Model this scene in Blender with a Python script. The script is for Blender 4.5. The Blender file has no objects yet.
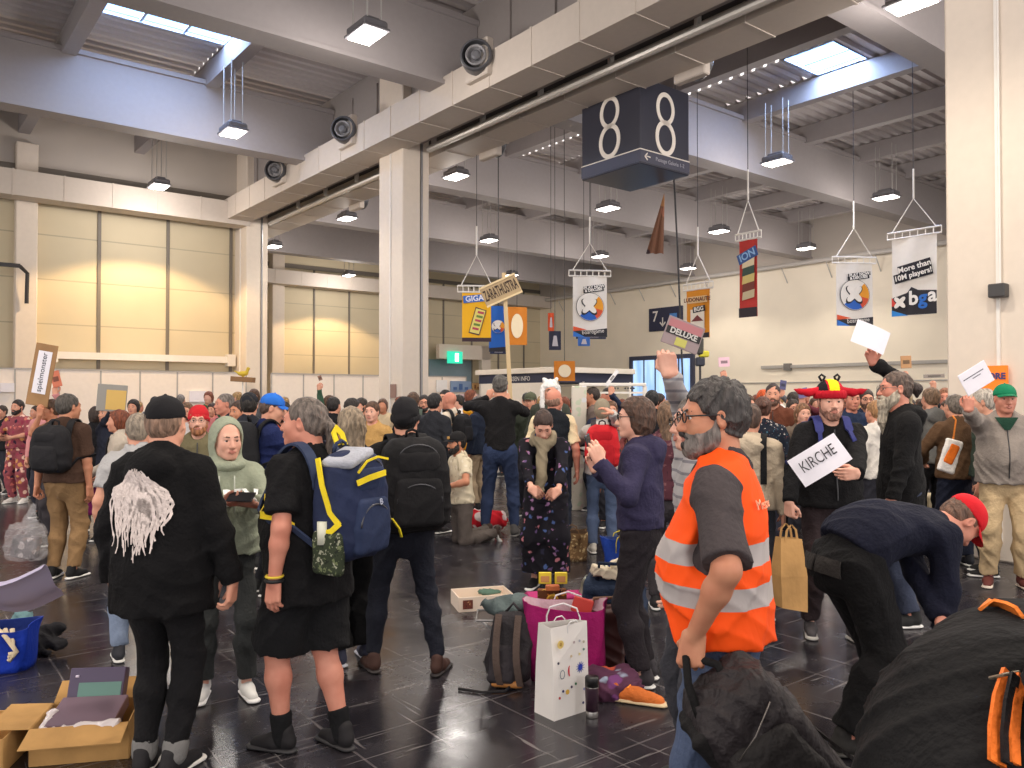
import bpy, math, random
import numpy as np
from mathutils import Vector, Matrix
random.seed(7); np.random.seed(7)
SC = bpy.context.scene; C = SC.collection
PI = math.pi
# ------------------------------------------------------------------ camera
FPX = 805.0; CAMZ = 1.68; HOR = 397.0
PITCH = math.atan((HOR-384.0)/FPX)
cd = bpy.data.cameras.new('camera'); cam = bpy.data.objects.new('camera', cd); C.objects.link(cam)
cam.location = (0,0,CAMZ); cam.rotation_euler = (PI/2+PITCH,0,0)
cd.sensor_width = 36; cd.lens = FPX/1024*36; cd.clip_end = 200
SC.camera = cam
def ray(u, v):
    d = np.array([(u-512)/FPX, 1.0, (384-v)/FPX]); c, s = math.cos(PITCH), math.sin(PITCH)
    d = np.array([d[0], d[1]*c-d[2]*s, d[1]*s+d[2]*c]); return d/d[1]
def at(u, v, y): d = ray(u,v); return np.array([0,0,CAMZ])+d*y          # point at depth y
def ground(u, v): d = ray(u,v); return at(u, v, -CAMZ/d[2])
# hall axes: a runs to the right vanishing point, b to the left one
TH = math.radians(51.6); AX = np.array([math.sin(TH), math.cos(TH), 0]); BX = np.array([-math.cos(TH), math.sin(TH), 0]); ZX = np.array([0,0,1.0])
def hw(a, b, z=0.0): return AX*a+BX*b+ZX*z
HROT = PI/2-TH     # rotation z that turns local x into AX
# ------------------------------------------------------------------ world and exposure
SC.view_settings.view_transform = 'Standard'; SC.view_settings.look = 'None'
SC.view_settings.gamma = 1; SC.view_settings.use_curve_mapping = False
SC.view_settings.exposure = 0.6
w = bpy.data.worlds.new('world'); SC.world = w; w.use_nodes = True
w.node_tree.nodes['Background'].inputs[0].default_value = (1.0,0.95,0.93,1)
w.node_tree.nodes['Background'].inputs[1].default_value = 1.25
try:
    SC.cycles.use_denoising = True; SC.cycles.max_bounces = 6; SC.cycles.diffuse_bounces = 3
except Exception: pass
# ------------------------------------------------------------------ materials
_mc = {}
def L(c): return tuple((x/12.92 if x <= .04045 else ((x+.055)/1.055)**2.4) for x in [q/255 for q in c])+(1.0,)
def newmat(name):
    m = bpy.data.materials.new(name); m.use_nodes = True; nt = m.node_tree
    return m, nt, nt.nodes['Principled BSDF']
def nd(nt, t, **k):
    n = nt.nodes.new(t)
    for a, b in k.items():
        if a.startswith('i_'): n.inputs[int(a[2:]) if a[2:].isdigit() else a[2:]].default_value = b
        else: setattr(n, a, b)
    return n
def coord(nt, scale=(1,1,1), out='Object'):
    t = nd(nt,'ShaderNodeTexCoord'); m = nd(nt,'ShaderNodeMapping'); m.inputs['Scale'].default_value = scale
    nt.links.new(t.outputs[out], m.inputs[0]); return m.outputs[0]
def ramp(nt, src, stops, interp='LINEAR'):
    r = nd(nt,'ShaderNodeValToRGB'); r.color_ramp.interpolation = interp
    e = r.color_ramp.elements
    while len(e) < len(stops): e.new(0.5)
    for q, (p, c) in zip(e, stops): q.position = p; q.color = c if len(c) == 4 else tuple(c)+(1,)
    nt.links.new(src, r.inputs[0]); return r.outputs[0]
def bump(nt, p, h, st=.3, dist=.02):
    b = nd(nt,'ShaderNodeBump'); b.inputs['Strength'].default_value = st; b.inputs['Distance'].default_value = dist
    nt.links.new(h, b.inputs['Height']); nt.links.new(b.outputs[0], p.inputs['Normal'])
def mul(c, f): return tuple(min(1,x*f) for x in c[:3])+(1,)
def plain(c, rough=.5, metal=0, emit=0, key=None):
    k = ('plain', c, rough, metal, emit)
    if k in _mc: return _mc[k]
    m, nt, p = newmat(key or 'paint'); col = L(c)
    n = nd(nt,'ShaderNodeTexNoise', i_Scale=9.0, i_Detail=3.0); nt.links.new(coord(nt), n.inputs['Vector'])
    o = ramp(nt, n.outputs[0], [(.3,mul(col,.975)),(.7,mul(col,1.02))]); nt.links.new(o, p.inputs['Base Color'])
    p.inputs['Roughness'].default_value = rough; p.inputs['Metallic'].default_value = metal
    if emit: p.inputs['Emission Color'].default_value = col; p.inputs['Emission Strength'].default_value = emit
    _mc[k] = m; return m
def cloth(c, rough=.92, sc=60, bs=.6, c2=None, fold=1.0):
    k = ('cloth', c, rough, sc, bs, c2, fold)
    if k in _mc: return _mc[k]
    m, nt, p = newmat('cloth'); col = L(c); co = coord(nt)
    n = nd(nt,'ShaderNodeTexNoise', i_Scale=5.0, i_Detail=4.0); nt.links.new(co, n.inputs['Vector'])
    o = ramp(nt, n.outputs[0], [(.3,mul(col,.82)),(.7,L(c2) if c2 else mul(col,1.18))]); nt.links.new(o, p.inputs['Base Color'])
    f = nd(nt,'ShaderNodeTexNoise', i_Scale=float(sc), i_Detail=2.0); nt.links.new(co, f.inputs['Vector'])
    g = nd(nt,'ShaderNodeTexNoise', i_Scale=7.0, i_Detail=3.0, i_Distortion=1.2); nt.links.new(coord(nt,(1,1,.45)), g.inputs['Vector'])
    a = nd(nt,'ShaderNodeMath', operation='MULTIPLY_ADD'); a.inputs[1].default_value = 2.6*fold
    nt.links.new(g.outputs[0], a.inputs[0]); nt.links.new(f.outputs[0], a.inputs[2])
    b = nd(nt,'ShaderNodeMath', operation='MULTIPLY'); b.inputs[1].default_value = .33; nt.links.new(a.outputs[0], b.inputs[0])
    bump(nt, p, b.outputs[0], bs, .03)
    p.inputs['Roughness'].default_value = rough; p.inputs['Specular IOR Level'].default_value = .25
    p.inputs['Sheen Weight'].default_value = .0; _mc[k] = m; return m
def spots(base, cols, scale=18, thr=.32, rough=.9):
    """cloth printed with scattered blotches"""
    k = ('spots', base, tuple(cols), scale, thr)
    if k in _mc: return _mc[k]
    m, nt, p = newmat('printed_cloth'); co = coord(nt)
    nz = nd(nt,'ShaderNodeTexNoise', i_Scale=scale*1.3, i_Detail=2.0); nt.links.new(co, nz.inputs['Vector'])
    mx = nd(nt,'ShaderNodeMixRGB', i_Fac=.06); nt.links.new(co, mx.inputs[1]); nt.links.new(nz.outputs[1], mx.inputs[2])
    v = nd(nt,'ShaderNodeTexVoronoi', i_Scale=float(scale)); nt.links.new(mx.outputs[0], v.inputs['Vector'])
    sp = nd(nt,'ShaderNodeSeparateColor'); nt.links.new(v.outputs['Color'], sp.inputs[0])
    st = [(i/len(cols), L(c)) for i, c in enumerate(cols)]
    pc = ramp(nt, sp.outputs[0], st, 'CONSTANT')
    f = ramp(nt, v.outputs['Distance'], [(0,(1,1,1,1)),(thr,(1,1,1,1)),(thr+.08,(0,0,0,1))])
    mm = nd(nt,'ShaderNodeMixRGB'); mm.inputs[1].default_value = L(base)
    nt.links.new(f, mm.inputs[0]); nt.links.new(pc, mm.inputs[2]); nt.links.new(mm.outputs[0], p.inputs['Base Color'])
    p.inputs['Roughness'].default_value = rough; p.inputs['Specular IOR Level'].default_value = .25; _mc[k] = m; return m
def bands(c, stripes, axis=2, rough=.8, spec=.3):
    """cloth with bands across an object axis: [(lo, hi, colour)]"""
    k = ('bands', c, tuple(stripes), axis)
    if k in _mc: return _mc[k]
    m, nt, p = newmat('banded_cloth'); t = nd(nt,'ShaderNodeTexCoord'); s = nd(nt,'ShaderNodeSeparateXYZ'); nt.links.new(t.outputs['Object'], s.inputs[0])
    cur = None; base = L(c)
    for lo, hi, cc in stripes:
        a = nd(nt,'ShaderNodeMath', operation='COMPARE'); a.inputs[1].default_value = (lo+hi)/2; a.inputs[2].default_value = (hi-lo)/2
        nt.links.new(s.outputs[axis], a.inputs[0]); mm = nd(nt,'ShaderNodeMixRGB'); nt.links.new(a.outputs[0], mm.inputs[0])
        if cur is None: mm.inputs[1].default_value = base
        else: nt.links.new(cur, mm.inputs[1])
        mm.inputs[2].default_value = L(cc); cur = mm.outputs[0]
    nt.links.new(cur, p.inputs['Base Color'])
    g = nd(nt,'ShaderNodeTexNoise', i_Scale=6.0, i_Detail=3.0, i_Distortion=1.0); nt.links.new(coord(nt,(1,1,.5)), g.inputs['Vector']); bump(nt, p, g.outputs[0], .5, .02)
    p.inputs['Roughness'].default_value = rough; p.inputs['Specular IOR Level'].default_value = spec; _mc[k] = m; return m
def skin(c=(214,160,134)):
    k = ('skin', c)
    if k in _mc: return _mc[k]
    m, nt, p = newmat('skin'); col = L(c)
    n = nd(nt,'ShaderNodeTexNoise', i_Scale=14.0, i_Detail=3.0); nt.links.new(coord(nt), n.inputs['Vector'])
    o = ramp(nt, n.outputs[0], [(.3,(col[0]*.93,col[1]*.8,col[2]*.78,1)),(.7,mul(col,1.05))]); nt.links.new(o, p.inputs['Base Color'])
    p.inputs['Roughness'].default_value = .5; p.inputs['Specular IOR Level'].default_value = .35
    _mc[k] = m; return m
def hairm(c):
    k = ('hair', c)
    if k in _mc: return _mc[k]
    m, nt, p = newmat('hair'); col = L(c)
    n = nd(nt,'ShaderNodeTexNoise', i_Scale=55.0, i_Detail=3.0, i_Distortion=.4); nt.links.new(coord(nt,(1,1,.3)), n.inputs['Vector'])
    o = ramp(nt, n.outputs[0], [(.35,mul(col,.45)),(.7,mul(col,1.35))]); nt.links.new(o, p.inputs['Base Color']); bump(nt, p, n.outputs[0], .9, .02)
    p.inputs['Roughness'].default_value = .6; _mc[k] = m; return m
# ------------------------------------------------------------------ mesh helpers
def mesh_obj(name, V, F, mat=None, parent=None, smooth=False, loc=None, rz=0, fm=None):
    me = bpy.data.meshes.new(name); V = np.asarray(V, float)
    me.from_pydata([tuple(v) for v in V], [], [tuple(f) for f in F]); me.validate()
    if smooth: me.polygons.foreach_set('use_smooth', [True]*len(me.polygons))
    mats = mat if isinstance(mat, (list, tuple)) else [mat]
    for q in mats:
        if q: me.materials.append(q)
    if fm is not None: me.polygons.foreach_set('material_index', fm)
    o = bpy.data.objects.new(name, me); C.objects.link(o)
    if parent: o.parent = parent
    if loc is not None: o.location = loc
    if rz: o.rotation_euler = (0,0,rz)
    return o
class MB:
    """collects simple solids into one mesh"""
    def __init__(s): s.V = []; s.F = []; s.M = []
    def add(s, V, F, m=0):
        n = len(s.V); s.V += [tuple(map(float,v)) for v in V]; s.F += [tuple(i+n for i in f) for f in F]; s.M += [m]*len(F); return s
    def box(s, c, d, R=None, m=0, bev=0):
        x, y, z = [q/2 for q in d]
        if bev:
            b = min(bev, x*.9, y*.9, z*.9); V = []; F = []
            for sx in (-1,1):
                for sy in (-1,1):
                    for sz in (-1,1):
                        V += [(sx*x,sy*(y-b),sz*(z-b)),(sx*(x-b),sy*y,sz*(z-b)),(sx*(x-b),sy*(y-b),sz*z)]
            def id(sx,sy,sz,k): return ((sx>0)*4+(sy>0)*2+(sz>0))*3+k
            for k in range(3):
                for sg in (-1,1):
                    q = []
                    for p1, p2 in ((-1,-1),(1,-1),(1,1),(-1,1)):
                        t = [p1,p2]; t.insert(k, sg); q.append(id(*t,k))
                    F.append(q if (sg>0)^(k==1) else q[::-1])
            for k in range(3):
                o = [i for i in range(3) if i != k]
                for s1 in (-1,1):
                    for s2 in (-1,1):
                        e = []
                        for t in (-1,1):
                            w_ = [0,0,0]; w_[k] = t; w_[o[0]] = s1; w_[o[1]] = s2; e.append(w_)
                        F.append([id(*e[0],o[0]), id(*e[0],o[1]), id(*e[1],o[1]), id(*e[1],o[0])])
            for sx in (-1,1):
                for sy in (-1,1):
                    for sz in (-1,1): F.append([id(sx,sy,sz,0),id(sx,sy,sz,1),id(sx,sy,sz,2)])
        else:
            V = [(-x,-y,-z),(x,-y,-z),(x,y,-z),(-x,y,-z),(-x,-y,z),(x,-y,z),(x,y,z),(-x,y,z)]
            F = [(0,3,2,1),(4,5,6,7),(0,1,5,4),(1,2,6,5),(2,3,7,6),(3,0,4,7)]
        V = np.array(V)
        if R is not None: V = V@np.asarray(R).T
        return s.add(V+np.asarray(c,float), F, m)
    def hbox(s, a0, a1, b0, b1, z0, z1, m=0, bev=0):
        R = np.stack([AX,BX,ZX],1); return s.box(hw((a0+a1)/2,(b0+b1)/2,(z0+z1)/2), (abs(a1-a0),abs(b1-b0),abs(z1-z0)), R, m, bev)
    def tube(s, pts, r, n=8, m=0, close=False, flat=1.0):
        pts = [np.asarray(p,float) for p in pts]; rs = r if isinstance(r,(list,tuple)) else [r]*len(pts); V = []; F = []
        up = np.array([0,0,1.0]); prev = None
        for i, p in enumerate(pts):
            t = pts[min(i+1,len(pts)-1)]-pts[max(i-1,0)]; t = t/(np.linalg.norm(t)+1e-9)
            if prev is None:
                x = np.cross(t, up if abs(t[2]) < .9 else np.array([1.0,0,0]))
            else: x = prev-t*np.dot(prev,t)
            x /= np.linalg.norm(x)+1e-9; y = np.cross(t,x); prev = x
            for k in range(n):
                a = 2*PI*k/n; V.append(p+(x*math.cos(a)+y*math.sin(a)*flat)*rs[i])
        for i in range(len(pts)-1):
            for k in range(n): F.append((i*n+k, i*n+(k+1)%n, (i+1)*n+(k+1)%n, (i+1)*n+k))
        F.append(tuple(range(n))[::-1]); F.append(tuple((len(pts)-1)*n+k for k in range(n)))
        return s.add(V,F,m)
    def lathe(s, prof, c=(0,0,0), n=24, R=None, m=0):
        V = []; F = []
        for r_, z in prof:
            for k in range(n): a = 2*PI*k/n; V.append((r_*math.cos(a), r_*math.sin(a), z))
        for i in range(len(prof)-1):
            for k in range(n): F.append((i*n+k, i*n+(k+1)%n, (i+1)*n+(k+1)%n, (i+1)*n+k))
        F.append(tuple(range(n))[::-1]); F.append(tuple((len(prof)-1)*n+k for k in range(n)))
        V = np.array(V)
        if R is not None: V = V@np.asarray(R).T
        return s.add(V+np.asarray(c,float), F, m)
    def grid(s, P, m=0, thick=0.0):
        """P: array (n,m,3) -> sheet, optional thickness"""
        P = np.asarray(P,float); n_, m_ = P.shape[:2]; F = [(i*m_+j,(i+1)*m_+j,(i+1)*m_+j+1,i*m_+j+1) for i in range(n_-1) for j in range(m_-1)]
        s.add(P.reshape(-1,3), F, m)
        if thick:
            du = np.gradient(P,axis=0); dv = np.gradient(P,axis=1); N = np.cross(du,dv); N /= np.linalg.norm(N,axis=2,keepdims=True)+1e-9
            Q = P-N*thick; s.add(Q.reshape(-1,3), [f[::-1] for f in F], m)
            b = [(i,0) for i in range(n_)]+[(n_-1,j) for j in range(1,m_)]+[(i,m_-1) for i in range(n_-2,-1,-1)]+[(0,j) for j in range(m_-2,0,-1)]
            V = [P[i,j] for i,j in b]+[Q[i,j] for i,j in b]; k = len(b)
            s.add(V, [(i,(i+1)%k,(i+1)%k+k,i+k) for i in range(k)], m)
        return s
    def build(s, name, mat, parent=None, smooth=False, **k):
        return mesh_obj(name, s.V, s.F, mat, parent, smooth, fm=s.M, **k)
def rotz(a): c, s = math.cos(a), math.sin(a); return np.array([[c,-s,0],[s,c,0],[0,0,1.0]])
def rotx(a): c, s = math.cos(a), math.sin(a); return np.array([[1.0,0,0],[0,c,-s],[0,s,c]])
def roty(a): c, s = math.cos(a), math.sin(a); return np.array([[c,0,s],[0,1.0,0],[-s,0,c]])
def hit(u, v, off=.012):
    bpy.context.view_layer.update(); o = Vector((0,0,CAMZ)); d = Vector(ray(u,v)).normalized(); q = SC.ray_cast(bpy.context.evaluated_depsgraph_get(), o, d); return np.array(q[1]-d*off) if q[0] else at(u,v,1.3)
def struct(o, label=None):
    o['kind'] = 'structure'
    if label: o['label'] = label
    return o
def thing(o, label, cat, group=None, kind=None):
    if len(label.split()) > 16: print('LONG', label)
    o['label'] = label; o['category'] = cat
    if group: o['group'] = group
    if kind: o['kind'] = kind
    return o
def empty(name, loc=(0,0,0), rz=0, parent=None):
    o = bpy.data.objects.new(name, None); C.objects.link(o); o.location = loc; o.rotation_euler = (0,0,rz); o.empty_display_size = .1
    if parent: o.parent = parent
    return o
def text(name, s, mat, parent, M, size, bold=0.0, ext=.001, sx=1.0, align='CENTER', shear=0.0, obj=None):
    """lettering as a mesh, M: 4x4 placing the xy text plane"""
    cu = bpy.data.curves.new('t','FONT'); cu.body = s; cu.size = size; cu.align_x = align; cu.align_y = 'CENTER'; cu.extrude = ext; cu.offset = bold; cu.shear = shear; cu.resolution_u = 3
    t = bpy.data.objects.new('t', cu); C.objects.link(t); bpy.context.view_layer.update()
    dg = bpy.context.evaluated_depsgraph_get(); me = bpy.data.meshes.new_from_object(t.evaluated_get(dg)); bpy.data.objects.remove(t); bpy.data.curves.remove(cu)
    me.transform(Matrix.Diagonal((sx,1,1,1))); me.transform(M); me.materials.clear(); me.materials.append(mat)
    o = bpy.data.objects.new(name, me); C.objects.link(o); o.parent = parent; return o
def frameM(o, x, y):
    """matrix with origin o, x axis x, y axis y (orthonormalised)"""
    x = np.asarray(x,float); x = x/np.linalg.norm(x); y = np.asarray(y,float); y = y-x*np.dot(x,y); y /= np.linalg.norm(y); z = np.cross(x,y)
    M = Matrix.Identity(4)
    for i in range(3): M[i][0] = x[i]; M[i][1] = y[i]; M[i][2] = z[i]; M[i][3] = o[i]
    return M
# ================================================================== the hall
# big lamps first: every high-bay lamp is a real fitting with its own spot
m_ceil = plain((150,142,138), .8); m_beam = plain((156,149,148), .7); m_col = plain((226,212,196), .7)
m_duct = plain((200,188,176), .6); m_dark = plain((52,50,52), .6); m_white = plain((236,230,222), .5); m_metal = plain((150,148,148), .35, .6)
def m_wall(c, hz=.62, lines=True):
    m, nt, p = newmat('wall_panel'); col = L(c); t = nd(nt,'ShaderNodeTexCoord'); s = nd(nt,'ShaderNodeSeparateXYZ'); nt.links.new(t.outputs['Object'], s.inputs[0])
    n = nd(nt,'ShaderNodeTexNoise', i_Scale=.6, i_Detail=3.0); nt.links.new(t.outputs['Object'], n.inputs['Vector'])
    o = ramp(nt, n.outputs[0], [(.3,mul(col,.94)),(.7,mul(col,1.03))])
    if lines:
        md = nd(nt,'ShaderNodeMath', operation='PINGPONG'); md.inputs[1].default_value = hz; nt.links.new(s.outputs[2], md.inputs[0])
        lt = nd(nt,'ShaderNodeMath', operation='LESS_THAN'); lt.inputs[1].default_value = .018; nt.links.new(md.outputs[0], lt.inputs[0])
        mm = nd(nt,'ShaderNodeMixRGB'); nt.links.new(lt.outputs[0], mm.inputs[0]); nt.links.new(o, mm.inputs[1]); mm.inputs[2].default_value = mul(col,.72); o = mm.outputs[0]
    nt.links.new(o, p.inputs['Base Color']); p.inputs['Roughness'].default_value = .75; return m
m_wl = m_wall((212,198,168)); m_wr = m_wall((246,234,214), 2.2, False); m_wup = m_wall((188,178,168), 1.5, False)
# floor: worn black glossy screed with tile joints and scuffs
def floor_mat():
    m, nt, p = newmat('floor_tiles'); co = coord(nt)
    br = nd(nt,'ShaderNodeTexBrick'); br.offset = 0; br.inputs['Scale'].default_value = 1.0; br.inputs['Mortar Size'].default_value = .006; br.inputs['Brick Width'].default_value = .9; br.inputs['Row Height'].default_value = .9
    br.inputs['Color1'].default_value = L((32,30,35)); br.inputs['Color2'].default_value = L((40,37,43)); br.inputs['Mortar'].default_value = L((84,79,80)); nt.links.new(co, br.inputs['Vector'])
    n = nd(nt,'ShaderNodeTexNoise', i_Scale=1.1, i_Detail=8.0, i_Roughness=.7); nt.links.new(co, n.inputs['Vector'])
    dirt = ramp(nt, n.outputs[0], [(.42,(0,0,0,1)),(.8,(.35,.35,.35,1))])
    mm = nd(nt,'ShaderNodeMixRGB'); nt.links.new(dirt, mm.inputs[0]); nt.links.new(br.outputs[0], mm.inputs[1]); mm.inputs[2].default_value = L((92,86,88))
    # scuff lines: stretched noise, two directions
    cur = mm.outputs[0]
    for sc, rot in (((1.2,26,1),.5),((22,1.1,1),.2),((1.5,30,1),-.9)):
        mp = nd(nt,'ShaderNodeMapping'); mp.inputs['Scale'].default_value = sc; mp.inputs['Rotation'].default_value = (0,0,rot); nt.links.new(co, mp.inputs[0])
        q = nd(nt,'ShaderNodeTexNoise', i_Scale=1.3, i_Detail=4.0, i_Distortion=.5); nt.links.new(mp.outputs[0], q.inputs['Vector'])
        f = ramp(nt, q.outputs[0], [(.655,(0,0,0,1)),(.71,(.5,.5,.5,1))])
        m2 = nd(nt,'ShaderNodeMixRGB'); nt.links.new(f, m2.inputs[0]); nt.links.new(cur, m2.inputs[1]); m2.inputs[2].default_value = L((150,144,142)); cur = m2.outputs[0]
    nt.links.new(cur, p.inputs['Base Color'])
    r = ramp(nt, n.outputs[0], [(.3,(.16,.16,.16,1)),(.75,(.36,.36,.36,1))]); nt.links.new(r, p.inputs['Roughness'])
    wv = nd(nt,'ShaderNodeTexNoise', i_Scale=3.0, i_Detail=3.0); nt.links.new(co, wv.inputs['Vector'])
    ad = nd(nt,'ShaderNodeMath', operation='MULTIPLY_ADD'); ad.inputs[1].default_value = -.12; nt.links.new(br.outputs['Fac'], ad.inputs[0]); nt.links.new(wv.outputs[0], ad.inputs[2])
    bump(nt, p, ad.outputs[0], .12, .02); p.inputs['Specular IOR Level'].default_value = .6
    return m
R_H = np.stack([AX,BX,ZX],1)
def hallobj(name, mb, mat, label=None):
    """mesh given in hall coordinates (a,b,z); the object itself is turned into place"""
    o = mb.build(name, mat); o.rotation_euler = (0,0,HROT); return struct(o, label)
def hb(mb, a0, a1, b0, b1, z0, z1, m=0, bev=0): return mb.box(((a0+a1)/2,(b0+b1)/2,(z0+z1)/2), (abs(a1-a0),abs(b1-b0),abs(z1-z0)), None, m, bev)
AR, BL, BB = 31.5, 25.6, 37.0
hallobj('floor', hb(MB(), -14, AR+.3, -7, BB+.3, -.2, 0), floor_mat())
# roof deck: trapezoid corrugation, ribs along a
def deck(a0, a1, b0, b1):
    mb = MB(); V = []; F = []; b = b0; prof = []
    while b < b1:
        prof += [(b,9.5),(b+.12,9.5),(b+.16,9.42),(b+.28,9.42)]; b += .32
    for bb, z in prof: V += [(a0,bb,z),(a1,bb,z)]
    F = [(2*i,2*i+1,2*i+3,2*i+2) for i in range(len(prof)-1)]; mb.add(V,F); return mb
m_deck = plain((196,188,186), .6)
# skylight openings: (a0,a1,b0,b1)
SKY = [(3.4,5.95,16.4,17.7),(16.3,17.7,9.3,10.5)]
mbd = MB()
def deckpiece(a0,a1,b0,b1):
    if a1-a0 > .01 and b1-b0 > .01:
        q = deck(a0,a1,b0,b1); mbd.add(q.V,q.F)
A0, B0 = -14.0, -7.0
s1, s2 = SKY
deckpiece(A0, s1[0], B0, BB); deckpiece(s1[0], s1[1], B0, s1[2]); deckpiece(s1[0], s1[1], s1[3], BB)
deckpiece(s1[1], s2[0], B0, BB); deckpiece(s2[0], s2[1], B0, s2[2]); deckpiece(s2[0], s2[1], s2[3], BB); deckpiece(s2[1], AR, B0, BB)
hallobj('ceiling', mbd, m_deck)
def sky_glass():
    m, nt, p = newmat('skylight_pane'); p.inputs['Base Color'].default_value = L((120,170,240)); p.inputs['Emission Color'].default_value = L((150,200,255)); p.inputs['Emission Strength'].default_value = 2.2; return m
m_sky = sky_glass(); m_skyf = plain((196,210,232), .5)
for i, (a0,a1,b0,b1) in enumerate(SKY):
    mb = MB(); t = .06
    hb(mb,a0,a1,b0-t,b0,9.42,9.56); hb(mb,a0,a1,b1,b1+t,9.42,9.56); hb(mb,a0-t,a0,b0-t,b1+t,9.42,9.56); hb(mb,a1,a1+t,b0-t,b1+t,9.42,9.56)
    for q in ((.33,.67) if i == 0 else (.5,)): hb(mb, a0+(a1-a0)*q-.03, a0+(a1-a0)*q+.03, b0, b1, 9.44, 9.49)
    fr = hallobj('window_%d'%(i+1), mb, m_skyf, ['long skylight between two big beams over the left hall','square skylight above the hanging cube'][i])
    g = hb(MB(), a0, a1, b0, b1, 9.5, 9.54).build('pane', m_sky, fr)
    ld = bpy.data.lights.new('skylight','AREA'); ld.shape = 'RECTANGLE'; ld.size = a1-a0; ld.size_y = b1-b0; ld.energy = 130; ld.color = (.45,.62,1.0)
    lo = bpy.data.objects.new('skylight_daylight', ld); C.objects.link(lo); lo.location = hw((a0+a1)/2,(b0+b1)/2,9.47); lo.rotation_euler = (0,0,HROT)
# big beams along a
for i, b in enumerate((-.2, 6.2, 12.7, 19.0, 25.3, 31.6)):
    mb = MB()
    segs = ((-14, 9.2), (9.5, AR)) if b < 25 else (((9.5, AR),) if b > 26 else ((9.5, AR),))
    if b == 25.3: segs = ((9.5,AR),)
    for a0, a1 in segs:
        hb(mb,a0,a1,b,b+.42,7.62,9.0); hb(mb,a0,a1,b-.06,b+.48,7.6,7.68); hb(mb,a0,a1,b-.06,b+.48,8.94,9.04)
    hallobj('ceiling_beam', mb, m_beam, 'deep pale roof girder, number %d counted from the camera'%(i+1))
# purlins along b
mb = MB()
for k, a in enumerate([-11.6+2.95*j for j in range(15)]):
    if abs(a-9.05) < .1: continue
    b1 = BL if a < 9.4 else BB
    hb(mb,a-.14,a+.14,B0,b1,8.9,9.4)
hallobj('ceiling_purlins', mb, m_beam, 'pale secondary roof beams between the girders')
# spine above the ducts
mb = MB(); hb(mb, 9.22, 9.5, B0, BL, 7.3, 9.4)
for k in range(26): hb(mb, 9.17, 9.22, -6+k*1.26, -5.94+k*1.26, 7.75, 9.05, 0)
hallobj('trim_1', mb, m_ceil, 'grey upstand of the roof spine above the square duct')
# walls
o = hallobj('wall_left', hb(MB(), -14, 9.6, BL, BL+.3, 0, 9.5), m_wl)
mb = MB(); m = -12.0
for a in (-8.27,-6.36,-2.6,-.65,1.25,5.06,6.95,8.86): hb(mb, a-.045, a+.045, BL-.05, BL, 2.0, 7.9)
hb(mb, -14, 9.0, BL-.08, BL, 7.85, 8.05)
hallobj('trim_2', mb, plain((120,112,102),.6), 'grey mullions between the left wall panels')
hallobj('wall_left_upper', hb(MB(), -14, 9.2, BL-.1, BL-.02, 8.05, 9.45), m_wup)
hallobj('wall_inner', hb(MB(), 9.35, 9.6, BL+.2, BB, 0, 9.5), m_wl)
hallobj('wall_back', hb(MB(), 9.6, AR+.3, BB, BB+.3, 0, 9.5), m_wl)
mb = MB()
for k in range(12): hb(mb, 11.2+1.9*k-.045, 11.2+1.9*k+.045, BB-.05, BB, 2.0, 8.0)
hb(mb, 9.6, AR, BB-.08, BB, 7.9, 8.1); hallobj('trim_3', mb, plain((120,112,102),.6), 'grey mullions between the back wall panels')
hallobj('wall_right', hb(MB(), AR, AR+.3, -7, BB, 0, 9.5), m_wr)
hallobj('wall_right_upper', hb(MB(), AR-.06, AR, -7, BB, 7.5, 9.45), m_wup)
# wall columns
for a, b in ((2.95,BL-.35),(-3.4,BL-.35)):
    hallobj('wall_column', hb(MB(), a, a+.52, b, b+.4, 0, 8.6, bev=.02), m_col, 'pale column against the left wall')
hallobj('wall_column', hb(MB(), 14.6, 15.2, BB-.5, BB, 0, 8.6, bev=.02), m_col, 'pale column against the far back wall')
hallobj('wall_column', hb(MB(), 21.8, 22.6, BB-.9, BB, 0, 8.6, bev=.02), m_col, 'pale column beside the exit doors at the back')
# free columns in the spine: each a channel pair with a pipe in the groove
def column(b0, b1, label, zt=9.4):
    mb = MB(); hb(mb, 9.0, 9.46, b0, b1, 0, zt, 0, .02); hb(mb, 9.46, 9.5, b0+.12, b1, 0, zt); hb(mb, 9.5, 9.68, b0, b1, 0, zt, 0, .015)
    o = hallobj('column', mb, m_col, label)
    p = MB().tube([(9.5,b0+.02,0.1),(9.5,b0+.02,zt-2)], .03); p.build('downpipe', m_metal, o)
    q = hb(MB(), 8.97, 9.0, b0+.48, b0+.51, 0.2, 7.1).build('cable_duct', m_white, o)
    return o
column(15.2, 16.25, 'tall white column in the middle of the hall below the square duct')
column(24.6, 25.75, 'white column where the square duct meets the left wall', 9.4)
column(2.85, 3.86, 'huge white pillar at the right edge beside the orange store sign', 9.4)
# ducts
def duct(name, a0, a1, b0, b1, z0, z1, along, step, label):
    mb = MB(); hb(mb,a0,a1,b0,b1,z0,z1)
    n = int(((b1-b0) if along == 'b' else (a1-a0))/step)
    for k in range(n+1):
        if along == 'b': q = b0+k*step; hb(mb,a0-.012,a1+.012,q-.02,q+.02,z0-.012,z1+.012)
        else: q = a0+k*step; hb(mb,q-.02,q+.02,b0-.012,b1+.012,z0-.012,z1+.012)
    return hallobj(name, mb, m_duct, label)
d1 = duct('air_duct', 8.4, 9.12, -6, 25.0, 7.12, 7.75, 'b', 1.15, 'square white air duct running over the left side of the column row')
duct('air_duct', -14, 9.1, 24.55, 25.2, 6.98, 7.66, 'a', 1.2, 'square white air duct along the left wall')
duct('air_duct', 9.85, 10.6, -6, 36, 7.12, 7.75, 'b', 1.3, 'square white air duct running over the right side of the column row')
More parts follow.
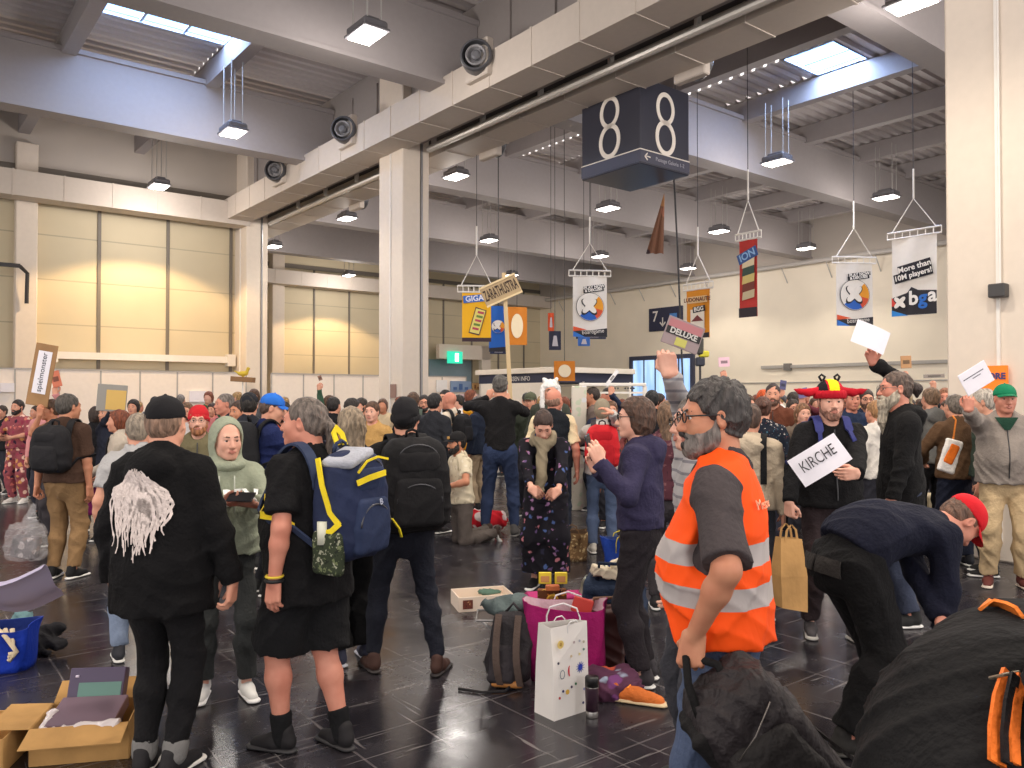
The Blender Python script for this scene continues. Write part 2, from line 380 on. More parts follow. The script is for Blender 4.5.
duct('air_duct', 10.6, AR, 35.9, 36.6, 6.95, 7.6, 'a', 1.3, 'square white air duct along the far back wall')
# slotted dark strip and the bright pipe in between
mb = MB(); hb(mb, 9.12, 9.85, -6, 25, 7.42, 7.6); hallobj('trim_4', mb, m_dark, 'dark slot between the twin air ducts')
mb = MB().tube([(9.55,-6,7.14),(9.55,15,7.14)], .07, 10).tube([(9.7,16.3,7.14),(9.7,24.5,7.14)], .07, 10)
for k in range(16): hb(mb, 9.5, 9.6, -5+1.8*k-.03, -5+1.8*k+.03, 7.14, 7.45)
hallobj('ceiling_pipe', mb, plain((196,190,182),.35,.3), 'long pale pipe hanging between the twin air ducts')
# jet nozzles on the ducts
def nozzle(a, b, z, side, label):
    r = empty('duct_nozzle', hw(a,b,z), HROT); thing(r, label, 'air nozzle', 'round jet nozzles on the air ducts')
    Rm = roty(-PI/2*side) if side > 0 else roty(-PI/2)
    Rm = roty(-PI/2) if side < 0 else roty(PI/2)
    Rm = (rotz(.75)@roty(-PI/2)) if side < 0 else Rm; c0 = np.array((-.10,-.05,0)) if side < 0 else np.array((.05,0,0)); k = 1.0
    MB().box((side*.04,0,0),(.16,.66,.66), None,0,.02).build('mounting_plate', m_duct, r)
    MB().lathe([(.29,0),(.29,.20),(.27,.24),(.24,.24),(.22,.06)], c0, 32, Rm).build('housing', plain((92,92,96),.4,.4), r, smooth=False)
    MB().lathe([(.16,.02),(.185,.22),(.165,.245),(.145,.22),(.12,.10)], c0, 28, Rm).build('nozzle_ring', plain((168,166,168),.4,.3), r)
    MB().lathe([(.06,.02),(.085,.22),(.05,.25)], c0, 18, Rm).build('nozzle_core', plain((120,120,124),.4,.4), r)
    MB().lathe([(.21,.05),(.21,.07)], c0, 28, Rm).build('dark_gap', m_dark, r)
for (u,v,lab) in ((481,62,'largest round grey nozzle on the duct, nearest the camera'),(349,133,'round grey nozzle midway along the square duct'),(281,173,'smallest round grey nozzle at the far left end of the duct')):
    d = ray(u,v); t = 8.4/np.dot(d*[1,1,0],AX); P = np.array([0,0,CAMZ])+d*t; nozzle(8.4, float(np.dot(P*[1,1,0],BX)), P[2], -1, lab)
for b, lab in ((14.2,'nozzle on the far side of the second duct left of the cube'),(8.6,'nozzle on the far side of the second duct right of the cube'),(20.5,'nozzle on the second duct beyond the middle column')): nozzle(10.6, b, 7.3, 1, lab)
# partition: white expo panels
def partition(a0, a1, b, z1, label, n):
    mb = MB(); w_ = (a1-a0)/n
    for k in range(n): hb(mb, a0+k*w_+.02, a0+(k+1)*w_-.02, b-.015, b+.015, .05, z1-.03, 0)
    for k in range(n+1): hb(mb, a0+k*w_-.02, a0+k*w_+.02, b-.028, b+.028, 0, z1, 1)
    hb(mb, a0, a1, b-.03, b+.03, z1-.04, z1, 1)
    return hallobj('partition_wall', mb, [plain((240,226,212),.5), plain((176,168,160),.4,.3)], label)
partition(-10.3, 8.95, 24.45, 2.44, 'white exhibition partition along the left wall', 19)
partition(9.75, 17.2, 24.45, 2.44, 'white exhibition partition beyond the middle column', 7)
# handrail above the partition, conduit and pipe on the right wall
mb = MB(); hb(mb, 4.0, 8.9, BL-.2, BL-.1, 2.75, 2.95); hb(mb, 3.7,4.0,BL-.25,BL,2.65,3.02); hb(mb,8.7,8.95,BL-.25,BL,2.65,3.02)
hallobj('trim_5', mb, m_white, 'white guard rail low on the left wall')
mb = MB(); hb(mb, 1.7, 3.0, BL-.9, BL-.8, 5.1, 5.2); mb.tube([(3.0,BL-.8,5.15),(3.2,BL-.6,5.0),(3.2,BL-.5,4.2)], .05)
hallobj('trim_6', mb, m_dark, 'dark cable arm on the left wall column')
mb = MB().tube([(AR-.5,B0,7.4),(AR-.5,36,7.4)], .10, 10)
for k in range(20): mb.tube([(AR-.5,-5+2.1*k,7.4),(AR,-5+2.1*k,6.7)], .025, 6)
hallobj('trim_7', mb, plain((190,184,178),.5), 'pale pipe on brackets high along the right wall')
mb = MB(); hb(mb, AR-.12, AR, -6, 21.5, 2.95, 3.08, 0); hb(mb, AR-.05, AR, -6, 36, 2.3, 2.34, 0)
for b in (4,9.6,16,20): hb(mb, AR-.2, AR, b, b+.3, 2.85, 3.15, 1)
hallobj('trim_8', mb, [plain((176,170,164),.5), plain((120,116,112),.5)], 'grey cable tray along the right wall')
# door with blue glass on the right wall
def on_right(u, v, off=0.0):
    d = ray(u,v); t = (AR-off)/np.dot(d*[1,1,0],AX); P = np.array([0,0,CAMZ])+d*t; return float(np.dot(P*[1,1,0],BX)), float(P[2])
bA, zA = on_right(634,361); bB, zB = on_right(692,358)
mb = MB(); z1 = (zA+zB)/2; hb(mb, AR-.16, AR, bB, bA, z1, z1+.22); hb(mb, AR-.16, AR, bA, bA+.2, 0, z1+.22); hb(mb, AR-.16, AR, bB-.2, bB, 0, z1+.22)
for k in range(1,5): hb(mb, AR-.1, AR-.03, bB+(bA-bB)*k/5-.03, bB+(bA-bB)*k/5+.03, 0, z1)
dr = hallobj('door_1', mb, plain((58,62,84),.5), 'wide glazed gate in the right wall with blue daylight behind')
def bluepane():
    m, nt, p = newmat('daylight_pane'); n = nd(nt,'ShaderNodeTexNoise', i_Scale=.9, i_Detail=3.0); nt.links.new(coord(nt,(1,2.2,.4)), n.inputs['Vector'])
    o = ramp(nt, n.outputs[0], [(.35,L((118,158,214))),(.6,L((176,206,240)))]); nt.links.new(o, p.inputs['Emission Color']); p.inputs['Emission Strength'].default_value = .9
    p.inputs['Base Color'].default_value = L((90,120,160)); return m
hb(MB(), AR-.06, AR-.04, bB, bA, 0, z1).build('pane', bluepane(), dr)
# shutters and doors at the back, green exit lamp
def on_back(u, v, off=0.0):
    d = ray(u,v); t = (BB-off)/np.dot(d*[1,1,0],BX); P = np.array([0,0,CAMZ])+d*t; return float(np.dot(P*[1,1,0],AX)), float(P[2])
aA,_ = on_back(427,360); aB,_ = on_back(478,360); _,zt = on_back(450,346); _,zb = on_back(450,360)
mb = MB(); hb(mb, aA, aB, BB-1.2, BB-.9, zb, zt); hb(mb, aB-.6, aB, BB-1.2, BB-.9, 0, zt)
hallobj('trim_9', mb, m_col, 'pale portal beam above the back doors')
hallobj('door_2', hb(MB(), aA, aB-.6, BB-.2, BB-.05, 0, zb), plain((132,150,160),.4), 'grey blue shutter doors in the back wall')
a_,z_ = on_back(456,357,1.3)
r = thing(hb(MB(), a_-.55, a_+.4, BB-1.36, BB-1.24, z_-.35, z_+.3, 0, .02).build('exit_sign', plain((30,150,120),.4,0,1.6)), 'small glowing green emergency exit sign above the back doors', 'exit sign'); r.rotation_euler = (0,0,HROT)
hb(MB(), a_-.1, a_+.12, BB-1.38, BB-1.36, z_-.25, z_+.2).build('running_figure', plain((235,255,245),.4,0,1.5), r)
# ------------------------------------------------------------------ lamps
LAMPC = (1.0,.90,.76)
def lamp(u, v, z, label, pw=330, col=None, flip=False):
    d = ray(u,v); P = np.array([0,0,CAMZ])+d*((z-CAMZ)/d[2])
    r = empty('high_bay_lamp', P, HROT); thing(r, label, 'ceiling lamp', 'hanging high bay lamps')
    MB().box((0,0,.08),(.42,.62,.13),None,0,.03).box((0,0,.17),(.25,.4,.09),None,0,.02).box((0,0,.0),(.46,.68,.045),None,0,.01).build('housing', plain((112,110,114),.5,.3), r)
    MB().box((0,0,-.030),(.38,.58,.025),None,0,.008).build('diffuser', m_lamp, r)
    for sx in (-.12,.12):
        for sy in (-.24,.24): MB().tube([(sx,sy,.1),(sx,sy,8.88-P[2])], .012, 6).build('suspension_wire', plain((176,172,168),.5), r)
    addlight(P-np.array([0,0,.09]), pw, col)
    return r
def addlight(P, pw, col=None):
    wall = col is not None; pw = pw*(3.0 if wall else 1)
    ld = bpy.data.lights.new('lamp_light','SPOT'); ld.energy = pw; ld.spot_size = math.radians(120 if wall else 134); ld.spot_blend = .12 if wall else .35; ld.shadow_soft_size = .28; ld.color = col or LAMPC
    o = bpy.data.objects.new('lamp_light', ld); C.objects.link(o); o.location = P
    lp = bpy.data.lights.new('lamp_spill','POINT'); lp.energy = pw*(.12 if wall else .25); lp.shadow_soft_size = .25; lp.color = (1.0,.93,.88)
    o = bpy.data.objects.new('lamp_spill', lp); C.objects.link(o); o.location = P-np.array([0,0,.32])
m_lamp = plain((255,250,238), .5, 0, 9.0)
LV = [(367,34,7.4,'high bay lamp at top left, largest in view',None),(233,132,7.4,'high bay lamp hanging in front of the big left girder',None),
 (159,186,7.4,'high bay lamp shining on the duct along the left wall',(1,.68,.34)),(456,176,7.4,'high bay lamp just right of the middle column',None),
 (608,208,7.2,'high bay lamp below the left corner of the cube',None),(777,162,7.4,'high bay lamp right of the cube under the skylight bay',None),
 (886,197,7.4,'high bay lamp at right above the white player banner',None),(719,231,7.4,'high bay lamp above the red banner',None),
 (806,248,7.4,'high bay lamp left of the rightmost two banners',None),(912,3,7.4,'high bay lamp at the top right edge beside the pillar',None),
 (489,240,7.4,'high bay lamp above the yellow banner',None),(600,256,7.4,'high bay lamp above the white banner with the round emblem',None),
 (347,218,7.4,'high bay lamp left of the middle column below the ducts',None),(274,246,7.4,'high bay lamp beside the corner column',None),
 (349,275,7.4,'high bay lamp lighting the far back wall',(1,.68,.34)),(688,268,7.4,'high bay lamp above the orange banner',None),(511,275,7.4,'high bay lamp behind the wooden name sign',None)]
for u,v,z,lab,col in LV: lamp(u,v,z,lab,col=col)
# the hall's lamps above and behind the camera (out of view, same fittings continue)
for a,b in ((-2,3),(4.8,1.5),(-2,10),(4.8,4.6),(2,-3),(11.5,2),(13,-2),(16,3),(22,4),(-8,16),(-8,8),(22,0)):
    P = hw(a,b,7.35); addlight(P, 330)
# ================================================================== shapes grown from distance fields
def nv(v): v = np.asarray(v,float); return v/(np.linalg.norm(v)+1e-12)
class Field:
    def __init__(s, prims, h, wr=0.0, seed=0, box=None, wscale=1.0):
        """prims: list of dicts made by the functions below"""
        los = np.array([p['lo'] for p in prims if not p.get('sub')]); his = np.array([p['hi'] for p in prims if not p.get('sub')])
        lo = los.min(0)-3*h-wr; hi = his.max(0)+3*h+wr
        if box is not None: lo = np.maximum(lo, box[0]); hi = np.minimum(hi, box[1])
        s.h = h; s.lo = np.floor(lo/h)*h; s.n = np.maximum(np.ceil((hi-s.lo)/h).astype(int)+1, 4)
        s.ax = [(s.lo[i]+np.arange(s.n[i])*h).astype(np.float32) for i in range(3)]
        s.D = np.full(s.n, .2, np.float32)
        for p in prims:
            k = p['k']; m = k+4*h+wr; sl = []
            for i in range(3):
                a = int(np.floor((p['lo'][i]-m-s.lo[i])/h)); b = int(np.ceil((p['hi'][i]+m-s.lo[i])/h))+1
                sl.append(slice(max(0,a), max(0,min(s.n[i],b))))
            if any(q.stop-q.start < 1 for q in sl): continue
            X = s.ax[0][sl[0]][:,None,None]; Y = s.ax[1][sl[1]][None,:,None]; Z = s.ax[2][sl[2]][None,None,:]
            d = p['f'](X,Y,Z); A = s.D[tuple(sl)]
            if p.get('sub'):
                d = -d
                hh = np.maximum(k-np.abs(A-d),0)/k if k > 0 else 0
                s.D[tuple(sl)] = np.maximum(A,d)+hh*hh*k*.25
            else:
                hh = np.maximum(k-np.abs(A-d),0)/k if k > 0 else 0
                s.D[tuple(sl)] = np.minimum(A,d)-hh*hh*k*.25
        if wr:
            X = s.ax[0][:,None,None]*wscale; Y = s.ax[1][None,:,None]*wscale; Z = s.ax[2][None,None,:]*wscale; q = seed*1.7
            w1 = np.sin(9*X+5*Z+q)+np.sin(11*Y-6*Z+2*q); w2 = np.sin(6*X-8*Z+1.3*q)+np.sin(7*Y+5*Z+.7*q)
            r1 = 1-np.abs(np.sin(20*Z+9*X+6*Y+1.9*w1+q)); r2 = 1-np.abs(np.sin(13*Z-19*X+12*Y+2.1*w2+3*q)); m = .5+.25*w2
            n = r1**1.6*m*1.9+r2**1.8*(1-m)*1.9-.75+.35*np.sin(43*Y+29*Z-15*X+1.2*w1)*.6
            s.D = s.D-(wr*.9*n*np.clip(1-np.abs(s.D)/.03,0,1)).astype(np.float32)
    def mesh(s):
        D = s.D; I = D < 0; n = np.array(D.shape)
        c = np.zeros(n-1, np.int8)
        for dx in (0,1):
            for dy in (0,1):
                for dz in (0,1): c += I[dx:n[0]-1+dx, dy:n[1]-1+dy, dz:n[2]-1+dz]
        act = (c > 0)&(c < 8); ii = np.argwhere(act)
        if len(ii) == 0: return np.zeros((0,3)), np.zeros((0,4),int)
        idx = np.full(n-1, -1, np.int64); idx[act] = np.arange(len(ii))
        cor = np.array([(i,j,k) for i in (0,1) for j in (0,1) for k in (0,1)])
        val = np.stack([D[ii[:,0]+q[0], ii[:,1]+q[1], ii[:,2]+q[2]] for q in cor],1)
        P = np.zeros((len(ii),3)); cnt = np.zeros(len(ii))
        for a in range(8):
            for b in range(a+1,8):
                if np.abs(cor[a]-cor[b]).sum() != 1: continue
                va, vb = val[:,a], val[:,b]; m = (va < 0) != (vb < 0)
                t = np.where(m, va/np.where(m, va-vb, 1), 0); P[m] += (cor[a]+t[m,None]*(cor[b]-cor[a])); cnt[m] += 1
        P = s.lo+(ii+P/cnt[:,None])*s.h; F = []
        for ax in range(3):
            o = [i for i in range(3) if i != ax]
            sl0 = [slice(None)]*3; sl1 = [slice(None)]*3; sl0[ax] = slice(0,n[ax]-1); sl1[ax] = slice(1,n[ax])
            ch = I[tuple(sl0)] != I[tuple(sl1)]; e = np.argwhere(ch)
            e = e[(e[:,o[0]] > 0)&(e[:,o[1]] > 0)&(e[:,o[0]] < n[o[0]]-1)&(e[:,o[1]] < n[o[1]]-1)]
            if len(e) == 0: continue
            u = np.zeros(3,int); u[o[0]] = 1; v = np.zeros(3,int); v[o[1]] = 1
            g = lambda q: idx[q[:,0],q[:,1],q[:,2]]
            q = np.stack([g(e-u-v), g(e-v), g(e), g(e-u)],1)
            fl = I[tuple(e.T)]; 
            if ax == 1: fl = ~fl
            q[~fl] = q[~fl][:,::-1]; F.append(q)
        return P, np.concatenate(F)
def fast_mesh(name, P, F, mats, parent=None, fm=None):
    me = bpy.data.meshes.new(name); me.vertices.add(len(P)); me.vertices.foreach_set('co', P.astype(np.float32).ravel())
    me.loops.add(F.size); me.loops.foreach_set('vertex_index', F.astype(np.int32).ravel())
    me.polygons.add(len(F)); me.polygons.foreach_set('loop_start', np.arange(len(F),dtype=np.int32)*4)
    me.polygons.foreach_set('use_smooth', np.ones(len(F),bool))
    for m in (mats if isinstance(mats,(list,tuple)) else [mats]): me.materials.append(m)
    if fm is not None: me.polygons.foreach_set('material_index', fm.astype(np.int32))
    me.update(calc_edges=True)
    o = bpy.data.objects.new(name, me); C.objects.link(o)
    if parent: o.parent = parent
    return o
def relax(P, F, it=1):
    for _ in range(it):
        A = np.zeros_like(P); c = np.zeros(len(P))
        for k in range(4):
            a = F[:,k]; b = F[:,(k+1)%4]
            np.add.at(A, a, P[b]); np.add.at(c, a, 1); np.add.at(A, b, P[a]); np.add.at(c, b, 1)
        P = P*.5+A/np.maximum(c,1)[:,None]*.5
    return P
def grow(name, prims, mat, parent=None, h=.01, wr=0.0, seed=0, box=None, matf=None, sm=0, ws=1.0):
    P, F = Field(prims, h, wr, seed, box, ws).mesh()
    if len(F) == 0: return None
    if sm: P = relax(P, F, sm)
    fm = matf(P[F].mean(1)) if matf else None
    return fast_mesh(name, P, F, mat, parent, fm)
# primitives ---------------------------------------------------------
def rc(a, b, ra, rb=None, k=.02, flat=None, cut=None, sub=False):
    """tapered capsule; flat=(axis, factor) squeezes it; cut=(point, normal) removes what lies beyond"""
    a = np.asarray(a,float); b = np.asarray(b,float); rb = ra if rb is None else rb; ba = b-a; L2 = max(float(ba@ba),1e-9); R = max(ra,rb)
    if flat is not None: fa = nv(flat[0]); ff = flat[1]
    if cut is not None: cp = np.asarray(cut[0],float); cn = nv(cut[1])
    def f(X,Y,Z):
        px, py, pz = X-a[0], Y-a[1], Z-a[2]
        t = np.clip((px*ba[0]+py*ba[1]+pz*ba[2])/L2, 0, 1)
        qx, qy, qz = px-t*ba[0], py-t*ba[1], pz-t*ba[2]
        if flat is not None:
            g = (qx*fa[0]+qy*fa[1]+qz*fa[2])*(1/ff-1); qx = qx+g*fa[0]; qy = qy+g*fa[1]; qz = qz+g*fa[2]
        d = np.sqrt(qx*qx+qy*qy+qz*qz)-(ra+(rb-ra)*t)
        if flat is not None: d = d*(min(1,ff)*.5+.5)
        if cut is not None: d = np.maximum(d, (X-cp[0])*cn[0]+(Y-cp[1])*cn[1]+(Z-cp[2])*cn[2])
        return d.astype(np.float32)
    e = R*max(1, flat[1] if flat is not None else 1)
    return dict(f=f, lo=np.minimum(a,b)-e, hi=np.maximum(a,b)+e, k=k, sub=sub)
def el(c, r, R=None, k=.02, sub=False, cuts=()):
    """ellipsoid, R columns are its axes; cuts = [(point, normal)...] keep the side the normal points away from"""
    c = np.asarray(c,float); r = np.asarray(r,float); R = np.eye(3) if R is None else np.asarray(R,float)
    cs = [(np.asarray(p,float), nv(n)) for p, n in cuts]
    def f(X,Y,Z):
        x, y, z = X-c[0], Y-c[1], Z-c[2]; q = [(x*R[0,i]+y*R[1,i]+z*R[2,i]) for i in range(3)]
        k0 = np.sqrt(sum((q[i]/r[i])**2 for i in range(3))); k1 = np.sqrt(sum((q[i]/r[i]**2)**2 for i in range(3)))
        d = k0*(k0-1)/np.maximum(k1,1e-6)
        for p, n in cs: d = np.maximum(d, (X-p[0])*n[0]+(Y-p[1])*n[1]+(Z-p[2])*n[2])
        return d.astype(np.float32)
    e = np.abs(R)@r
    return dict(f=f, lo=c-e, hi=c+e, k=k, sub=sub)
def bx(c, half, R=None, rad=.02, k=.02, sub=False, taper=0.0, bulge=0.0):
    """rounded box; taper shrinks x,y towards +z"""
    c = np.asarray(c,float); hf = np.asarray(half,float); R = np.eye(3) if R is None else np.asarray(R,float)
    def f(X,Y,Z):
        x, y, z = X-c[0], Y-c[1], Z-c[2]; q = [(x*R[0,i]+y*R[1,i]+z*R[2,i]) for i in range(3)]
        s = 1-taper*(q[2]/hf[2]) if taper else 1.0
        b = bulge*np.clip(1-(q[2]/hf[2])**2,0,1) if bulge else 0.0
        a = [np.abs(q[0])-(hf[0]-rad)*s-b, np.abs(q[1])-(hf[1]-rad)*s-b, np.abs(q[2])-(hf[2]-rad)]
        m = [np.maximum(v,0) for v in a]
        return (np.sqrt(m[0]**2+m[1]**2+m[2]**2)+np.minimum(np.maximum(a[0],np.maximum(a[1],a[2])),0)-rad).astype(np.float32)
    e = np.abs(R)@(hf*(1+abs(taper))+abs(bulge))
    return dict(f=f, lo=c-e, hi=c+e, k=k, sub=sub)
def half(p, n, lo, hi, k=.0):
    """cuts away everything on the side the normal points to, inside the box lo..hi"""
    p = np.asarray(p,float); n = nv(n)
    def f(X,Y,Z): return (-((X-p[0])*n[0]+(Y-p[1])*n[1]+(Z-p[2])*n[2])).astype(np.float32)+0*(X+Y+Z)
    return dict(f=f, lo=np.asarray(lo,float), hi=np.asarray(hi,float), k=max(k,.001), sub=True)
def chain(pts, rs, k=.02, flat=None):
    return [rc(pts[i], pts[i+1], rs[i], rs[i+1], k, flat) for i in range(len(pts)-1)]
# ------------------------------------------------------------------ people
def ik(a, t, l1, l2, pole):
    a = np.asarray(a,float); t = np.asarray(t,float); d = t-a; Ld = np.linalg.norm(d); u = d/(Ld+1e-9)
    if Ld > (l1+l2)*.998: Ld = (l1+l2)*.998
    x = (l1*l1-l2*l2+Ld*Ld)/(2*Ld); hh = math.sqrt(max(l1*l1-x*x,0)); p = np.asarray(pole,float); p = p-u*(p@u); p = nv(p)
    return a+u*x+p*hh, a+u*Ld
def hand(w, f, n, side, S=1.0, curl=.35, spread=0.0, thumb=.5, k=.006):
    """w wrist, f finger direction, n palm normal, side +1 thumb towards cross(f,n)"""
    f = nv(f); n = nv(np.asarray(n,float)-f*np.dot(n,f)); s = np.cross(f,n)*side; w = np.asarray(w,float); P = []
    kn = []
    offs = (.031,.0105,-.0105,-.030); lens = (.070,.078,.072,.057); pl = (.088,.092,.087,.079)
    for i in range(4):
        k0 = w+s*offs[i]*.7*S+f*.005*S; k1 = w+s*offs[i]*S+f*pl[i]*S; P.append(rc(k0,k1,.0165*S,.0125*S,k*1.6)); kn.append(k1)
    P.append(rc(w+s*.02*S+f*.03*S+n*.006*S, w+s*.028*S+f*.055*S+n*.006*S, .017*S,.012*S,k))
    cs = curl if isinstance(curl,(list,tuple)) else [curl,curl*1.05,curl*1.12,curl*1.2]
    for i in range(4):
        p = kn[i]; a = 0; fr = (.46,.30,.24); rad = (.0098,.0086,.0077,.0066); sp = spread*(1.5-i)
        for j in range(3):
            a += cs[i]*(1.0 if j == 0 else 1.15); d = nv(f*math.cos(a)+n*math.sin(a)+s*sp); q = p+d*lens[i]*fr[j]*S*1.05; P.append(rc(p,q,rad[j]*S,rad[j+1]*S,.0025*S)); p = q
    t0 = w+s*.022*S+f*.022*S+n*.004*S; t1 = t0+nv(f*.62+s*.62+n*.42*(1+thumb))*.042*S; t2 = t1+nv(f*.85+s*(.35-thumb*.7)+n*(.3+thumb*.5))*.032*S; t3 = t2+nv(f*.9+s*(.1-thumb*.8)+n*(.3+thumb*.5))*.024*S
    P += [rc(t0,t1,.0155*S,.0122*S,.006), rc(t1,t2,.0118*S,.0102*S,.003), rc(t2,t3,.0100*S,.0078*S,.003)]
    return P
SKIN = {'w':(216,160,134),'p':(222,172,150),'t':(196,138,108),'r':(206,142,120),'d':(150,104,80)}
class Person: pass
def rig(H=1.78, g=1.0, belly=0.0, bend=0.0, side=0.0, twist=0.0, hipz=None, pelvis=(0,0), head=(0,0,0), L=None, R=None, feet=None, stance=.11, kneel=False, shw=1.0, neckf=0.0):
    """joints of a standing figure facing +y; L/R hand = dict(t=target, pole=, f=, n=, curl=)"""
    p = Person(); S = H/1.78; p.S = S; p.g = g; p.H = H; p.belly = belly
    p.pel = np.array([pelvis[0], pelvis[1], (.955 if hipz is None else hipz)])*[1,1,S]
    b = math.radians(bend); X = np.array([1.0,0,0])
    up0 = rotx(-b*.55)@roty(math.radians(side))@np.array([0,0,1.0]); up1 = rotx(-b*1.0)@roty(math.radians(side))@np.array([0,0,1.0]); up2 = rotx(-b*1.08)@roty(math.radians(side*1.0))@np.array([0,0,1.0])
    tw = rotz(math.radians(twist)); p.X = nv(tw@X); p.up = up1; p.fw = nv(np.cross(up1, p.X)); p.X = nv(np.cross(p.fw, up1)); p.fw0 = nv(np.cross(up0, X))
    p.wai = p.pel+up0*.135*S; p.che = p.wai+up1*.20*S; p.nb = p.che+up2*.175*S
    p.shc = p.nb-p.up*.060*S
    sw = .163*S*shw*(.90+.10*g)
    p.sh = {s_: p.shc+p.X*sw*s_+p.fw*.0 for s_ in (-1,1)}
    pt, yw, rl = [math.radians(a) for a in head]
    base = np.stack([p.X, nv(p.fw*.85+np.array([0,0,0])), p.up],1)
    # the head keeps level unless told otherwise: blend torso bend
    lev = np.stack([nv(np.cross(nv([p.fw[0],p.fw[1],0]) if abs(p.fw[2]) < .95 else [0,1.0,0], [0,0,1.0])), nv([p.fw[0],p.fw[1],0]) if abs(p.fw[2]) < .95 else np.array([0,1.0,0]), np.array([0,0,1.0])],1)
    p.HR = lev@rotz(yw)@rotx(-pt)@roty(rl)
    hc = p.nb+nv(p.up*.55+np.array([0,0,.45])+p.HR[:,1]*.12)*.118*S+p.HR[:,1]*(.018+neckf)*S+p.HR[:,2]*.045*S
    if bend > 50: hc = p.nb+nv(p.up*.9+p.HR[:,2]*.1)*.15*S+p.HR[:,2]*.02
    p.hc = hc
    p.hand = {}; p.elb = {}; p.wri = {}
    for s_, d in ((-1,L),(1,R)):
        d = dict(d or {}); tt = d.get('t', None)
        if tt is None: tt = p.sh[s_]/S+np.array([.07*s_*(.7+.5*g), .04, -.525])
        e, w_ = ik(p.sh[s_], np.asarray(tt,float)*S, .285*S, .262*S, d.get('pole',(.5*s_,-.6,-.3)))
        p.elb[s_] = e; p.wri[s_] = w_; fa = nv(w_-e)
        f = nv(d['f']) if 'f' in d else fa
        n = d.get('n', (-s_*1.0,.15,0)); p.hand[s_] = dict(f=f, n=n, curl=d.get('curl',.32), thumb=d.get('thumb',.4), sp=d.get('spread',0), flip=d.get('flip',1))
    p.hip = {}; p.kne = {}; p.ank = {}; p.toe = {}
    feet = feet or {}
    for s_ in (-1,1):
        ft = feet.get(s_, {}); a = np.array(ft.get('a', (stance*s_, -.02, .085)))*[1,1,1]
        a = a*S; h_ = p.pel+np.array([.088*s_*S*(.9+.1*g),0,-.035*S]); p.hip[s_] = h_
        kn, a2 = ik(h_, a, .425*S, .43*S, ft.get('pole',(.12*s_,1,0)))
        p.kne[s_] = kn; p.ank[s_] = a2; ty = math.radians(ft.get('yaw', -12*s_)); p.toe[s_] = np.array([math.sin(-ty),math.cos(ty),0]) if 'dir' not in ft else nv(ft['dir'])
        p.toe[s_] = p.toe[s_] if 'dir' in ft else np.array([-math.sin(ty),math.cos(ty),0])
    return p
def P_torso(p, o=0.0, k=.05, top=True, loose=0.0):
    S, g = p.S, p.g; G = .8+.2*g; fl = (p.fw, .64*(.9+.1*g)); fl0 = (p.fw0,.70*(.9+.1*g)); b = p.belly; Q = []
    Q.append(rc(p.pel+[0,0,-.02], p.wai, (.150*G*g**.5+o+loose*.6)*1, .134*G*g**.7+o+loose, k, fl0))
    Q.append(rc(p.wai, p.che, .134*G*g**.7+o+loose, .153*G*g**.4+o+loose*.5, k, fl))
    Q.append(rc(p.che, p.che+(p.nb-p.che)*.5, .150*G*g**.4+o, .116*G+o, k, fl))
    if top:
        Q.append(rc(p.sh[-1]-p.up*.022, p.sh[1]-p.up*.022, .050*G*S+o, .050*G*S+o, k))
        for s_ in (-1,1): Q.append(rc(p.sh[s_]-p.up*.03*S, p.nb+p.up*.005*S-p.fw*.015, .042*S*G+o, .046*S+o*.6, .04))
        Q.append(rc(p.shc+p.up*.0, p.nb+p.up*.01, .085*S+o*.6, .062*S+o*.4, .05))
    if b: Q.append(el(p.wai+p.fw*(.05+b*.35)*S+p.up*.03*S, (.15*G*g**.5+o+b*.15,.105*G+o+b*.55,.17+o), np.stack([p.X,p.fw,p.up],1), .07))
    return Q
def P_arm(p, s_, o=0.0, upto=1.0, k=.025, wide=0.0, g2=1.0):
    """upto: 0..1 shoulder to wrist; flat cut at the end of the sleeve"""
    S = p.S; G = (.75+.25*p.g)*g2; sh, e, w_ = p.sh[s_], p.elb[s_], p.wri[s_]; Q = []
    r0, r1, r2, r3 = .056*G*S+o, .043*G*S+o, .042*G*S+o, .029*G*S+o
    Q.append(rc(sh-p.up*.024*S, sh+(e-sh)*.3, .054*G*S+o, .052*G*S+o, .035))
    if upto <= .5:
        t = upto/.5; q = sh+(e-sh)*t; d = nv(e-sh); Q.append(rc(sh, q+d*.04, r0+wide*.3, r0+(r1-r0)*t+wide, k, cut=(q,d)))
    else:
        Q.append(rc(sh, e, r0, r1+wide*.4, k)); t = (upto-.5)/.5; q = e+(w_-e)*t; d = nv(w_-e)
        if upto < 1.02 and o > 0: Q.append(rc(e, q+d*.03, r2+wide*.4, r2+(r3-r2)*t+wide, k, cut=(q,d)))
        else: Q.append(rc(e, e+(w_-e)*.3, r2, r2*1.02, k)); Q.append(rc(e+(w_-e)*.3, w_, r2*1.02, r3, k))
    return Q
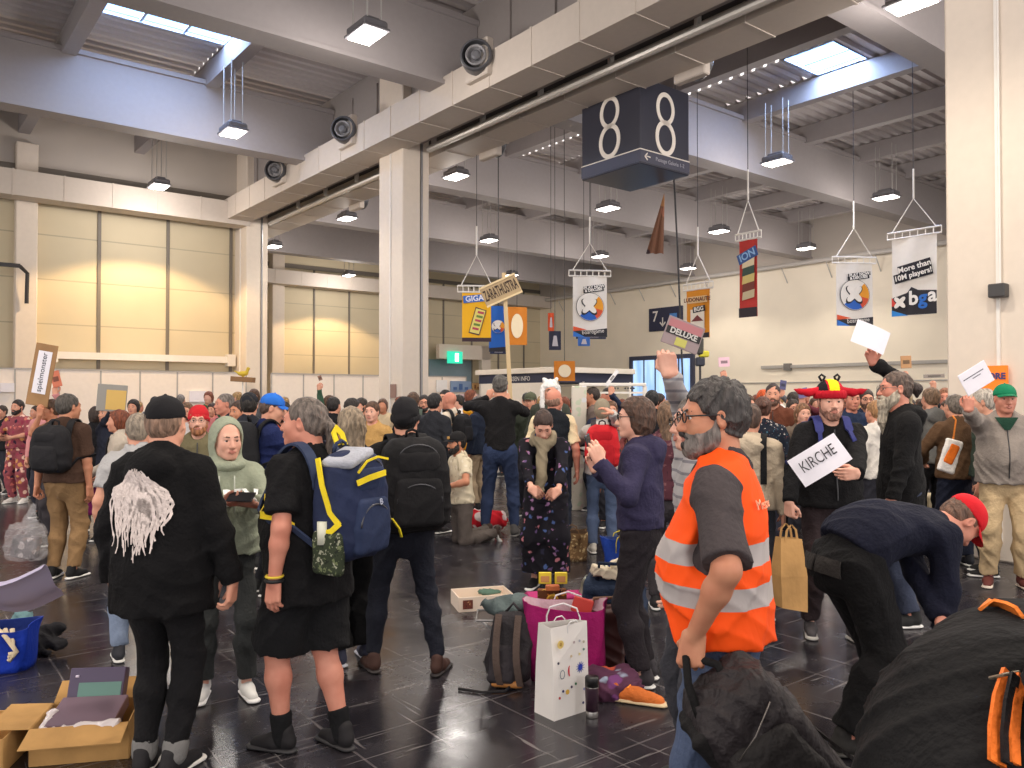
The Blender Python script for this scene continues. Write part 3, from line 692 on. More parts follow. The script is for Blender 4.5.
def P_leg(p, s_, o=0.0, upto=1.0, k=.03, wide=0.0, slim=1.0):
    S = p.S; G = (.7+.3*p.g)*slim; h_, kn, a = p.hip[s_], p.kne[s_], p.ank[s_]; Q = []
    r = (.092*G*S+o, .058*G*S+o, .058*G*S+o, .037*S+o)
    if upto <= .5:
        t = upto/.5; q = h_+(kn-h_)*t; d = nv(kn-h_); Q.append(rc(h_, q+d*.05, r[0], r[0]+(r[1]-r[0])*t+wide, k, cut=(q,d)))
    else:
        t = (upto-.5)/.5; q = kn+(a-kn)*t; d = nv(a-kn); Q.append(rc(h_, kn, r[0], r[1]+wide*.5, k)); m = kn+(a-kn)*.35
        Q.append(rc(kn, m, r[1]+wide*.5, r[2]*1.02+wide*.6, k))
        if o > 0: Q.append(rc(m, q+d*.03, r[2]*1.02+wide*.6, r[2]+(r[3]-r[2])*t+wide, k, cut=(q,d)))
        else: Q.append(rc(m, a, r[2]*1.0, r[3], k))
    return Q
def P_head(p, det=True, jaw=1.0):
    S = p.S*1.03; R = p.HR; c = p.hc; T = lambda x,y,z: c+R@np.array([x,y,z])*S; Q = []
    E = lambda q, r, k=.02, **w_: el(T(*q), np.array(r)*S, R, k*S, **w_)
    K = lambda a, b, r, r2, k=.015, **w_: rc(T(*a),T(*b),r*S,r2*S,k*S, **w_)
    Q += [E((0,-.014,.030),(.075,.096,.089)), E((0,.030,-.035),(.061*jaw,.060,.078),.03)]
    Q += [K((.046*jaw,.0,-.062),(.016,.066,-.098),.019,.02,.03), K((-.046*jaw,.0,-.062),(-.016,.066,-.098),.019,.02,.03)]
    Q += [K((-.034,.076,.022),(.034,.076,.022),.013,.013,.02)]
    Q += [E((.036,.060,-.030),(.024,.022,.026),.03), E((-.036,.060,-.030),(.024,.022,.026),.03)]
    if det:
        for x in (-1,1): Q.append(E((.031*x,.098,.001),(.019,.016,.011),.014, sub=True))
    if det:
        for x in (-1,1): Q += [K((.019*x,.087,.0095),(.043*x,.083,.0085),.0052,.0052,.004), K((.020*x,.0855,-.0085),(.042*x,.082,-.0080),.0042,.0042,.004)]
    Q += [K((0,.084,.008),(0,.108,-.034),.0085,.0125,.012), E((.011,.098,-.038),(.010,.011,.008),.008), E((-.011,.098,-.038),(.010,.011,.008),.008)]
    Q += [K((-.018,.084,-.066),(.018,.084,-.066),.012,.012,.015)]
    if det: Q.append(E((0,.101,-.0665),(.026,.008,.0022),.004, sub=True))
    for x in (-1,1):
        Q.append(el(T(.076*x,-.008,-.004), np.array([.010,.020,.032])*S, R@rotz(-.35*x), .006))
        if det: Q.append(el(T(.085*x,-.004,-.002), np.array([.006,.010,.018])*S, R@rotz(-.35*x), .004, sub=True))
    g = p.g**.5; Q.append(rc(T(0,-.022,-.045), p.nb-p.up*.01, .054*S*g, .060*S*g, .03))
    Q.append(rc(p.nb-p.up*.02, p.shc, .060*S*g, .075*S*g, .04))
    return Q, T, R
def mask_mesh(prims, h, boxes, hs, sm=0, wr=0):
    """coarse mesh of everything outside the boxes plus finer meshes inside them, as one mesh"""
    P, F = Field(prims, h, wr).mesh(); c = P[F].mean(1); keep = np.ones(len(F),bool)
    for lo, hi in boxes: keep &= ~np.all((c > lo+h*1.3)&(c < hi-h*1.3),1)
    Ps = [P]; Fs = [F[keep]]; n = len(P)
    for (lo,hi), hh in zip(boxes,hs):
        q, f = Field(prims, hh, wr, box=(lo,hi)).mesh()
        Ps.append(q); Fs.append(f+n); n += len(q)
    return np.concatenate(Ps), np.concatenate(Fs)
def cleanup(P, F):
    u, inv = np.unique(F, return_inverse=True); return P[u], inv.reshape(F.shape)
EYEM = {}
def eye_mats(c=(70,60,52)):
    if c not in EYEM:
        EYEM[c] = [plain((226,220,214), .25), plain(c, .2)]
    return EYEM[c]
def person(name_lab, cat='person', loc=(0,0), yaw=0.0, hd=.0055, h=.012, hh=.0042, hc_=.011, sk='w', hair=None, hairc=(60,45,36), beard=None, beardc=None, glasses=None,
           top=None, legs=None, shoes=None, hat=None, lod=0, body_legs=False, over=None, hood=None, name='person', group=None, mood=0, **rk):
    """top = dict(c=, kind=tee|long|hoodie|jacket, mat=, hem=, sleeve=, loose=); legs = dict(c=, upto=, mat=)"""
    p = rig(**rk); S = p.S
    root = empty(name, (loc[0],loc[1],0), math.radians(yaw)); thing(root, name_lab, cat, group); p.root = root
    det = lod == 0
    Q, T, HR = P_head(p, det=lod < 2, jaw=1.0+.12*(p.g-1)*2); prims = list(Q)
    sleeves = (top or {}).get('sleeve', {'tee':.34,'long':1.0,'hoodie':1.0,'jacket':1.0,'vest':.0}.get((top or {}).get('kind','tee'),.34))
    sl = {s_: sleeves[s_] if isinstance(sleeves,dict) else sleeves for s_ in (-1,1)}
    prims += [rc(p.pel, p.che, .09, .10, .03, (p.fw,.6)), rc(p.che, p.shc, .10, .08, .03, (p.fw,.6))]
    for s_ in (-1,1):
        q = P_arm(p, s_, -.004 if sl[s_] < .9 else -.008, 1.1); prims += q
        hd_ = p.hand[s_]; prims += hand(p.wri[s_]-nv(p.hand[s_]['f'])*.004, hd_['f'], hd_['n'], s_*hd_['flip']*(1), S*(.95+.05*p.g), hd_['curl'], hd_['sp'], hd_['thumb'])
    if body_legs:
        for s_ in (-1,1): prims += P_leg(p, s_, -.004, 1.0); prims.append(rc(p.ank[s_], p.ank[s_]+p.toe[s_]*.07*S-[0,0,.05*S], .030*S, .02*S,.02))
    else:
        for s_ in (-1,1): prims += [rc(p.pel, p.kne[s_], .05, .03, .02), rc(p.kne[s_], p.ank[s_], .03,.025,.02), rc(p.ank[s_], p.ank[s_]+p.toe[s_]*.08*S-[0,0,.04*S],.025,.02,.02)]
    boxes = []; hs = []
    if lod < 2:
        boxes.append((p.hc-np.array([.15,.15,.15])*S*1.05, p.hc+np.array([.15,.15,.16])*S*1.05)); hs.append(hd if lod == 0 else .009)
        for s_ in (-1,1):
            c = p.wri[s_]+nv(p.hand[s_]['f'])*.07; boxes.append((c-.125*S, c+.125*S)); hs.append(hh if lod == 0 else .0075)
    P, F = mask_mesh(prims, h, boxes, hs); P, F = cleanup(P, F); fast_mesh('body', P, F, skin(SKIN.get(sk,sk)), root)
    # eyes, brows, lips
    if lod < 2:
        for x in (-1,1):
            mb = MB(); n_ = 10; mb.lathe([(.0115*math.sin(PI*(i+.02)/8.04),-.0115*math.cos(PI*(i+.02)/8.04)) for i in range(9)], (0,0,0), n_, rotx(-PI/2))
            mm = [0 if v[1] < .0088 else 1 for v in [np.mean([mb.V[i] for i in f],axis=0) for f in mb.F]]
            V = np.array(mb.V)*S; V = V@HR.T+T(.031*x,.0775,.0008); o = mesh_obj('eye', V, mb.F, eye_mats(), root, True, fm=mm)
            bc = hairc if hair not in ('bald',None) or beardc is None else beardc
            grow('eyebrow', [rc(T(.015*x,.0915,.0225),T(.032*x,.0895,.0250),.0042*S,.0042*S,.004), rc(T(.032*x,.0895,.0255),T(.047*x,.079,.021),.0042*S,.003*S,.004)], hairm(bc), root, .0035 if lod == 0 else .005)
        lp = MB(); 
        grow('lips', [rc(T(-.023,.0915,-.0645),T(0,.0985,-.0610),.0035*S,.0052*S,.006), rc(T(.023,.0915,-.0645),T(0,.0985,-.0610),.0035*S,.0052*S,.006), rc(T(-.019,.0915,-.0695),T(0,.0975,-.0735),.004*S,.0058*S,.006), rc(T(.019,.0915,-.0695),T(0,.0975,-.0735),.004*S,.0058*S,.006)], plain((186,118,102),.5), root, .003 if lod == 0 else .0045)
    # hair
    hp = None; hcut = [(T(0,.083,.067), HR@np.array([0,.80,-.60])), ]
    if hair in ('short','crop','bun','pony','curly','long','bob'):
        th = {'short':.010,'crop':.006,'curly':.015,'bob':.018,'long':.014,'bun':.009,'pony':.008}[hair]
        hp = [el(T(0,-.018,.034), (np.array([.076,.096,.087])+th)*S, HR, .01, cuts=hcut)]
        hp.append(el(T(0,-.045,-.005), (np.array([.070,.064,.075])+th*.8)*S, HR, .02, cuts=[(T(0,-.01,0), HR@np.array([0,1,-.15])),(T(0,0,-.07), HR@np.array([0,0,-1]))]))
        if hair in ('bun',): hp.append(el(T(0,-.13,.04), np.array([.038,.035,.038])*S, HR, .015))
        if hair == 'pony': hp += [rc(T(0,-.105,.02),T(0,-.135,-.02),.022*S,.028*S,.01), rc(T(0,-.135,-.02),T(0,-.13,-.17),.028*S,.012*S,.01)]
        if hair == 'bob': hp += [el(T(0,-.03,-.02), np.array([.095,.095,.115])*S, HR, .02, cuts=[(T(0,.045,0), HR@np.array([0,1,-.2])),(T(0,0,-.115), HR@np.array([0,0,-1]))])]
        if hair == 'long': hp += [el(T(0,-.04,-.02), np.array([.09,.08,.12])*S, HR, .02, cuts=[(T(0,.03,0), HR@np.array([0,1,-.2]))]), rc(T(0,-.075,-.03),T(0,-.11,-.27),.075*S,.055*S,.03,(HR[:,1],.5))]
        if rk.get('_', None): pass
        grow('hair', hp, hairm(hairc), root, .006 if lod == 0 else (.009 if lod == 1 else .014), wr=.004 if hair != 'curly' else .008, seed=int(H_seed(name_lab))%17, ws=2.2 if hair != 'curly' else 3.0)
    if beard:
        b = beard; bc = beardc or hairc
        e_ = .006+.003*min(b,2); bp = [el(T(0,.030,-.048),(np.array([.061,.060,.074])+e_)*S, HR, .02), el(T(0,.066,-.095),np.array([.036,.030,.034])*S*(1+.1*b),HR,.02)]
        for x in (-1,1): bp += [rc(T(.052*x,.0,-.058),T(.018*x,.066,-.100),(.019+e_)*S,(.022+e_)*S,.02), rc(T(.064*x,.004,-.01),T(.056*x,.006,-.06),.014*S,.018*S,.01)]
        bx0, bx1 = T(0,0,0)-.3, T(0,0,0)+.3
        bp += [half(T(0,-.004,0), HR@np.array([0,-1,0]), bx0, bx1, .004)]
        for x in (-1,1): bp.append(el(T(.040*x,.085,-.010),np.array([.036,.05,.040])*S,HR,.006,sub=True))
        bp.append(half(T(0,.06,-.02), HR@np.array([0,.5,1]), bx0, bx1, .004)); bp.append(el(T(0,.105,-.028),np.array([.022,.03,.020])*S,HR,.006,sub=True))
        bp += [rc(T(0,.0985,-.0525),T(-.027,.0905,-.062),.0075*S,.006*S,.008),rc(T(0,.0985,-.0525),T(.027,.0905,-.062),.0075*S,.006*S,.008)]
        if b > 1.5: bp += [rc(T(0,.07,-.09),T(0,.085,-.10-.1*b/2),.045*S,.028*S,.03), rc(T(0,.085,-.10-.1*b/2),T(0,.075,-.12-.16*b/2),.03*S,.01*S,.03)]
        bp.append(el(T(0,.1,-.0675),np.array([.018,.016,.006])*S,HR,.004,sub=True))
        grow('beard', bp, hairm(bc), root, .006 if lod == 0 else .009, wr=.004, seed=3, ws=2.4)
    if glasses:
        mb = MB()
        for x in (-1,1):
            pts = [T(.033*x+.023*math.cos(a), .101, .003+.017*math.sin(a)) for a in np.linspace(0,2*PI,17)]; mb.tube(pts, .0018*S if glasses != 'dark' else .0027*S, 6)
            mb.tube([T(.056*x,.10,.008),T(.078*x,.085,.008),T(.082*x,.0,.008)], .0019*S if glasses != 'dark' else .003*S, 6)
        mb.tube([T(-.010,.102,.006),T(.010,.102,.006)], .002*S, 6)
        mb.build('glasses', plain((26,24,26),.3) if glasses != 'thin' else plain((120,110,104),.3,.8), root, True)
    # clothing
    ch = hc_*(1,1.25,1.6)[lod]
    if legs is not None:
        Lg = dict(legs); m = Lg.get('mat') or cloth(Lg['c'], fold=1.3); up = Lg.get('upto',.97); o_ = Lg.get('o',.008); q = []
        q.append(rc(p.pel-[0,0,.04], p.pel+(p.wai-p.pel)*.55, .149*(.8+.2*p.g)*p.g**.5+o_, .138*(.8+.2*p.g)*p.g**.6+o_, .05, (p.fw0,.72*(.9+.1*p.g))))
        if Lg.get('skirt'):
            z0 = Lg['skirt']; q += [rc(p.hip[s_],p.kne[s_],.11,.10,.05) for s_ in (-1,1)]+[rc(p.kne[s_],p.ank[s_],.10,.10,.05,cut=((0,0,z0+.02),(0,0,-1))) for s_ in (-1,1)]; q.append(rc(p.pel, np.array([p.pel[0],p.pel[1],z0]), .15*p.g**.5, .2*p.g**.5, .05, (np.array([0,1.0,0]),.8), cut=((0,0,z0+.02),(0,0,-1))))
        else:
            for s_ in (-1,1): q += P_leg(p, s_, o_, up, wide=Lg.get('wide',.012), slim=Lg.get('slim',1.0))
        grow(Lg.get('name','trousers'), q, m, root, ch, Lg.get('wr',.010), seed=2)
        if Lg.get('belt'): grow('belt', [rc(p.pel+(p.wai-p.pel)*.42, p.pel+(p.wai-p.pel)*.5, .163*(.8+.2*p.g)*p.g**.5+.008, None, .01, (p.fw0,.72*(.9+.1*p.g)), cut=None)]+[half(p.pel+(p.wai-p.pel)*.62,p.up,p.pel-.4,p.pel+.4),half(p.pel+(p.wai-p.pel)*.32,-p.up,p.pel-.4,p.pel+.4)], plain(Lg['belt'],.5), root, ch)
    if top is not None:
        Tp = dict(top); m = Tp.get('mat') or cloth(Tp['c'], fold=1.2); kd = Tp.get('kind','tee'); o_ = {'tee':.012,'long':.012,'hoodie':.020,'jacket':.022,'vest':.016}[kd]+Tp.get('o',0); lo_ = Tp.get('loose',.012)
        hem = Tp.get('hem', {'tee':-.03,'long':-.03,'hoodie':-.045,'jacket':-.10,'vest':-.05}[kd])
        q = P_torso(p, o_, loose=lo_); hp_ = p.pel+np.array([0,0,hem*S])
        if hem < -.02: 
            q.append(rc(p.pel, hp_-[0,0,.05], .154*(.8+.2*p.g)*p.g**.5+o_+lo_*.6, .157*(.8+.2*p.g)*p.g**.5+o_+lo_, .05, (p.fw0,.76*(.9+.1*p.g))))
        q.append(half(hp_, -nv(p.wai-p.pel)*[1,1,1], hp_-[.5,.5,.6], hp_+[.5,.5,.3], .01))
        for s_ in (-1,1): q += P_arm(p, s_, o_*.75, sl[s_], wide=Tp.get('swide',.012 if kd == 'tee' else .004)) if sl[s_] > .05 else []
        # neck opening
        nk = p.nb+p.up*.035*S+p.fw*.03*S
        if kd in ('tee','long','vest'): q.append(el(p.nb+p.up*.045*S+p.fw*.03*S, np.array([.068,.075,.045])*S*(.9+.1*p.g), np.stack([p.X,p.fw,p.up],1), .012, sub=True))
        if kd == 'hoodie' and not Tp.get('hoodup'):
            B = np.stack([p.X,p.fw,p.up],1)
            for a0 in range(-7,8):
                a = a0*.21; r_ = .098*S; c = p.nb+p.X*math.sin(a)*r_-p.fw*(math.cos(a)*r_*.85-.0*S)-p.up*(.0+.02*(1-math.cos(a)))*S; q.append(el(c, np.array([.034,.034,.045])*S, B, .02))
            q.append(el(p.nb-p.fw*.105*S-p.up*.035*S, np.array([.125,.055,.085])*S, B, .02)); q.append(rc(p.nb-p.fw*.125*S-p.up*.045*S, p.nb-p.fw*.135*S-p.up*.13*S, .075*S, .02*S, .02,(p.fw,.45)))
            q.append(el(p.nb+p.up*.06*S+p.fw*.025*S, np.array([.066,.075,.07])*S, B, .01, sub=True))
        if kd == 'jacket':
            B = np.stack([p.X,p.fw,p.up],1)
            for a0 in range(-8,9):
                a = a0*.2; r_ = .075*S; c = p.nb+p.X*math.sin(a)*r_-p.fw*(math.cos(a)*r_*.9-.01*S)+p.up*.012*S; q.append(el(c, np.array([.02,.02,.034])*S, B, .015))
            q.append(el(p.nb+p.up*.05*S+p.fw*.04*S, np.array([.058,.085,.06])*S, B, .01, sub=True))
        o = grow(Tp.get('name', {'tee':'t_shirt','long':'sweater','hoodie':'hoodie','jacket':'jacket','vest':'waistcoat'}[kd]), q, m, root, ch, Tp.get('wr',.010), seed=int(H_seed(name_lab))%13)
        p.topobj = o; p.tp = q
        if kd == 'jacket' and lod < 2:
            mb = MB(); pts = []
            for t in np.linspace(0,1,9):
                base = p.pel*(1-t)+(p.nb-p.up*.03)*t; pts.append(base)
            # zip follows the front surface
            zz = surf_path(q, np.array(pts), p.fw); mb.tube([z_+p.fw*.002 for z_ in zz], .005, 6); mb.build('zip', plain((60,60,62),.4,.5), root)
    if hood:    # raised hood
        q = [el(T(0,-.03,.015), np.array([.105,.118,.135])*S, HR, .02), rc(T(0,-.04,-.08), p.nb-p.fw*.02, .095*S,.11*S,.04), el(T(0,.01,-.15),np.array([.115,.105,.05])*S,HR,.03),
             el(T(0,.10,.0), np.array([.072,.105,.112])*S, HR, .012, sub=True), el(T(0,.03,-.02), np.array([.08,.10,.118])*S, HR, .01, sub=True)]
        grow('hood', q, cloth(hood), root, .007, .003, seed=5)
    if shoes is not None:
        for s_ in (-1,1):
            sh = dict(shoes); a = p.ank[s_]; d = p.toe[s_]; lift = a[2]-.085*S; gd = np.array([a[0],a[1],lift]); sd = np.array([d[1],-d[0],0]); B = np.stack([sd,d,[0,0,1]],1)
            if 'rot' in sh: pass
            tl = sh.get('tilt',{}).get(s_,0); 
            if tl: B = B@rotx(-tl); 
            gq = lambda y,z,x=0: (a+B@(np.array([x, y, z-.085])*S))
            up_ = [rc(gq(-.035,.055),gq(.04,.05),.040*S,.040*S,.02,(B[:,0],.82)), rc(gq(.04,.045),gq(.145,.030),.042*S,.030*S,.03,(B[:,0],1.0)), rc(gq(-.03,.06),gq(-.02,.105),.038*S,.04*S,.02)]
            up_.append(half(gq(0,.012), -B[:,2], a-.35, a+.35)); 
            o = grow('shoe', up_, cloth(sh['c'],.7,40,.2), root, .0075 if lod == 0 else .012, .0015, seed=1)
            so = [rc(gq(-.045,.014),gq(.155,.014),.040*S,.044*S,.01,(B[:,2],.34)),]
            so2 = grow('sole', so, plain(sh.get('sole',(230,228,224)),.6), o, .007 if lod == 0 else .012)
            if lod == 0 and sh.get('lace'):
                mb = MB()
                for i in range(4): mb.tube([gq(.02+.022*i,.083-.009*i,-.02),gq(.02+.022*i,.09-.009*i,0),gq(.02+.022*i,.083-.009*i,.02)], .003, 5)
                mb.build('laces', plain(sh['lace'],.7), o)
    if hat: make_hat(p, T, HR, hat, root, lod)
    p.T = T
    return p
def H_seed(s): return sum(ord(c)*(i+3) for i, c in enumerate(s))
def sdf_eval(prims, P):
    X, Y, Z = [np.ascontiguousarray(P[...,i]).astype(np.float32) for i in range(3)]; D = np.full(X.shape,.3,np.float32)
    for p in prims:
        if p.get('sub'): continue
        v = p['f'](X,Y,Z); k = p['k']; hh = np.maximum(k-np.abs(D-v),0)/k; D = np.minimum(D,v)-hh*hh*k*.25
    return D
def surf_path(prims, pts, d, reach=.4):
    """where a walk from each point along d leaves the shape"""
    pts = np.asarray(pts,float); d = np.broadcast_to(np.asarray(d,float), pts.shape); t = np.linspace(0,reach,101)
    D = sdf_eval(prims, pts[:,None,:]+d[:,None,:]*t[None,:,None]); i = np.where(D < 0, np.arange(101), -1).max(1)+1
    return [pts[k]+d[k]*t[min(i[k],100)] for k in range(len(pts))]
def press(o, prims, d, off=.005, reach=.5):
    """lays a flat mesh onto the shape, looking along -d"""
    d = nv(d); V = np.array([v.co[:] for v in o.data.vertices]); c = V-d*reach*.5; W = np.array(surf_path(prims, c, d, reach)); rel = 0
    for v, w_ in zip(o.data.vertices, W): v.co = w_+d*off
    o.data.update(); return o
def make_hat(p, T, HR, hat, root, lod):
    S = p.S; kd = hat['kind']; c = cloth(hat['c'],.85,50,.2); hs = .006 if lod == 0 else .010
    if kd == 'cap':
        back = -1 if hat.get('back') else 1
        o = grow('cap', [el(T(0,-.014,.040), np.array([.088,.108,.092])*S, HR, .01, cuts=[(T(0,0,.030), HR@np.array([0,.10*back,-1]))]), el(T(0,-.014,.133),np.array([.007,.007,.005])*S,HR,.003)], c, root, hs)
        y0 = .075*back
        G_ = []
        for i_ in range(9):
            f_ = i_/8; row = []
            for j_ in range(13):
                a = (j_/12-.5)*2*1.15; x_ = .080*math.sin(a)*(1-.12*f_*f_); ye = .094*math.cos(a*.9)+.0; yy = -.012+ye+(.078*math.cos(a*1.02)**.8 if abs(a) < 1.5 else 0)*f_; row.append(T(x_, yy*back if back > 0 else -yy-.03, .041-.018*f_-.016*(x_/.08)**2))
            G_.append(row)
        mbb = MB().grid(np.array(G_), thick=.004*back); mbb.build('brim', cloth(hat.get('bc',hat['c']),.8), o, True)
        if hat.get('badge'):
            mb = MB(); mb.box(T(0,.094,.062), (.055*S,.012,.034*S), HR@rotx(.25), 0, .004); mb.build('badge', plain(hat['badge'],.6), o)
    elif kd == 'beanie':
        o = grow('beanie', [el(T(0,-.022,.042), np.array([.089,.108,.100])*S, HR, .01, cuts=[(T(0,.05,.030), HR@np.array([0,.45,-1]))]), rc(T(0,-.06,.03),T(0,-.08,.0),.07*S,.06*S,.02)] if hat.get('slouch') is None else
             [el(T(0,-.02,.045), np.array([.092,.110,.105])*S, HR, .02, cuts=[(T(0,.05,.030), HR@np.array([0,.5,-1]))]), el(T(0,-.075,-.005), np.array([.085,.06,.08])*S, HR, .03)], c, root, hs, .003, ws=2)
        tr = [rc(T(.084*math.sin(a),-.020+.101*math.cos(a),.030-.05*(1-math.cos(a))*.45),T(.084*math.sin(a+.27),-.020+.101*math.cos(a+.27),.030-.05*(1-math.cos(a+.27))*.45),.008*S,.008*S,.008,(HR[:,2],2.4)) for a in np.arange(0,2*PI,.262)]
        grow('cuff', tr, c, o, hs)
    return
# ================================================================== casting helpers
TAKEN = []
def solid(q):
    a = q[0]*AX[0]+q[1]*AX[1]; b = q[0]*BX[0]+q[1]*BX[1]
    return (17<a<21.3 and 19.2<b<24.3) or (8.6<a<10.1 and 14.8<b<16.7) or (b > 24.0) or a > 31 or (8.6<a<10.1 and 2.4<b<4.3)
def cast(label, u, vf=None, vt=None, y=None, yaw=0, H=None, capz=0.0, **k):
    """a person whose feet meet the floor at pixel (u, vf) (or at depth y) and whose head top is seen at row vt"""
    if y is None: y = ground(u,vf)[1]
    if k.pop('free', False):
        best = None
        for dy in (0,.3,-.3,.6,-.6,.9,-.9,1.2,-1.2,1.6,2.0,2.5,3.0,-1.6):
            yy = y+dy; q = np.array([(u-512)/FPX*yy, yy]); m = min([np.linalg.norm(q-o) for o in TAKEN] or [9]); bad = solid(q)
            if best is None or (m-9*bad) > best[0]: best = (m-9*bad, yy)
            if m > .62 and not bad: best = (m, yy); break
        y = best[1]
    x = (u-512)/FPX*y; TAKEN.append(np.array([x,y]))
    if H is None: H = min(max(at(u,vt,y)[2]-capz,1.40),1.98)
    S = H/1.78; Rl = rotz(-math.radians(yaw))
    for s_ in ('L','R'):
        d = k.get(s_)
        if d:
            d = dict(d)
            if 'px' in d: P = at(*d['px']); d['t'] = Rl@(P-np.array([x,y,0]))/S
            if 'fw' in d: d['f'] = Rl@np.array(d['fw'],float)
            if 'nw' in d: d['n'] = Rl@np.array(d['nw'],float)
            if 'pw' in d: d['pole'] = Rl@np.array(d['pw'],float)
            k[s_] = d
    p = person(label, loc=(x,y), yaw=yaw, H=H, **k); p.x = x; p.y = y; p.yaw = math.radians(yaw)
    p.W = lambda q: rotz(p.yaw)@np.asarray(q,float)+np.array([p.x,p.y,0]); p.L = lambda q: rotz(-p.yaw)@(np.asarray(q,float)-np.array([p.x,p.y,0]))
    return p
def worn(p, name, label, cat='backpack', group=None):
    r = empty(name, (p.x,p.y,0), p.yaw); return thing(r, label, cat, group)
def backpack(p, label, c, w_=.30, hgt=.46, dep=.17, dz=0.0, strap=None, pocket=None, lod=0, shift=(0,0,0), group=None, extra=None, two=True, tilt=0.0):
    r = worn(p, 'backpack', label, 'backpack', group); S = p.S; X, F_, U = p.X, p.fw, p.up; B = np.stack([X,F_,U],1)@rotx(tilt)
    ys = surf_path(p.tp, np.array([p.che+U*(-.12),p.che,p.che+U*.12]), -F_); back = max(float((q-p.che)@-F_) for q in ys)
    c0 = p.che-F_*(back+dep*.5-.012)-U*(.05-dz)+X*shift[0]+F_*shift[1]+U*shift[2]; hh = .009 if lod == 0 else .013
    m = cloth(c,.8,45,.3,fold=1.4); T = lambda x,y,z: c0+B@np.array([x,y,z])
    o = grow('pack', [bx(c0,(w_/2,dep/2,hgt/2),B,.085,.02,taper=.17,bulge=.022)], m, r, hh, .006, seed=4)
    pc = cloth(pocket or c,.8,45,.3,fold=1.2)
    grow('front_pocket', [bx(T(0,-dep/2,-hgt*.17),(w_*.38,.035,hgt*.26),B,.03,.02,taper=.06,bulge=.008)], pc, r, hh, .004, seed=2)
    grow('upper_pocket', [bx(T(0,-dep/2+.01,hgt*.24),(w_*.33,.028,hgt*.12),B,.025,.02,bulge=.006)], pc, r, hh, .003, seed=6)
    if lod == 0:
        for s_ in (-1,1): grow('side_pocket', [bx(T(s_*w_*.5,0,-hgt*.26),(.022,dep*.34,hgt*.17),B,.02,.02)], pc, r, hh, .003)
        mb = MB(); mb.tube([T(w_*.36*math.cos(a),-dep/2-.037-.0*a,-hgt*.17+hgt*.19*math.sin(a)) for a in np.linspace(.0,PI,15)], .0045, 5); mb.build('zip', plain((84,84,88),.4,.5), r, True)
        mb = MB(); mb.tube([T(w_*.34*math.cos(a),-dep*.42-.02,hgt*.26+hgt*.17*math.sin(a)) for a in np.linspace(.1,PI-.1,13)], .004, 5); mb.build('zip', plain((84,84,88),.4,.5), r, True)
    MB().tube([T(-.035,dep*.35,hgt/2-.01),T(-.03,dep*.3,hgt/2+.03),T(0,dep*.28,hgt/2+.042),T(.03,dep*.3,hgt/2+.03),T(.035,dep*.35,hgt/2-.01)], .009, 6).build('handle', cloth(strap or c,.8), r, True)
    sc = cloth(strap or c,.8,45,.3)
    for s_ in (-1,1):
        base = p.che+X*s_*.098*S+U*.04; an = np.radians(np.linspace(-8,168,24)); dirs = np.array([-F_*math.cos(a)+U*math.sin(a) for a in an]); pts = surf_path(p.tp, np.array([base]*len(an)), dirs)
        pts = [q+d*.010 for q, d in zip(pts,dirs)]
        e = p.wai+X*s_*.16*S-F_*.06; q2 = surf_path(p.tp, np.array([p.che-U*(.05+.03*i_) for i_ in range(4)]), np.array([nv(X*s_*1.0+F_*f_) for f_ in (1.0,.45,.0,-.5)])); pts += [q+X*s_*.01 for q in q2]+[T(s_*w_*.42,dep*.3,-hgt*.40)]
        P = np.array(pts); G = []
        for i in range(len(P)):
            t = nv(P[min(i+1,len(P)-1)]-P[max(i-1,0)]); out = nv(P[i]-(p.che+X*s_*.07)); sd = nv(np.cross(t,out)); wd = (.028 if i < 20 else .014); G.append([P[i]+sd*wd*q for q in (-1,-.5,.5,1)])
        MB().grid(np.array(G), thick=.012).build('shoulder_strap', sc, r, True)
    p.packT = T; p.packB = B; return r
def paper(name, label, P, xdir, ydir, w_, hgt, mat, cat='sheet of paper', curl=.04, group=None, back=None, thick=.0015):
    """a sheet centred at P with a little curl"""
    x = nv(xdir); y = nv(np.asarray(ydir)-x*np.dot(x,ydir)); n = np.cross(x,y); G = []
    for i in range(9):
        s_ = i/8-.5; G.append([P+x*w_*s_+y*hgt*(j/6-.5)+n*curl*w_*(4*s_*s_-.5+.3*(j/6-.5)) for j in range(7)])
    o = MB().grid(np.array(G), thick=thick).build(name, mat, None, True); thing(o, label, cat, group); return o
def grp(mb, name, mat, parent): return mb.build(name, mat, parent)
m_paper = plain((236,232,240), .7); m_ink = plain((30,28,34), .7)
# ================================================================== the people near the camera
# man in the long black hoodie
p1 = cast('man from behind in a black cap and long black hoodie with a white back print', 164, 772, 391, yaw=-8, g=1.30, capz=.0, hair='crop', hairc=(146,116,96), hat=dict(kind='cap',c=(24,23,26)), head=(0,10,0),
    top=dict(c=(13,12,14), kind='hoodie', hem=-.20, loose=.02, o=.004), legs=dict(c=(22,21,23), slim=.95, upto=.93, wide=.004), shoes=dict(c=(38,36,38),sole=(220,216,210)), stance=.075,
    R=dict(px=(236,592,3.62), pole=(.8,-.5,0), fw=(-.1,0,-1), nw=(-1,.1,0), curl=.5), L=dict(t=(-.27,.03,.88)))
for s_ in (-1,1): grow('trouser_cuff', [rc(p1.kne[s_]+(p1.ank[s_]-p1.kne[s_])*.88, p1.kne[s_]+(p1.ank[s_]-p1.kne[s_])*.97, .056, .054, .005)], cloth((120,118,116),.9), p1.root, .008)
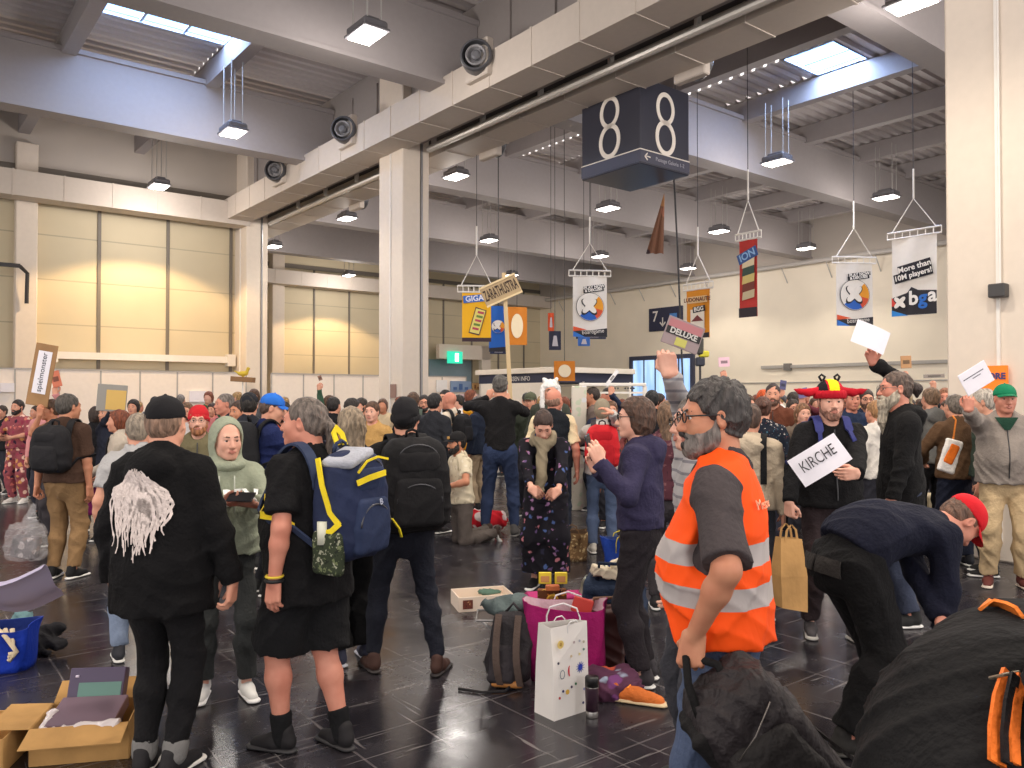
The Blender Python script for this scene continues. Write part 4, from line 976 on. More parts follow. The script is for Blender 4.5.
# its print: a bundle of pale wavy strands
def strands(p):
    rng = random.Random(4); V = []; F = []; o0 = p.che-p.fw*.3-p.up*.05-p.X*.035; W_, H_ = .25, .39
    def stroke(pts, w0):
        n = len(V); k = len(pts)
        for i, q in enumerate(pts):
            a = np.array(pts[max(i-1,0)]); b = np.array(pts[min(i+1,k-1)]); t = (b-a)/(np.linalg.norm(b-a)+1e-6); nr = np.array([-t[1],t[0]]); w_ = w0*math.sin(PI*(.08+.84*i/(k-1)))**.7
            for s_ in (-1,1):
                z_ = np.array(q)+nr*w_*s_; V.append(o0+p.X*z_[0]+p.up*z_[1])
        for i in range(k-1): F.append((n+2*i,n+2*i+1,n+2*i+3,n+2*i+2))
    for i in range(84):
        a = (i/83-.5)*2; x0 = a*.075; y0 = H_*.5-.01-.07*a*a-.02*rng.random(); pts = []
        xe = a*W_*.50+.03*(rng.random()-.5); ye = -H_*.5+.15*abs(a)**1.5*rng.random()+rng.random()*.11
        for j in range(13):
            t = j/12; bul = math.sin(PI*min(1,t*1.15))*a*W_*.22; pts.append((x0*(1-t)+xe*t+bul+.006*math.sin(t*14+i), y0*(1-t**1.05)+ye*t**1.05+(.02*math.sin(PI*t)*(1-abs(a)))))
        stroke(pts, .0046+.0030*rng.random())
    for i in range(26):
        x = (rng.random()-.5)*W_*.7; y = (rng.random()-.5)*H_*.75; L_ = .03+.05*rng.random(); an = -PI/2+(x*3)+(rng.random()-.5)*.8
        stroke([(x+math.cos(an)*L_*t, y+math.sin(an)*L_*t) for t in np.linspace(0,1,5)], .004)
    o = mesh_obj('back_print', V, F, cloth((214,200,194),.9), p.root); press(o, p.tp, -p.fw, .0075); return o
strands(p1)
# man in black shorts with ponytail
p2 = cast('heavy man in a black t-shirt and black shorts with slicked grey hair in a ponytail', 310, 750, 392, yaw=60, g=1.36, belly=.05, hair='pony', hairc=(112,100,92), beard=None, head=(-2,24,0), sk='r',
    top=dict(c=(17,16,18), kind='tee', hem=-.20, sleeve=.40, loose=.035, swide=.03), legs=dict(c=(22,22,24), upto=.50, wide=.045, name='shorts', o=.012, slim=1.1), body_legs=True, shoes=dict(c=(34,32,34),sole=(44,42,44),lace=(80,80,80)),
    feet={-1:dict(a=(-.08,.10,.085),yaw=14),1:dict(a=(.10,-.13,.085),yaw=-10)}, L=dict(px=(274,583,3.62), pole=(-.6,-.8,0), fw=(-.05,-.05,-1), nw=(.4,1,0), curl=.45), R=dict(t=(.28,.08,.85)))
for s_ in (-1,1): grow('sock', [rc(p2.kne[s_]+(p2.ank[s_]-p2.kne[s_])*.78, p2.ank[s_]-[0,0,.02], .052, .044, .02, cut=(p2.kne[s_]+(p2.ank[s_]-p2.kne[s_])*.74, p2.kne[s_]-p2.ank[s_]))], cloth((20,20,22)), p2.root, .008)
MB().tube([p2.wri[-1]-nv(p2.hand[-1]['f'])*.03+np.array([.037*math.cos(a),.037*math.sin(a),0]) for a in np.linspace(0,2*PI,17)], .006, 6).build('wristband', plain((226,196,60),.6), p2.root, True)
MB().tube([p2.wri[-1]-nv(p2.hand[-1]['f'])*.012+np.array([.036*math.cos(a),.036*math.sin(a),0]) for a in np.linspace(0,2*PI,17)], .009, 6).build('watch_strap', plain((24,24,26),.6), p2.root, True)
bp2 = backpack(p2, 'navy and yellow hiking backpack on the back of the man in black shorts', (36,44,72), w_=.28, hgt=.50, dep=.22, strap=(52,62,88), pocket=(40,50,78), dz=.0)
def yellow_trim(p, r):
    T = p.packT; ym = cloth((236,210,40),.7,40,.2); w_, d_, h_ = .28,.22,.50
    def band(pts, wd, nrm, name='yellow_trim', mat=ym, th=.006):
        P = np.array([T(*q) for q in pts]); n = p.packB@nv(nrm); G = []
        for i in range(len(P)):
            t = nv(P[min(i+1,len(P)-1)]-P[max(i-1,0)]); s_ = nv(np.cross(t,n)); G.append([P[i]+s_*wd*q for q in (-1,0,1)])
        MB().grid(np.array(G), thick=th).build(name, mat, r, True)
    x = -w_/2-.016
    band([(x,.06,.22),(x-.004,.03,.10),(x-.006,-.02,-.02),(x-.006,-.075,-.07)], .014, (-1,0,0)); band([(x-.008,-.08,-.06),(x-.010,-.03,-.10),(x-.008,.04,-.12)], .013, (-1,0,0))
    band([(-.125,-d_/2-.03,.115),(-.06,-d_/2-.046,.135),(.05,-d_/2-.046,.15)], .013, (0,-1,0))
    band([(-.12,-d_/2-.03,.16),(-.07,-d_/2-.04,.21),(0,-d_/2-.042,.225),(.08,-d_/2-.036,.21)], .005, (0,-1,0))
    band([(-.02,d_/2-.04,h_/2+.02),(-.025,d_/2-.02,h_/2+.075),(-.0,d_/2-.01,h_/2+.10),(.03,d_/2-.02,h_/2+.07),(.03,d_/2-.04,h_/2+.02)], .016, (0,-1,0), 'yellow_handle')
    band([(.155,-d_/2+.0,-.08),(.185,-d_/2-.02,-.13),(.19,-d_/2-.03,-.17)], .011, (1,-.6,0))
    grow('grey_lid_panel', [bx(T(-.06,-.03,h_/2-.03),(.09,.09,.022),p.packB@roty(-.35),.02)], cloth((168,170,180),.7), r, .008)
    grow('mesh_pocket', [bx(T(-w_/2-.012,0,-.20),(.028,.085,.10),p.packB,.025,.02)], spots((52,60,44),[(110,118,84),(36,40,34),(160,160,140)],40,.35), r, .008, .004)
    MB().tube([T(-w_/2-.02,.02,-.16),T(-w_/2-.022,.025,-.06)], [.03,.026], 12).build('bottle_top', plain((216,216,196),.4), r, True)
    M = frameM(T(.02,-d_/2-.050,.02), p.packB@np.array([1,0,.25]), p.packB@np.array([-.25,0,1])); text('logo', 'B', plain((190,196,214),.6), r, M, .04)
yellow_trim(p2, bp2)
pts = surf_path(p2.tp, np.array([p2.che+p2.up*(-.02-.12*t) for t in np.linspace(0,1,9)]), np.array([nv(-p2.X*1.0+p2.fw*(.55-1.1*t)) for t in np.linspace(0,1,9)]))
G = [[q-p2.X*.012+p2.up*.016*s_ for s_ in (-1,0,1)] for q in pts]; MB().grid(np.array(G), thick=.006).build('lower_strap', cloth((236,206,40),.7), bp2, True)
cast('short haired person in pale blue jeans hidden behind the black hoodie', 138, y=5.2, vt=409, yaw=20, lod=1, hair='crop', hairc=(150,136,120), top=dict(c=(176,174,174),kind='tee'), legs=dict(c=(128,142,166)), shoes=dict(c=(60,60,66)))
# woman with long hair behind him
p11 = cast('person with long greying blond hair and wide black trousers half hidden behind the ponytailed man', 352, 662, 402, yaw=40, H=1.64, g=1.1, lod=1, hair='long', hairc=(150,132,110), top=dict(c=(28,27,30),kind='long'), legs=dict(c=(20,20,22), wide=.05), shoes=dict(c=(60,62,80),sole=(200,200,210)))
# man with the black backpack
p3 = cast('man from behind in a black beanie and dark jeans with a big black backpack', 405, 674, 393, yaw=20, g=1.12, capz=.01, hair='short', hairc=(24,22,22), hat=dict(kind='beanie',c=(26,25,28)), head=(0,-22,0),
    top=dict(c=(18,17,19), kind='hoodie', loose=.015), legs=dict(c=(30,32,42), slim=.92, wide=.0), shoes=dict(c=(70,48,42),sole=(46,40,40)),
    feet={-1:dict(a=(-.18,.12,.085)),1:dict(a=(.20,-.08,.085),yaw=-35)}, L=dict(t=(-.16,.32,1.02),pole=(-.5,-.6,-.5)), R=dict(t=(.12,.34,1.06),pole=(.3,-.6,-.8)))
backpack(p3, 'big black backpack on the man in the black beanie', (22,21,23), w_=.36, hgt=.54, dep=.22, pocket=(26,25,27))
# man in the sage hoodie
p4 = cast('man in a pale sage green hoodie with the hood up, phone in hand', 226, 697, 412, yaw=203, capz=.02, g=1.02, hair=None, hairc=(96,74,58), hood=(150,156,136), head=(2,14,0), sk='p',
    top=dict(c=(150,156,136), kind='hoodie', hoodup=True, loose=.02), legs=dict(c=(58,60,60), slim=.85, upto=.95), shoes=dict(c=(226,224,220),sole=(236,234,232),lace=(240,240,240)),
    feet={-1:dict(a=(-.13,.02,.085)),1:dict(a=(.12,-.06,.085))},
    R=dict(px=(227,503,4.22), pole=(1,-.5,-.9), fw=(.75,-.5,.1), nw=(.1,.35,.9), curl=.55, flip=1), L=dict(px=(256,505,4.22), pole=(-1,-.5,-.9), fw=(-.85,-.35,.1), nw=(.1,.3,.9), curl=.55))
M = frameM(p4.che+p4.fw*.3-p4.up*.005+p4.X*.02, p4.X*-1, p4.up); t = text('chest_lettering', 'TERREX', plain((240,240,238),.6), p4.root, M, .088, bold=.004, sx=1.12); press(t, p4.tp, p4.fw, .012)
for x in (-1,1):
    q = surf_path(p4.tp, np.array([p4.nb-p4.up*(.05+.2*t)+p4.X*.04*x for t in np.linspace(0,1,6)]), p4.fw); MB().tube([a+p4.fw*.008 for a in q], .004, 5).build('drawstring', plain((190,192,180),.7), p4.root, True)
ph = thing(MB().box((0,0,0),(.14,.07,.009),None,0,.003).build('phone', plain((26,26,30),.25)), 'black phone in the hands of the man in the sage hoodie', 'phone'); ph.location = at(241,497,4.14); ph.rotation_euler = (math.radians(35),0,math.radians(-8))
# brown t-shirt man with a daypack
p5 = cast('man seen from behind in a brown t-shirt and khaki trousers with a small black backpack', 66, 578, 391, yaw=-4, g=1.16, hair='short', hairc=(78,72,66), head=(0,-25,0), lod=0, hd=.008, sk='t',
    top=dict(c=(72,52,42), kind='tee', sleeve=.44, swide=.02, hem=-.04), legs=dict(c=(142,112,78), belt=(60,48,40), wide=.012), shoes=dict(c=(30,30,32),sole=(238,236,232)), stance=.10,
    R=dict(px=(90,492,7.5), pole=(.8,-.5,0)), L=dict(px=(36,492,7.45), pole=(-.8,-.5,0), curl=.9))
backpack(p5, 'small black backpack on the man in the brown t-shirt', (34,33,36), w_=.30, hgt=.44, dep=.18, lod=1)
# floral jumpsuit
fm_ = spots((148,76,84), [(214,120,110),(230,190,170),(150,60,80),(210,150,90),(60,40,60)], 15, .36)
p6 = cast('man in a bright pink and red floral outfit at the left edge', 19, 503, 398, yaw=172, lod=1, hair='short', hairc=(50,38,32), beard=1.0, beardc=(40,30,26), top=dict(kind='tee', mat=fm_, sleeve=.6), legs=dict(mat=fm_, wide=.02), shoes=dict(c=(226,220,214)), g=1.1,
     L=dict(t=(-.10,.30,1.12),pole=(-1,-.3,-.6)), R=dict(t=(.10,.30,1.12),pole=(1,-.3,-.6)))
# person holding the long cardboard sign up
p6b = cast('brown haired man behind the brown t-shirt holding a cardboard sign up', 53, y=9.2, vt=397, yaw=130, lod=1, hair='short', hairc=(92,66,48), top=dict(c=(150,110,80),kind='tee'), legs=dict(c=(60,56,60)), shoes=dict(c=(40,40,40)), sk='t',
     R=dict(px=(40,415,9.0), pole=(1,-.3,-.8), fw=(.1,-.1,1), nw=(0,1,0), curl=.6))
r = empty('cardboard_sign', at(42,375,9.02)); thing(r, 'tall brown cardboard sign with a white strip reading spielmonster held up at left', 'sign'); r.rotation_euler = (0, math.radians(10), 0)
MB().box((0,0,0),(.25,.012,.70),None,0,.004).build('cardboard', cloth((160,124,88),.9,30,.1), r); MB().box((0,-.009,.03),(.155,.003,.48)).build('white_strip', m_paper, r)
text('lettering', 'spielmonster', plain((40,44,60),.6), r, frameM((0,-.012,.03),(0,0,1),(-1,0,0)), .085)
# woman with auburn hair
p7 = cast('woman with auburn hair in a pale cardigan over a black top', 121, 562, 408, yaw=112, lod=0, hd=.008, hair='bob', hairc=(128,66,40), g=.98, top=dict(c=(192,180,166), kind='jacket', hem=-.12), legs=dict(c=(126,140,160)), shoes=dict(c=(226,216,200)),
     R=dict(t=(.2,.18,1.0)), L=dict(t=(-.12,.28,1.05),pole=(-1,-.3,-.6)))
q = surf_path(p7.tp, np.array([p7.pel*(1-t)+p7.nb*t for t in np.linspace(.1,.95,8)]), p7.fw); MB().grid(np.array([[a+p7.X*.07*x+p7.fw*(.012-abs(x)*.010) for x in (-1,-.5,0,.5,1)] for a in q]), thick=-.004).build('black_top', cloth((26,24,28)), p7.root, True)
r = thing(MB().box((0,0,0),(.30,.05,.30),None,0,.004).build('game_box', plain((150,146,140),.5)), 'grey and gold game box held up above the woman with auburn hair', 'box'); r.location = at(112,398,9.0); r.rotation_euler = (0,math.radians(4),.5)
MB().box((.04,-.027,-.02),(.20,.003,.22)).build('box_picture', plain((214,176,96),.5), r)
p7b = cast('dark haired person holding a game box up behind the woman with auburn hair', 110, y=9.4, vt=401, yaw=150, lod=1, hair='short', hairc=(40,34,34), top=dict(c=(36,40,54),kind='long'), legs=dict(c=(40,40,46)), shoes=dict(c=(40,40,40)), R=dict(px=(113,410,9.1),pole=(1,-.3,-.6),fw=(0,-.1,1),nw=(0,-1,0),curl=.7))
# red beanie
p8 = cast('smiling man in a red beanie and olive jacket with round glasses', 199, y=6.6, vt=402, capz=.01, yaw=196, lod=0, hd=.007, hair='short', hairc=(150,100,60), hat=dict(kind='beanie',c=(190,36,44)), glasses='thin', beard=.6, beardc=(170,110,70), sk='p', top=dict(c=(112,104,78), kind='jacket'), legs=dict(c=(70,66,70)), shoes=dict(c=(60,50,40)))
# blue cap with the black backpack
p9 = cast('man in a bright blue cap and navy jacket seen from behind', 268, y=6.9, vt=388, yaw=-58, capz=.02, g=1.1, lod=0, hd=.008, hair='crop', hairc=(90,70,60), hat=dict(kind='cap',c=(40,104,196)), top=dict(c=(28,38,80), kind='jacket'), legs=dict(c=(28,28,34)), shoes=dict(c=(40,40,40)), head=(14,-20,0),
     R=dict(t=(.14,.40,1.08),pole=(1,-.5,-.7)), L=dict(t=(-.10,.36,1.02),pole=(-1,-.5,-.7)))
backpack(p9, 'black backpack on the man in the blue cap', (30,30,33), w_=.34, hgt=.54, dep=.2, lod=1)
cast('man in a dark cap beside the blue cap', 249, y=7.9, vt=390, yaw=10, lod=1, hair='short', hairc=(40,34,30), hat=dict(kind='cap',c=(34,36,42)), top=dict(c=(40,42,50),kind='jacket'), legs=dict(c=(40,40,44)), shoes=dict(c=(40,40,40)))
# kneeling man with the cap
p14 = cast('kneeling bearded man in a black cap and cream patterned shirt', 462, y=9.3, H=1.76, yaw=118, lod=0, hd=.008, hipz=.50, hair='short', hairc=(30,26,24), beard=1.2, beardc=(34,28,26), hat=dict(kind='cap',c=(30,29,31),badge=(196,150,80)), sk='t', head=(4,0,0),
     top=dict(mat=spots((216,204,178),[(190,176,150),(226,216,196)],20,.3), kind='tee', loose=.02), legs=dict(c=(92,84,80)), shoes=dict(c=(70,56,50)), bend=4,
     feet={-1:dict(a=(-.10,-.42,.11),pole=(0,1,-.7),dir=(0,-.5,-.8)),1:dict(a=(.10,-.42,.11),pole=(0,1,-.7),dir=(0,-.5,-.8))}, R=dict(t=(.14,.26,.70)), L=dict(t=(-.14,.26,.68),pole=(-1,-.5,0)))
# tall man with the wooden name sign
p15 = cast('tall grey haired man from behind in a black sweater and jeans holding a sign pole', 500, 536, 372, yaw=-4, g=1.12, lod=0, hd=.009, hair='short', hairc=(92,88,84), top=dict(c=(27,26,28), kind='long', hem=-.02), legs=dict(c=(46,58,88), wide=.004), shoes=dict(c=(84,82,82),sole=(120,118,116)), stance=.16,
     L=dict(t=(-.16,.30,1.50),pole=(-1,-.2,-.3),f=(.3,.1,.9),n=(.4,.9,0),curl=.9), R=dict(t=(.06,.36,1.46),pole=(1,-.3,-.6),f=(-.3,.1,.9),n=(-.2,.9,0),curl=.9))
r = empty('name_sign', at(509,372,10.35)); thing(r, 'wooden sign on a pole with hand lettered name held above the tall man', 'sign'); r.rotation_euler = (0,math.radians(-3),0)
z1 = (372-272)*10.35/805; MB().box((0,.03,z1/2-.3),(.055,.03,z1+.6),None,0,.005).build('pole', plain((200,176,136),.7), r)
Rb = roty(math.radians(-21)); MB().box((-.05,0,z1-.23),(.50,.018,.27),Rb,0,.004).build('board', plain((176,152,116),.7), r)
for a in (-1,1): MB().box(np.array([-.05,-.016,z1-.23])+Rb@np.array([0,0,.125*a]),(.50,.014,.024),Rb).build('rim', plain((216,194,152),.7), r)
text('lettering','ZARATHUSTRA', plain((58,42,34),.7), r, frameM(np.array([-.05,-.014,z1-.23]),Rb@np.array([1.0,0,0]),Rb@np.array([0,0,1.0])), .20, bold=.003, sx=.33)
# bending woman in the dark floral dress
dm_ = spots((22,20,28), [(150,110,150),(70,90,140),(190,120,130),(90,70,110),(40,40,60)], 17, .24)
p16 = cast('woman bending forward in a dark flowery dress with a taupe scarf and tied brown hair', 546, 588, H=1.70, yaw=172, bend=30, lod=0, hd=.007, head=(38,8,0), hair='bun', hairc=(66,46,38), sk='p', top=dict(mat=dm_, kind='long', sleeve=.9, hem=-.10, loose=.02), legs=dict(mat=dm_, skirt=.14, name='dress_skirt', o=.02), shoes=dict(c=(30,28,30)), hipz=.93,
     L=dict(px=(558,497,6.45),pole=(-1,-.3,-.2),fw=(-.75,-.1,-.55),nw=(0,1,-.3),curl=.6), R=dict(px=(532,498,6.45),pole=(1,-.3,-.2),fw=(.75,-.1,-.55),nw=(0,1,-.3),curl=.6))
sc_ = cloth((142,130,108),.95,40,.5,fold=2); B16 = np.stack([p16.X,p16.fw,p16.up],1); q = []
for a in np.linspace(0,2*PI,17)[:-1]: q.append(el(p16.nb+p16.X*math.sin(a)*.085+p16.fw*(math.cos(a)*.085+.02)+p16.up*(.02+.015*math.sin(3*a)), np.array([.036,.036,.05]), B16, .02))
q += [rc(p16.nb+p16.fw*.11-p16.up*.0, p16.nb+p16.fw*.20+np.array([0,0,-.20]), .05,.045,.03), rc(p16.nb+p16.fw*.20+np.array([0,0,-.20]), p16.nb+p16.fw*.21+np.array([.03,.02,-.34]), .045,.05,.02,(p16.fw,.5))]
grow('scarf', q, sc_, p16.root, .009, .008, seed=3, ws=1.6)
# bald man in a dark waistcoat
p17 = cast('balding man in a black waistcoat over a cream t-shirt seen from behind', 553, y=8.6, vt=386, yaw=-12, lod=0, hd=.008, hair=None, sk='r', g=1.08, top=dict(c=(226,206,168), kind='tee', sleeve=.42), legs=dict(c=(38,42,54)), shoes=dict(c=(40,40,40)), head=(0,-20,0))
q = P_torso(p17,.036,loose=.022)
for s_ in (-1,1): q.append(rc(p17.sh[s_]+p17.X*s_*.05+p17.up*.08, p17.sh[s_]+p17.X*s_*.06-p17.up*.22, .075,.08,.01,sub=True))
q += [el(p17.nb+p17.up*.06+p17.fw*.04,(.08,.09,.07),None,.01,sub=True), half(p17.pel-[0,0,.03],(0,0,-1),p17.pel-.5,p17.pel+[.5,.5,.2])]
grow('waistcoat', q, cloth((26,30,36)), p17.root, .012, .008)
grow('hair', [el(p17.T(0,-.030,-.005),(.083,.094,.078),p17.HR,.01,cuts=[(p17.T(0,.02,0),p17.HR@np.array([0,1,-.2])),(p17.T(0,0,.040),p17.HR@np.array([0,-.3,1]))])], hairm((150,116,98)), p17.root, .009)
# white furry animal hood
p18 = cast('man with glasses under a white furry animal hat with long ear flaps', 550, y=10.6, vt=379, yaw=186, lod=0, hd=.009, hair=None, glasses='dark', top=dict(c=(66,70,62),kind='jacket'), legs=dict(c=(50,50,56)), shoes=dict(c=(40,40,40)), g=1.1)
fur = cloth((232,230,228),.95,30,.8); T = p18.T; q = [el(T(0,-.02,.06),(.105,.12,.10),p18.HR,.02,cuts=[(T(0,.05,.03),p18.HR@np.array([0,.5,-1]))])]
for x in (-1,1): q += [rc(T(.09*x,0,.05),T(.105*x,.03,-.16),.035,.032,.03), rc(T(.105*x,.03,-.16),T(.09*x,.06,-.32),.03,.036,.02), el(T(.075*x,-.02,.145),(.028,.02,.03),p18.HR,.03)]
grow('animal_hat', q, fur, p18.root, .010, .008, ws=3)
# grey hat and red backpack
p19 = cast('person in a grey slouchy hat and pale hoodie seen from behind, one elbow raised', 602, 553, 398, yaw=-6, lod=0, hd=.009, hair=None, hat=dict(kind='beanie',c=(140,130,112),slouch=1), top=dict(c=(196,190,186), kind='hoodie'), legs=dict(c=(80,94,122), slim=.9), shoes=dict(c=(214,208,196)), g=1.0,
     R=dict(px=(612,412,8.2),pole=(1,0,.2),fw=(-.6,.2,.4),nw=(-.3,.3,-1)), L=dict(t=(-.2,.3,1.15),pole=(-1,-.3,-.5)))
backpack(p19, 'bright red backpack on the person in the grey slouchy hat', (200,36,44), w_=.32, hgt=.46, dep=.2, strap=(60,56,60), pocket=(176,26,36), lod=1)
# woman in the navy hoodie
p20 = cast('brown haired woman in a dark blue hoodie and glasses raising a phone', 640, 683, 393, yaw=72, g=1.08, hair='bob', hairc=(84,58,44), glasses='dark', sk='p', head=(0,14,0),
     top=dict(c=(50,46,72), kind='hoodie', hem=.0, loose=.025), legs=dict(c=(38,33,37), wide=.01), shoes=dict(c=(60,56,60)), stance=.09,
     L=dict(px=(600,462,4.5), pole=(-.3,-.4,-1), fw=(-.35,.1,.85), nw=(-.2,1,.2), curl=.5), R=dict(px=(596,470,4.9), pole=(.6,-.3,-1), fw=(-.3,0,.9), nw=(-.2,-.8,.1), curl=.6))
ph = thing(MB().box((0,0,0),(.075,.010,.15),None,0,.004).build('phone', plain((40,40,46),.25)), 'phone held up by the woman in the dark blue hoodie', 'phone'); ph.location = at(590,447,4.66); ph.rotation_euler = (math.radians(-12),math.radians(-14),math.radians(68))
# man in the orange vest
p21 = cast('bearded man in a hi-vis orange vest with grey stripes, jeans and dark glasses', 722, y=2.68, vt=371, yaw=68, g=1.16, belly=.03, hd=.0042, hh=.0036, hc_=.008, hair='curly', hairc=(66,60,58), beard=1.2, beardc=(128,118,112), glasses='dark', sk='t', head=(2,25,0),
     top=dict(c=(70,63,64), kind='tee', sleeve=.46, swide=.020, hem=-.03), legs=dict(c=(74,86,112), wide=.01), shoes=dict(c=(60,56,60)), stance=.10,
     L=dict(px=(694,636,2.46), pole=(-.85,-.55,0), fw=(-.16,-.05,-1), nw=(.5,1,0), curl=[1.0,1.05,1.1,1.15], thumb=.9), R=dict(t=(.22,.0,.86)))
grow('moustache', [rc(p21.T(0,.101,-.050),p21.T(x*.027,.090,-.066),.0105,.008,.01) for x in (-1,1)]+[el(p21.T(0,.094,-.088),(.020,.014,.016),p21.HR,.01)], hairm((52,46,46)), p21.root, .004, .002, ws=3)
vz = lambda v: at(660,v,2.62)[2]/1.0
vm = bands((252,84,10), [(vz(560),vz(539),(176,168,166)),(vz(600),vz(579),(176,168,166))], rough=.75)
vp = P_torso(p21,.034,loose=.020,top=False); X_, U_, F2 = p21.X, p21.up, p21.fw
vp += [rc(p21.shc-X_*.135-U_*.0, p21.nb-X_*.05+U_*.0, .068,.062,.03), rc(p21.shc+X_*.135, p21.nb+X_*.05, .068,.062,.03), rc(p21.pel+[0,0,-.02],p21.pel-[0,0,.10],.205,.205,.04,(p21.fw0,.80))]
for s_ in (-1,1):
    vp.append(rc(p21.sh[s_]+X_*s_*.085+U_*.04, p21.sh[s_]+X_*s_*.075-U_*.20, .066,.085,.02,sub=True))
vp.append(el(p21.nb+U_*.06+F2*.05,(.078,.09,.09),np.stack([X_,F2,U_],1),.01,sub=True)); vp.append(rc(p21.nb+U_*.02+F2*.16,p21.che+F2*.24+U_*.05,.045,.01,.01,sub=True))
vp.append(half((0,0,vz(641)),(0,0,-1),p21.pel-[.6,.6,.5],p21.pel+[.6,.6,.25]))
grow('safety_vest', vp, vm, p21.root, .0085, .011, seed=9, ws=1.1)
t = text('vest_print', 'Messe', plain((255,176,140),.6), p21.root, frameM(p21.che-F2*.3+U_*.06-X_*.07, X_, U_), .045); press(t, vp, -F2, .012)
# raised arm behind him
p22 = cast('person in a grey striped sweater behind the orange vest raising an arm', 703, y=3.45, vt=388, yaw=100, g=1.0, hair='short', hairc=(120,112,106), glasses='dark', sk='p', top=dict(mat=bands((164,160,160),[(1.0+.05*i,1.012+.05*i,(120,118,124)) for i in range(22)]), kind='long'), legs=dict(c=(60,60,66)), shoes=dict(c=(50,50,50)),
     R=dict(px=(670,374,3.45), pole=(1,-.6,.3), fw=(-.18,0,1), nw=(.1,1,0), curl=[.9,1,1.05,1.1], thumb=.8), L=dict(t=(-.2,.15,.95)))
r = empty('held_game_sheet', at(683,335,3.38)); thing(r, 'tilted printed sheet in a raised hand above the orange vest', 'printed sheet'); r.rotation_euler = (0,math.radians(20),math.radians(8))
MB().box((0,0,0),(.165,.006,.118),None,0,.001).build('sheet', plain((150,132,132),.6), r); MB().box((0,-.0045,.034),(.15,.002,.034)).build('red_band', plain((176,112,116),.6), r); MB().box((0,-.0045,.002),(.155,.002,.030)).build('black_band', plain((30,28,28),.6), r); MB().box((0,-.0045,-.035),(.05,.002,.034)).build('yellow_patch', plain((190,184,92),.6), r)
text('lettering','DELUXE', plain((200,196,190),.6), r, frameM((0,-.007,.002),(1,0,0),(0,0,1)), .034, bold=.001)
# man in the horned fan hat
p23 = cast('man in a black jacket wearing a black red and gold fan hat with red horns', 829, 634, 380, yaw=176, g=1.26, sk='p', hair='crop', hairc=(50,38,34), beard=.2, beardc=(150,106,88), head=(0,-2,0), top=dict(c=(19,18,20), kind='jacket', hem=-.06, loose=.02), legs=dict(c=(48,38,40), wide=.01), shoes=dict(c=(70,66,68),sole=(170,166,160)),
     feet={1:dict(a=(.14,.0,.085)),-1:dict(a=(-.11,.16,.085))}, R=dict(px=(788,508,5.5), pole=(1,-.4,0), fw=(.0,0,-1), nw=(.8,.4,0), curl=1.1), L=dict(px=(858,487,5.12), pole=(-1,-.3,-.5), fw=(-1,-.15,-.05), nw=(-.1,1,.1), curl=.5))
T = p23.T; hr = p23.HR; S_ = p23.S*1.03
def fanm():
    m, nt, p = newmat('fan_hat_felt'); t = nd(nt,'ShaderNodeTexCoord'); s = nd(nt,'ShaderNodeSeparateXYZ'); nt.links.new(t.outputs['Object'], s.inputs[0])
    o = ramp(nt, s.outputs[0], [(0,L((196,26,40)))]*1+[(0.5,L((196,26,40)))]); return m, nt, p, s
xh = p23.hc[0]
hatp = [el(T(0,-.012,.055), np.array([.094,.112,.100])*S_, hr, .01, cuts=[(T(0,.05,.045), hr@np.array([0,.15,-1]))])]
cr = cloth((186,24,40),.9); ck = cloth((24,22,26),.9); cy = cloth((250,212,30),.9)
def hatmat(c):
    q = (c-p23.hc)@hr; x = q[:,0]; return np.where(x > .040, 1, np.where((x < .030)&(x > -.040)&(q[:,1] > -.12)&(q[:,2] > .06), 2, 0))
o = grow('fan_hat', hatp, [cr,ck,cy], p23.root, .006, matf=lambda c: hatmat(c))
tr = [rc(T(.094*math.sin(a),-.012+.112*math.cos(a),.048),T(.094*math.sin(a+.27),-.012+.112*math.cos(a+.27),.048),.013*S_,.013*S_,.008,(hr[:,2],2.0)) for a in np.arange(0,2*PI,.262)]
grow('hat_brim', tr, cr, o, .007)
for x in (-1,1): grow('horn', [rc(T(.075*x,0,.075),T(.145*x,0,.062),.030,.026,.01), rc(T(.145*x,0,.062),T(.20*x,0,.070),.026,.018,.02), rc(T(.20*x,0,.070),T(.24*x,0,.085),.018,.005,.02)], cr, o, .007)
for x, c_ in ((-.05,(24,22,26)),(.055,(24,22,26))): MB().tube([T(x,-.01,.14),T(x*1.3,-.01,.17),T(x*1.0,-.01,.185),T(x*.6,-.01,.17),T(x*.8,-.01,.145)], .009, 7).build('loop', plain(c_,.8), o, True)
r = empty('backpack', (p23.x,p23.y,0), p23.yaw); thing(r, 'navy backpack worn by the man in the fan hat, straps over his chest', 'backpack'); bpy.data.objects.remove(r)
backpack(p23, 'dark blue backpack of the man in the fan hat, its straps over his shoulders', (44,46,90), w_=.34, hgt=.5, dep=.2, strap=(52,56,112), lod=1)
Pp = at(820,460,4.98); r = empty('handwritten_sheet', Pp); thing(r, 'folded white sheet with handwritten capitals held by the man in the fan hat', 'sheet of paper'); r.rotation_euler = (math.radians(-8),math.radians(-32),0)
G = [[np.array([x, .03*abs(x)/.17*(1 if x < 0 else -.3)+.012*math.sin(9*z), z]) for z in np.linspace(-.095,.095,6)] for x in np.linspace(-.165,.165,13)]; o = MB().grid(np.array(G),thick=-.002).build('sheet', m_paper, r, True)
text('lettering','KIRCHE', m_ink, r, frameM((-.01,-.016,.015),(1,0,.0),(0,0,1)), .10, bold=-.0005, sx=.72)
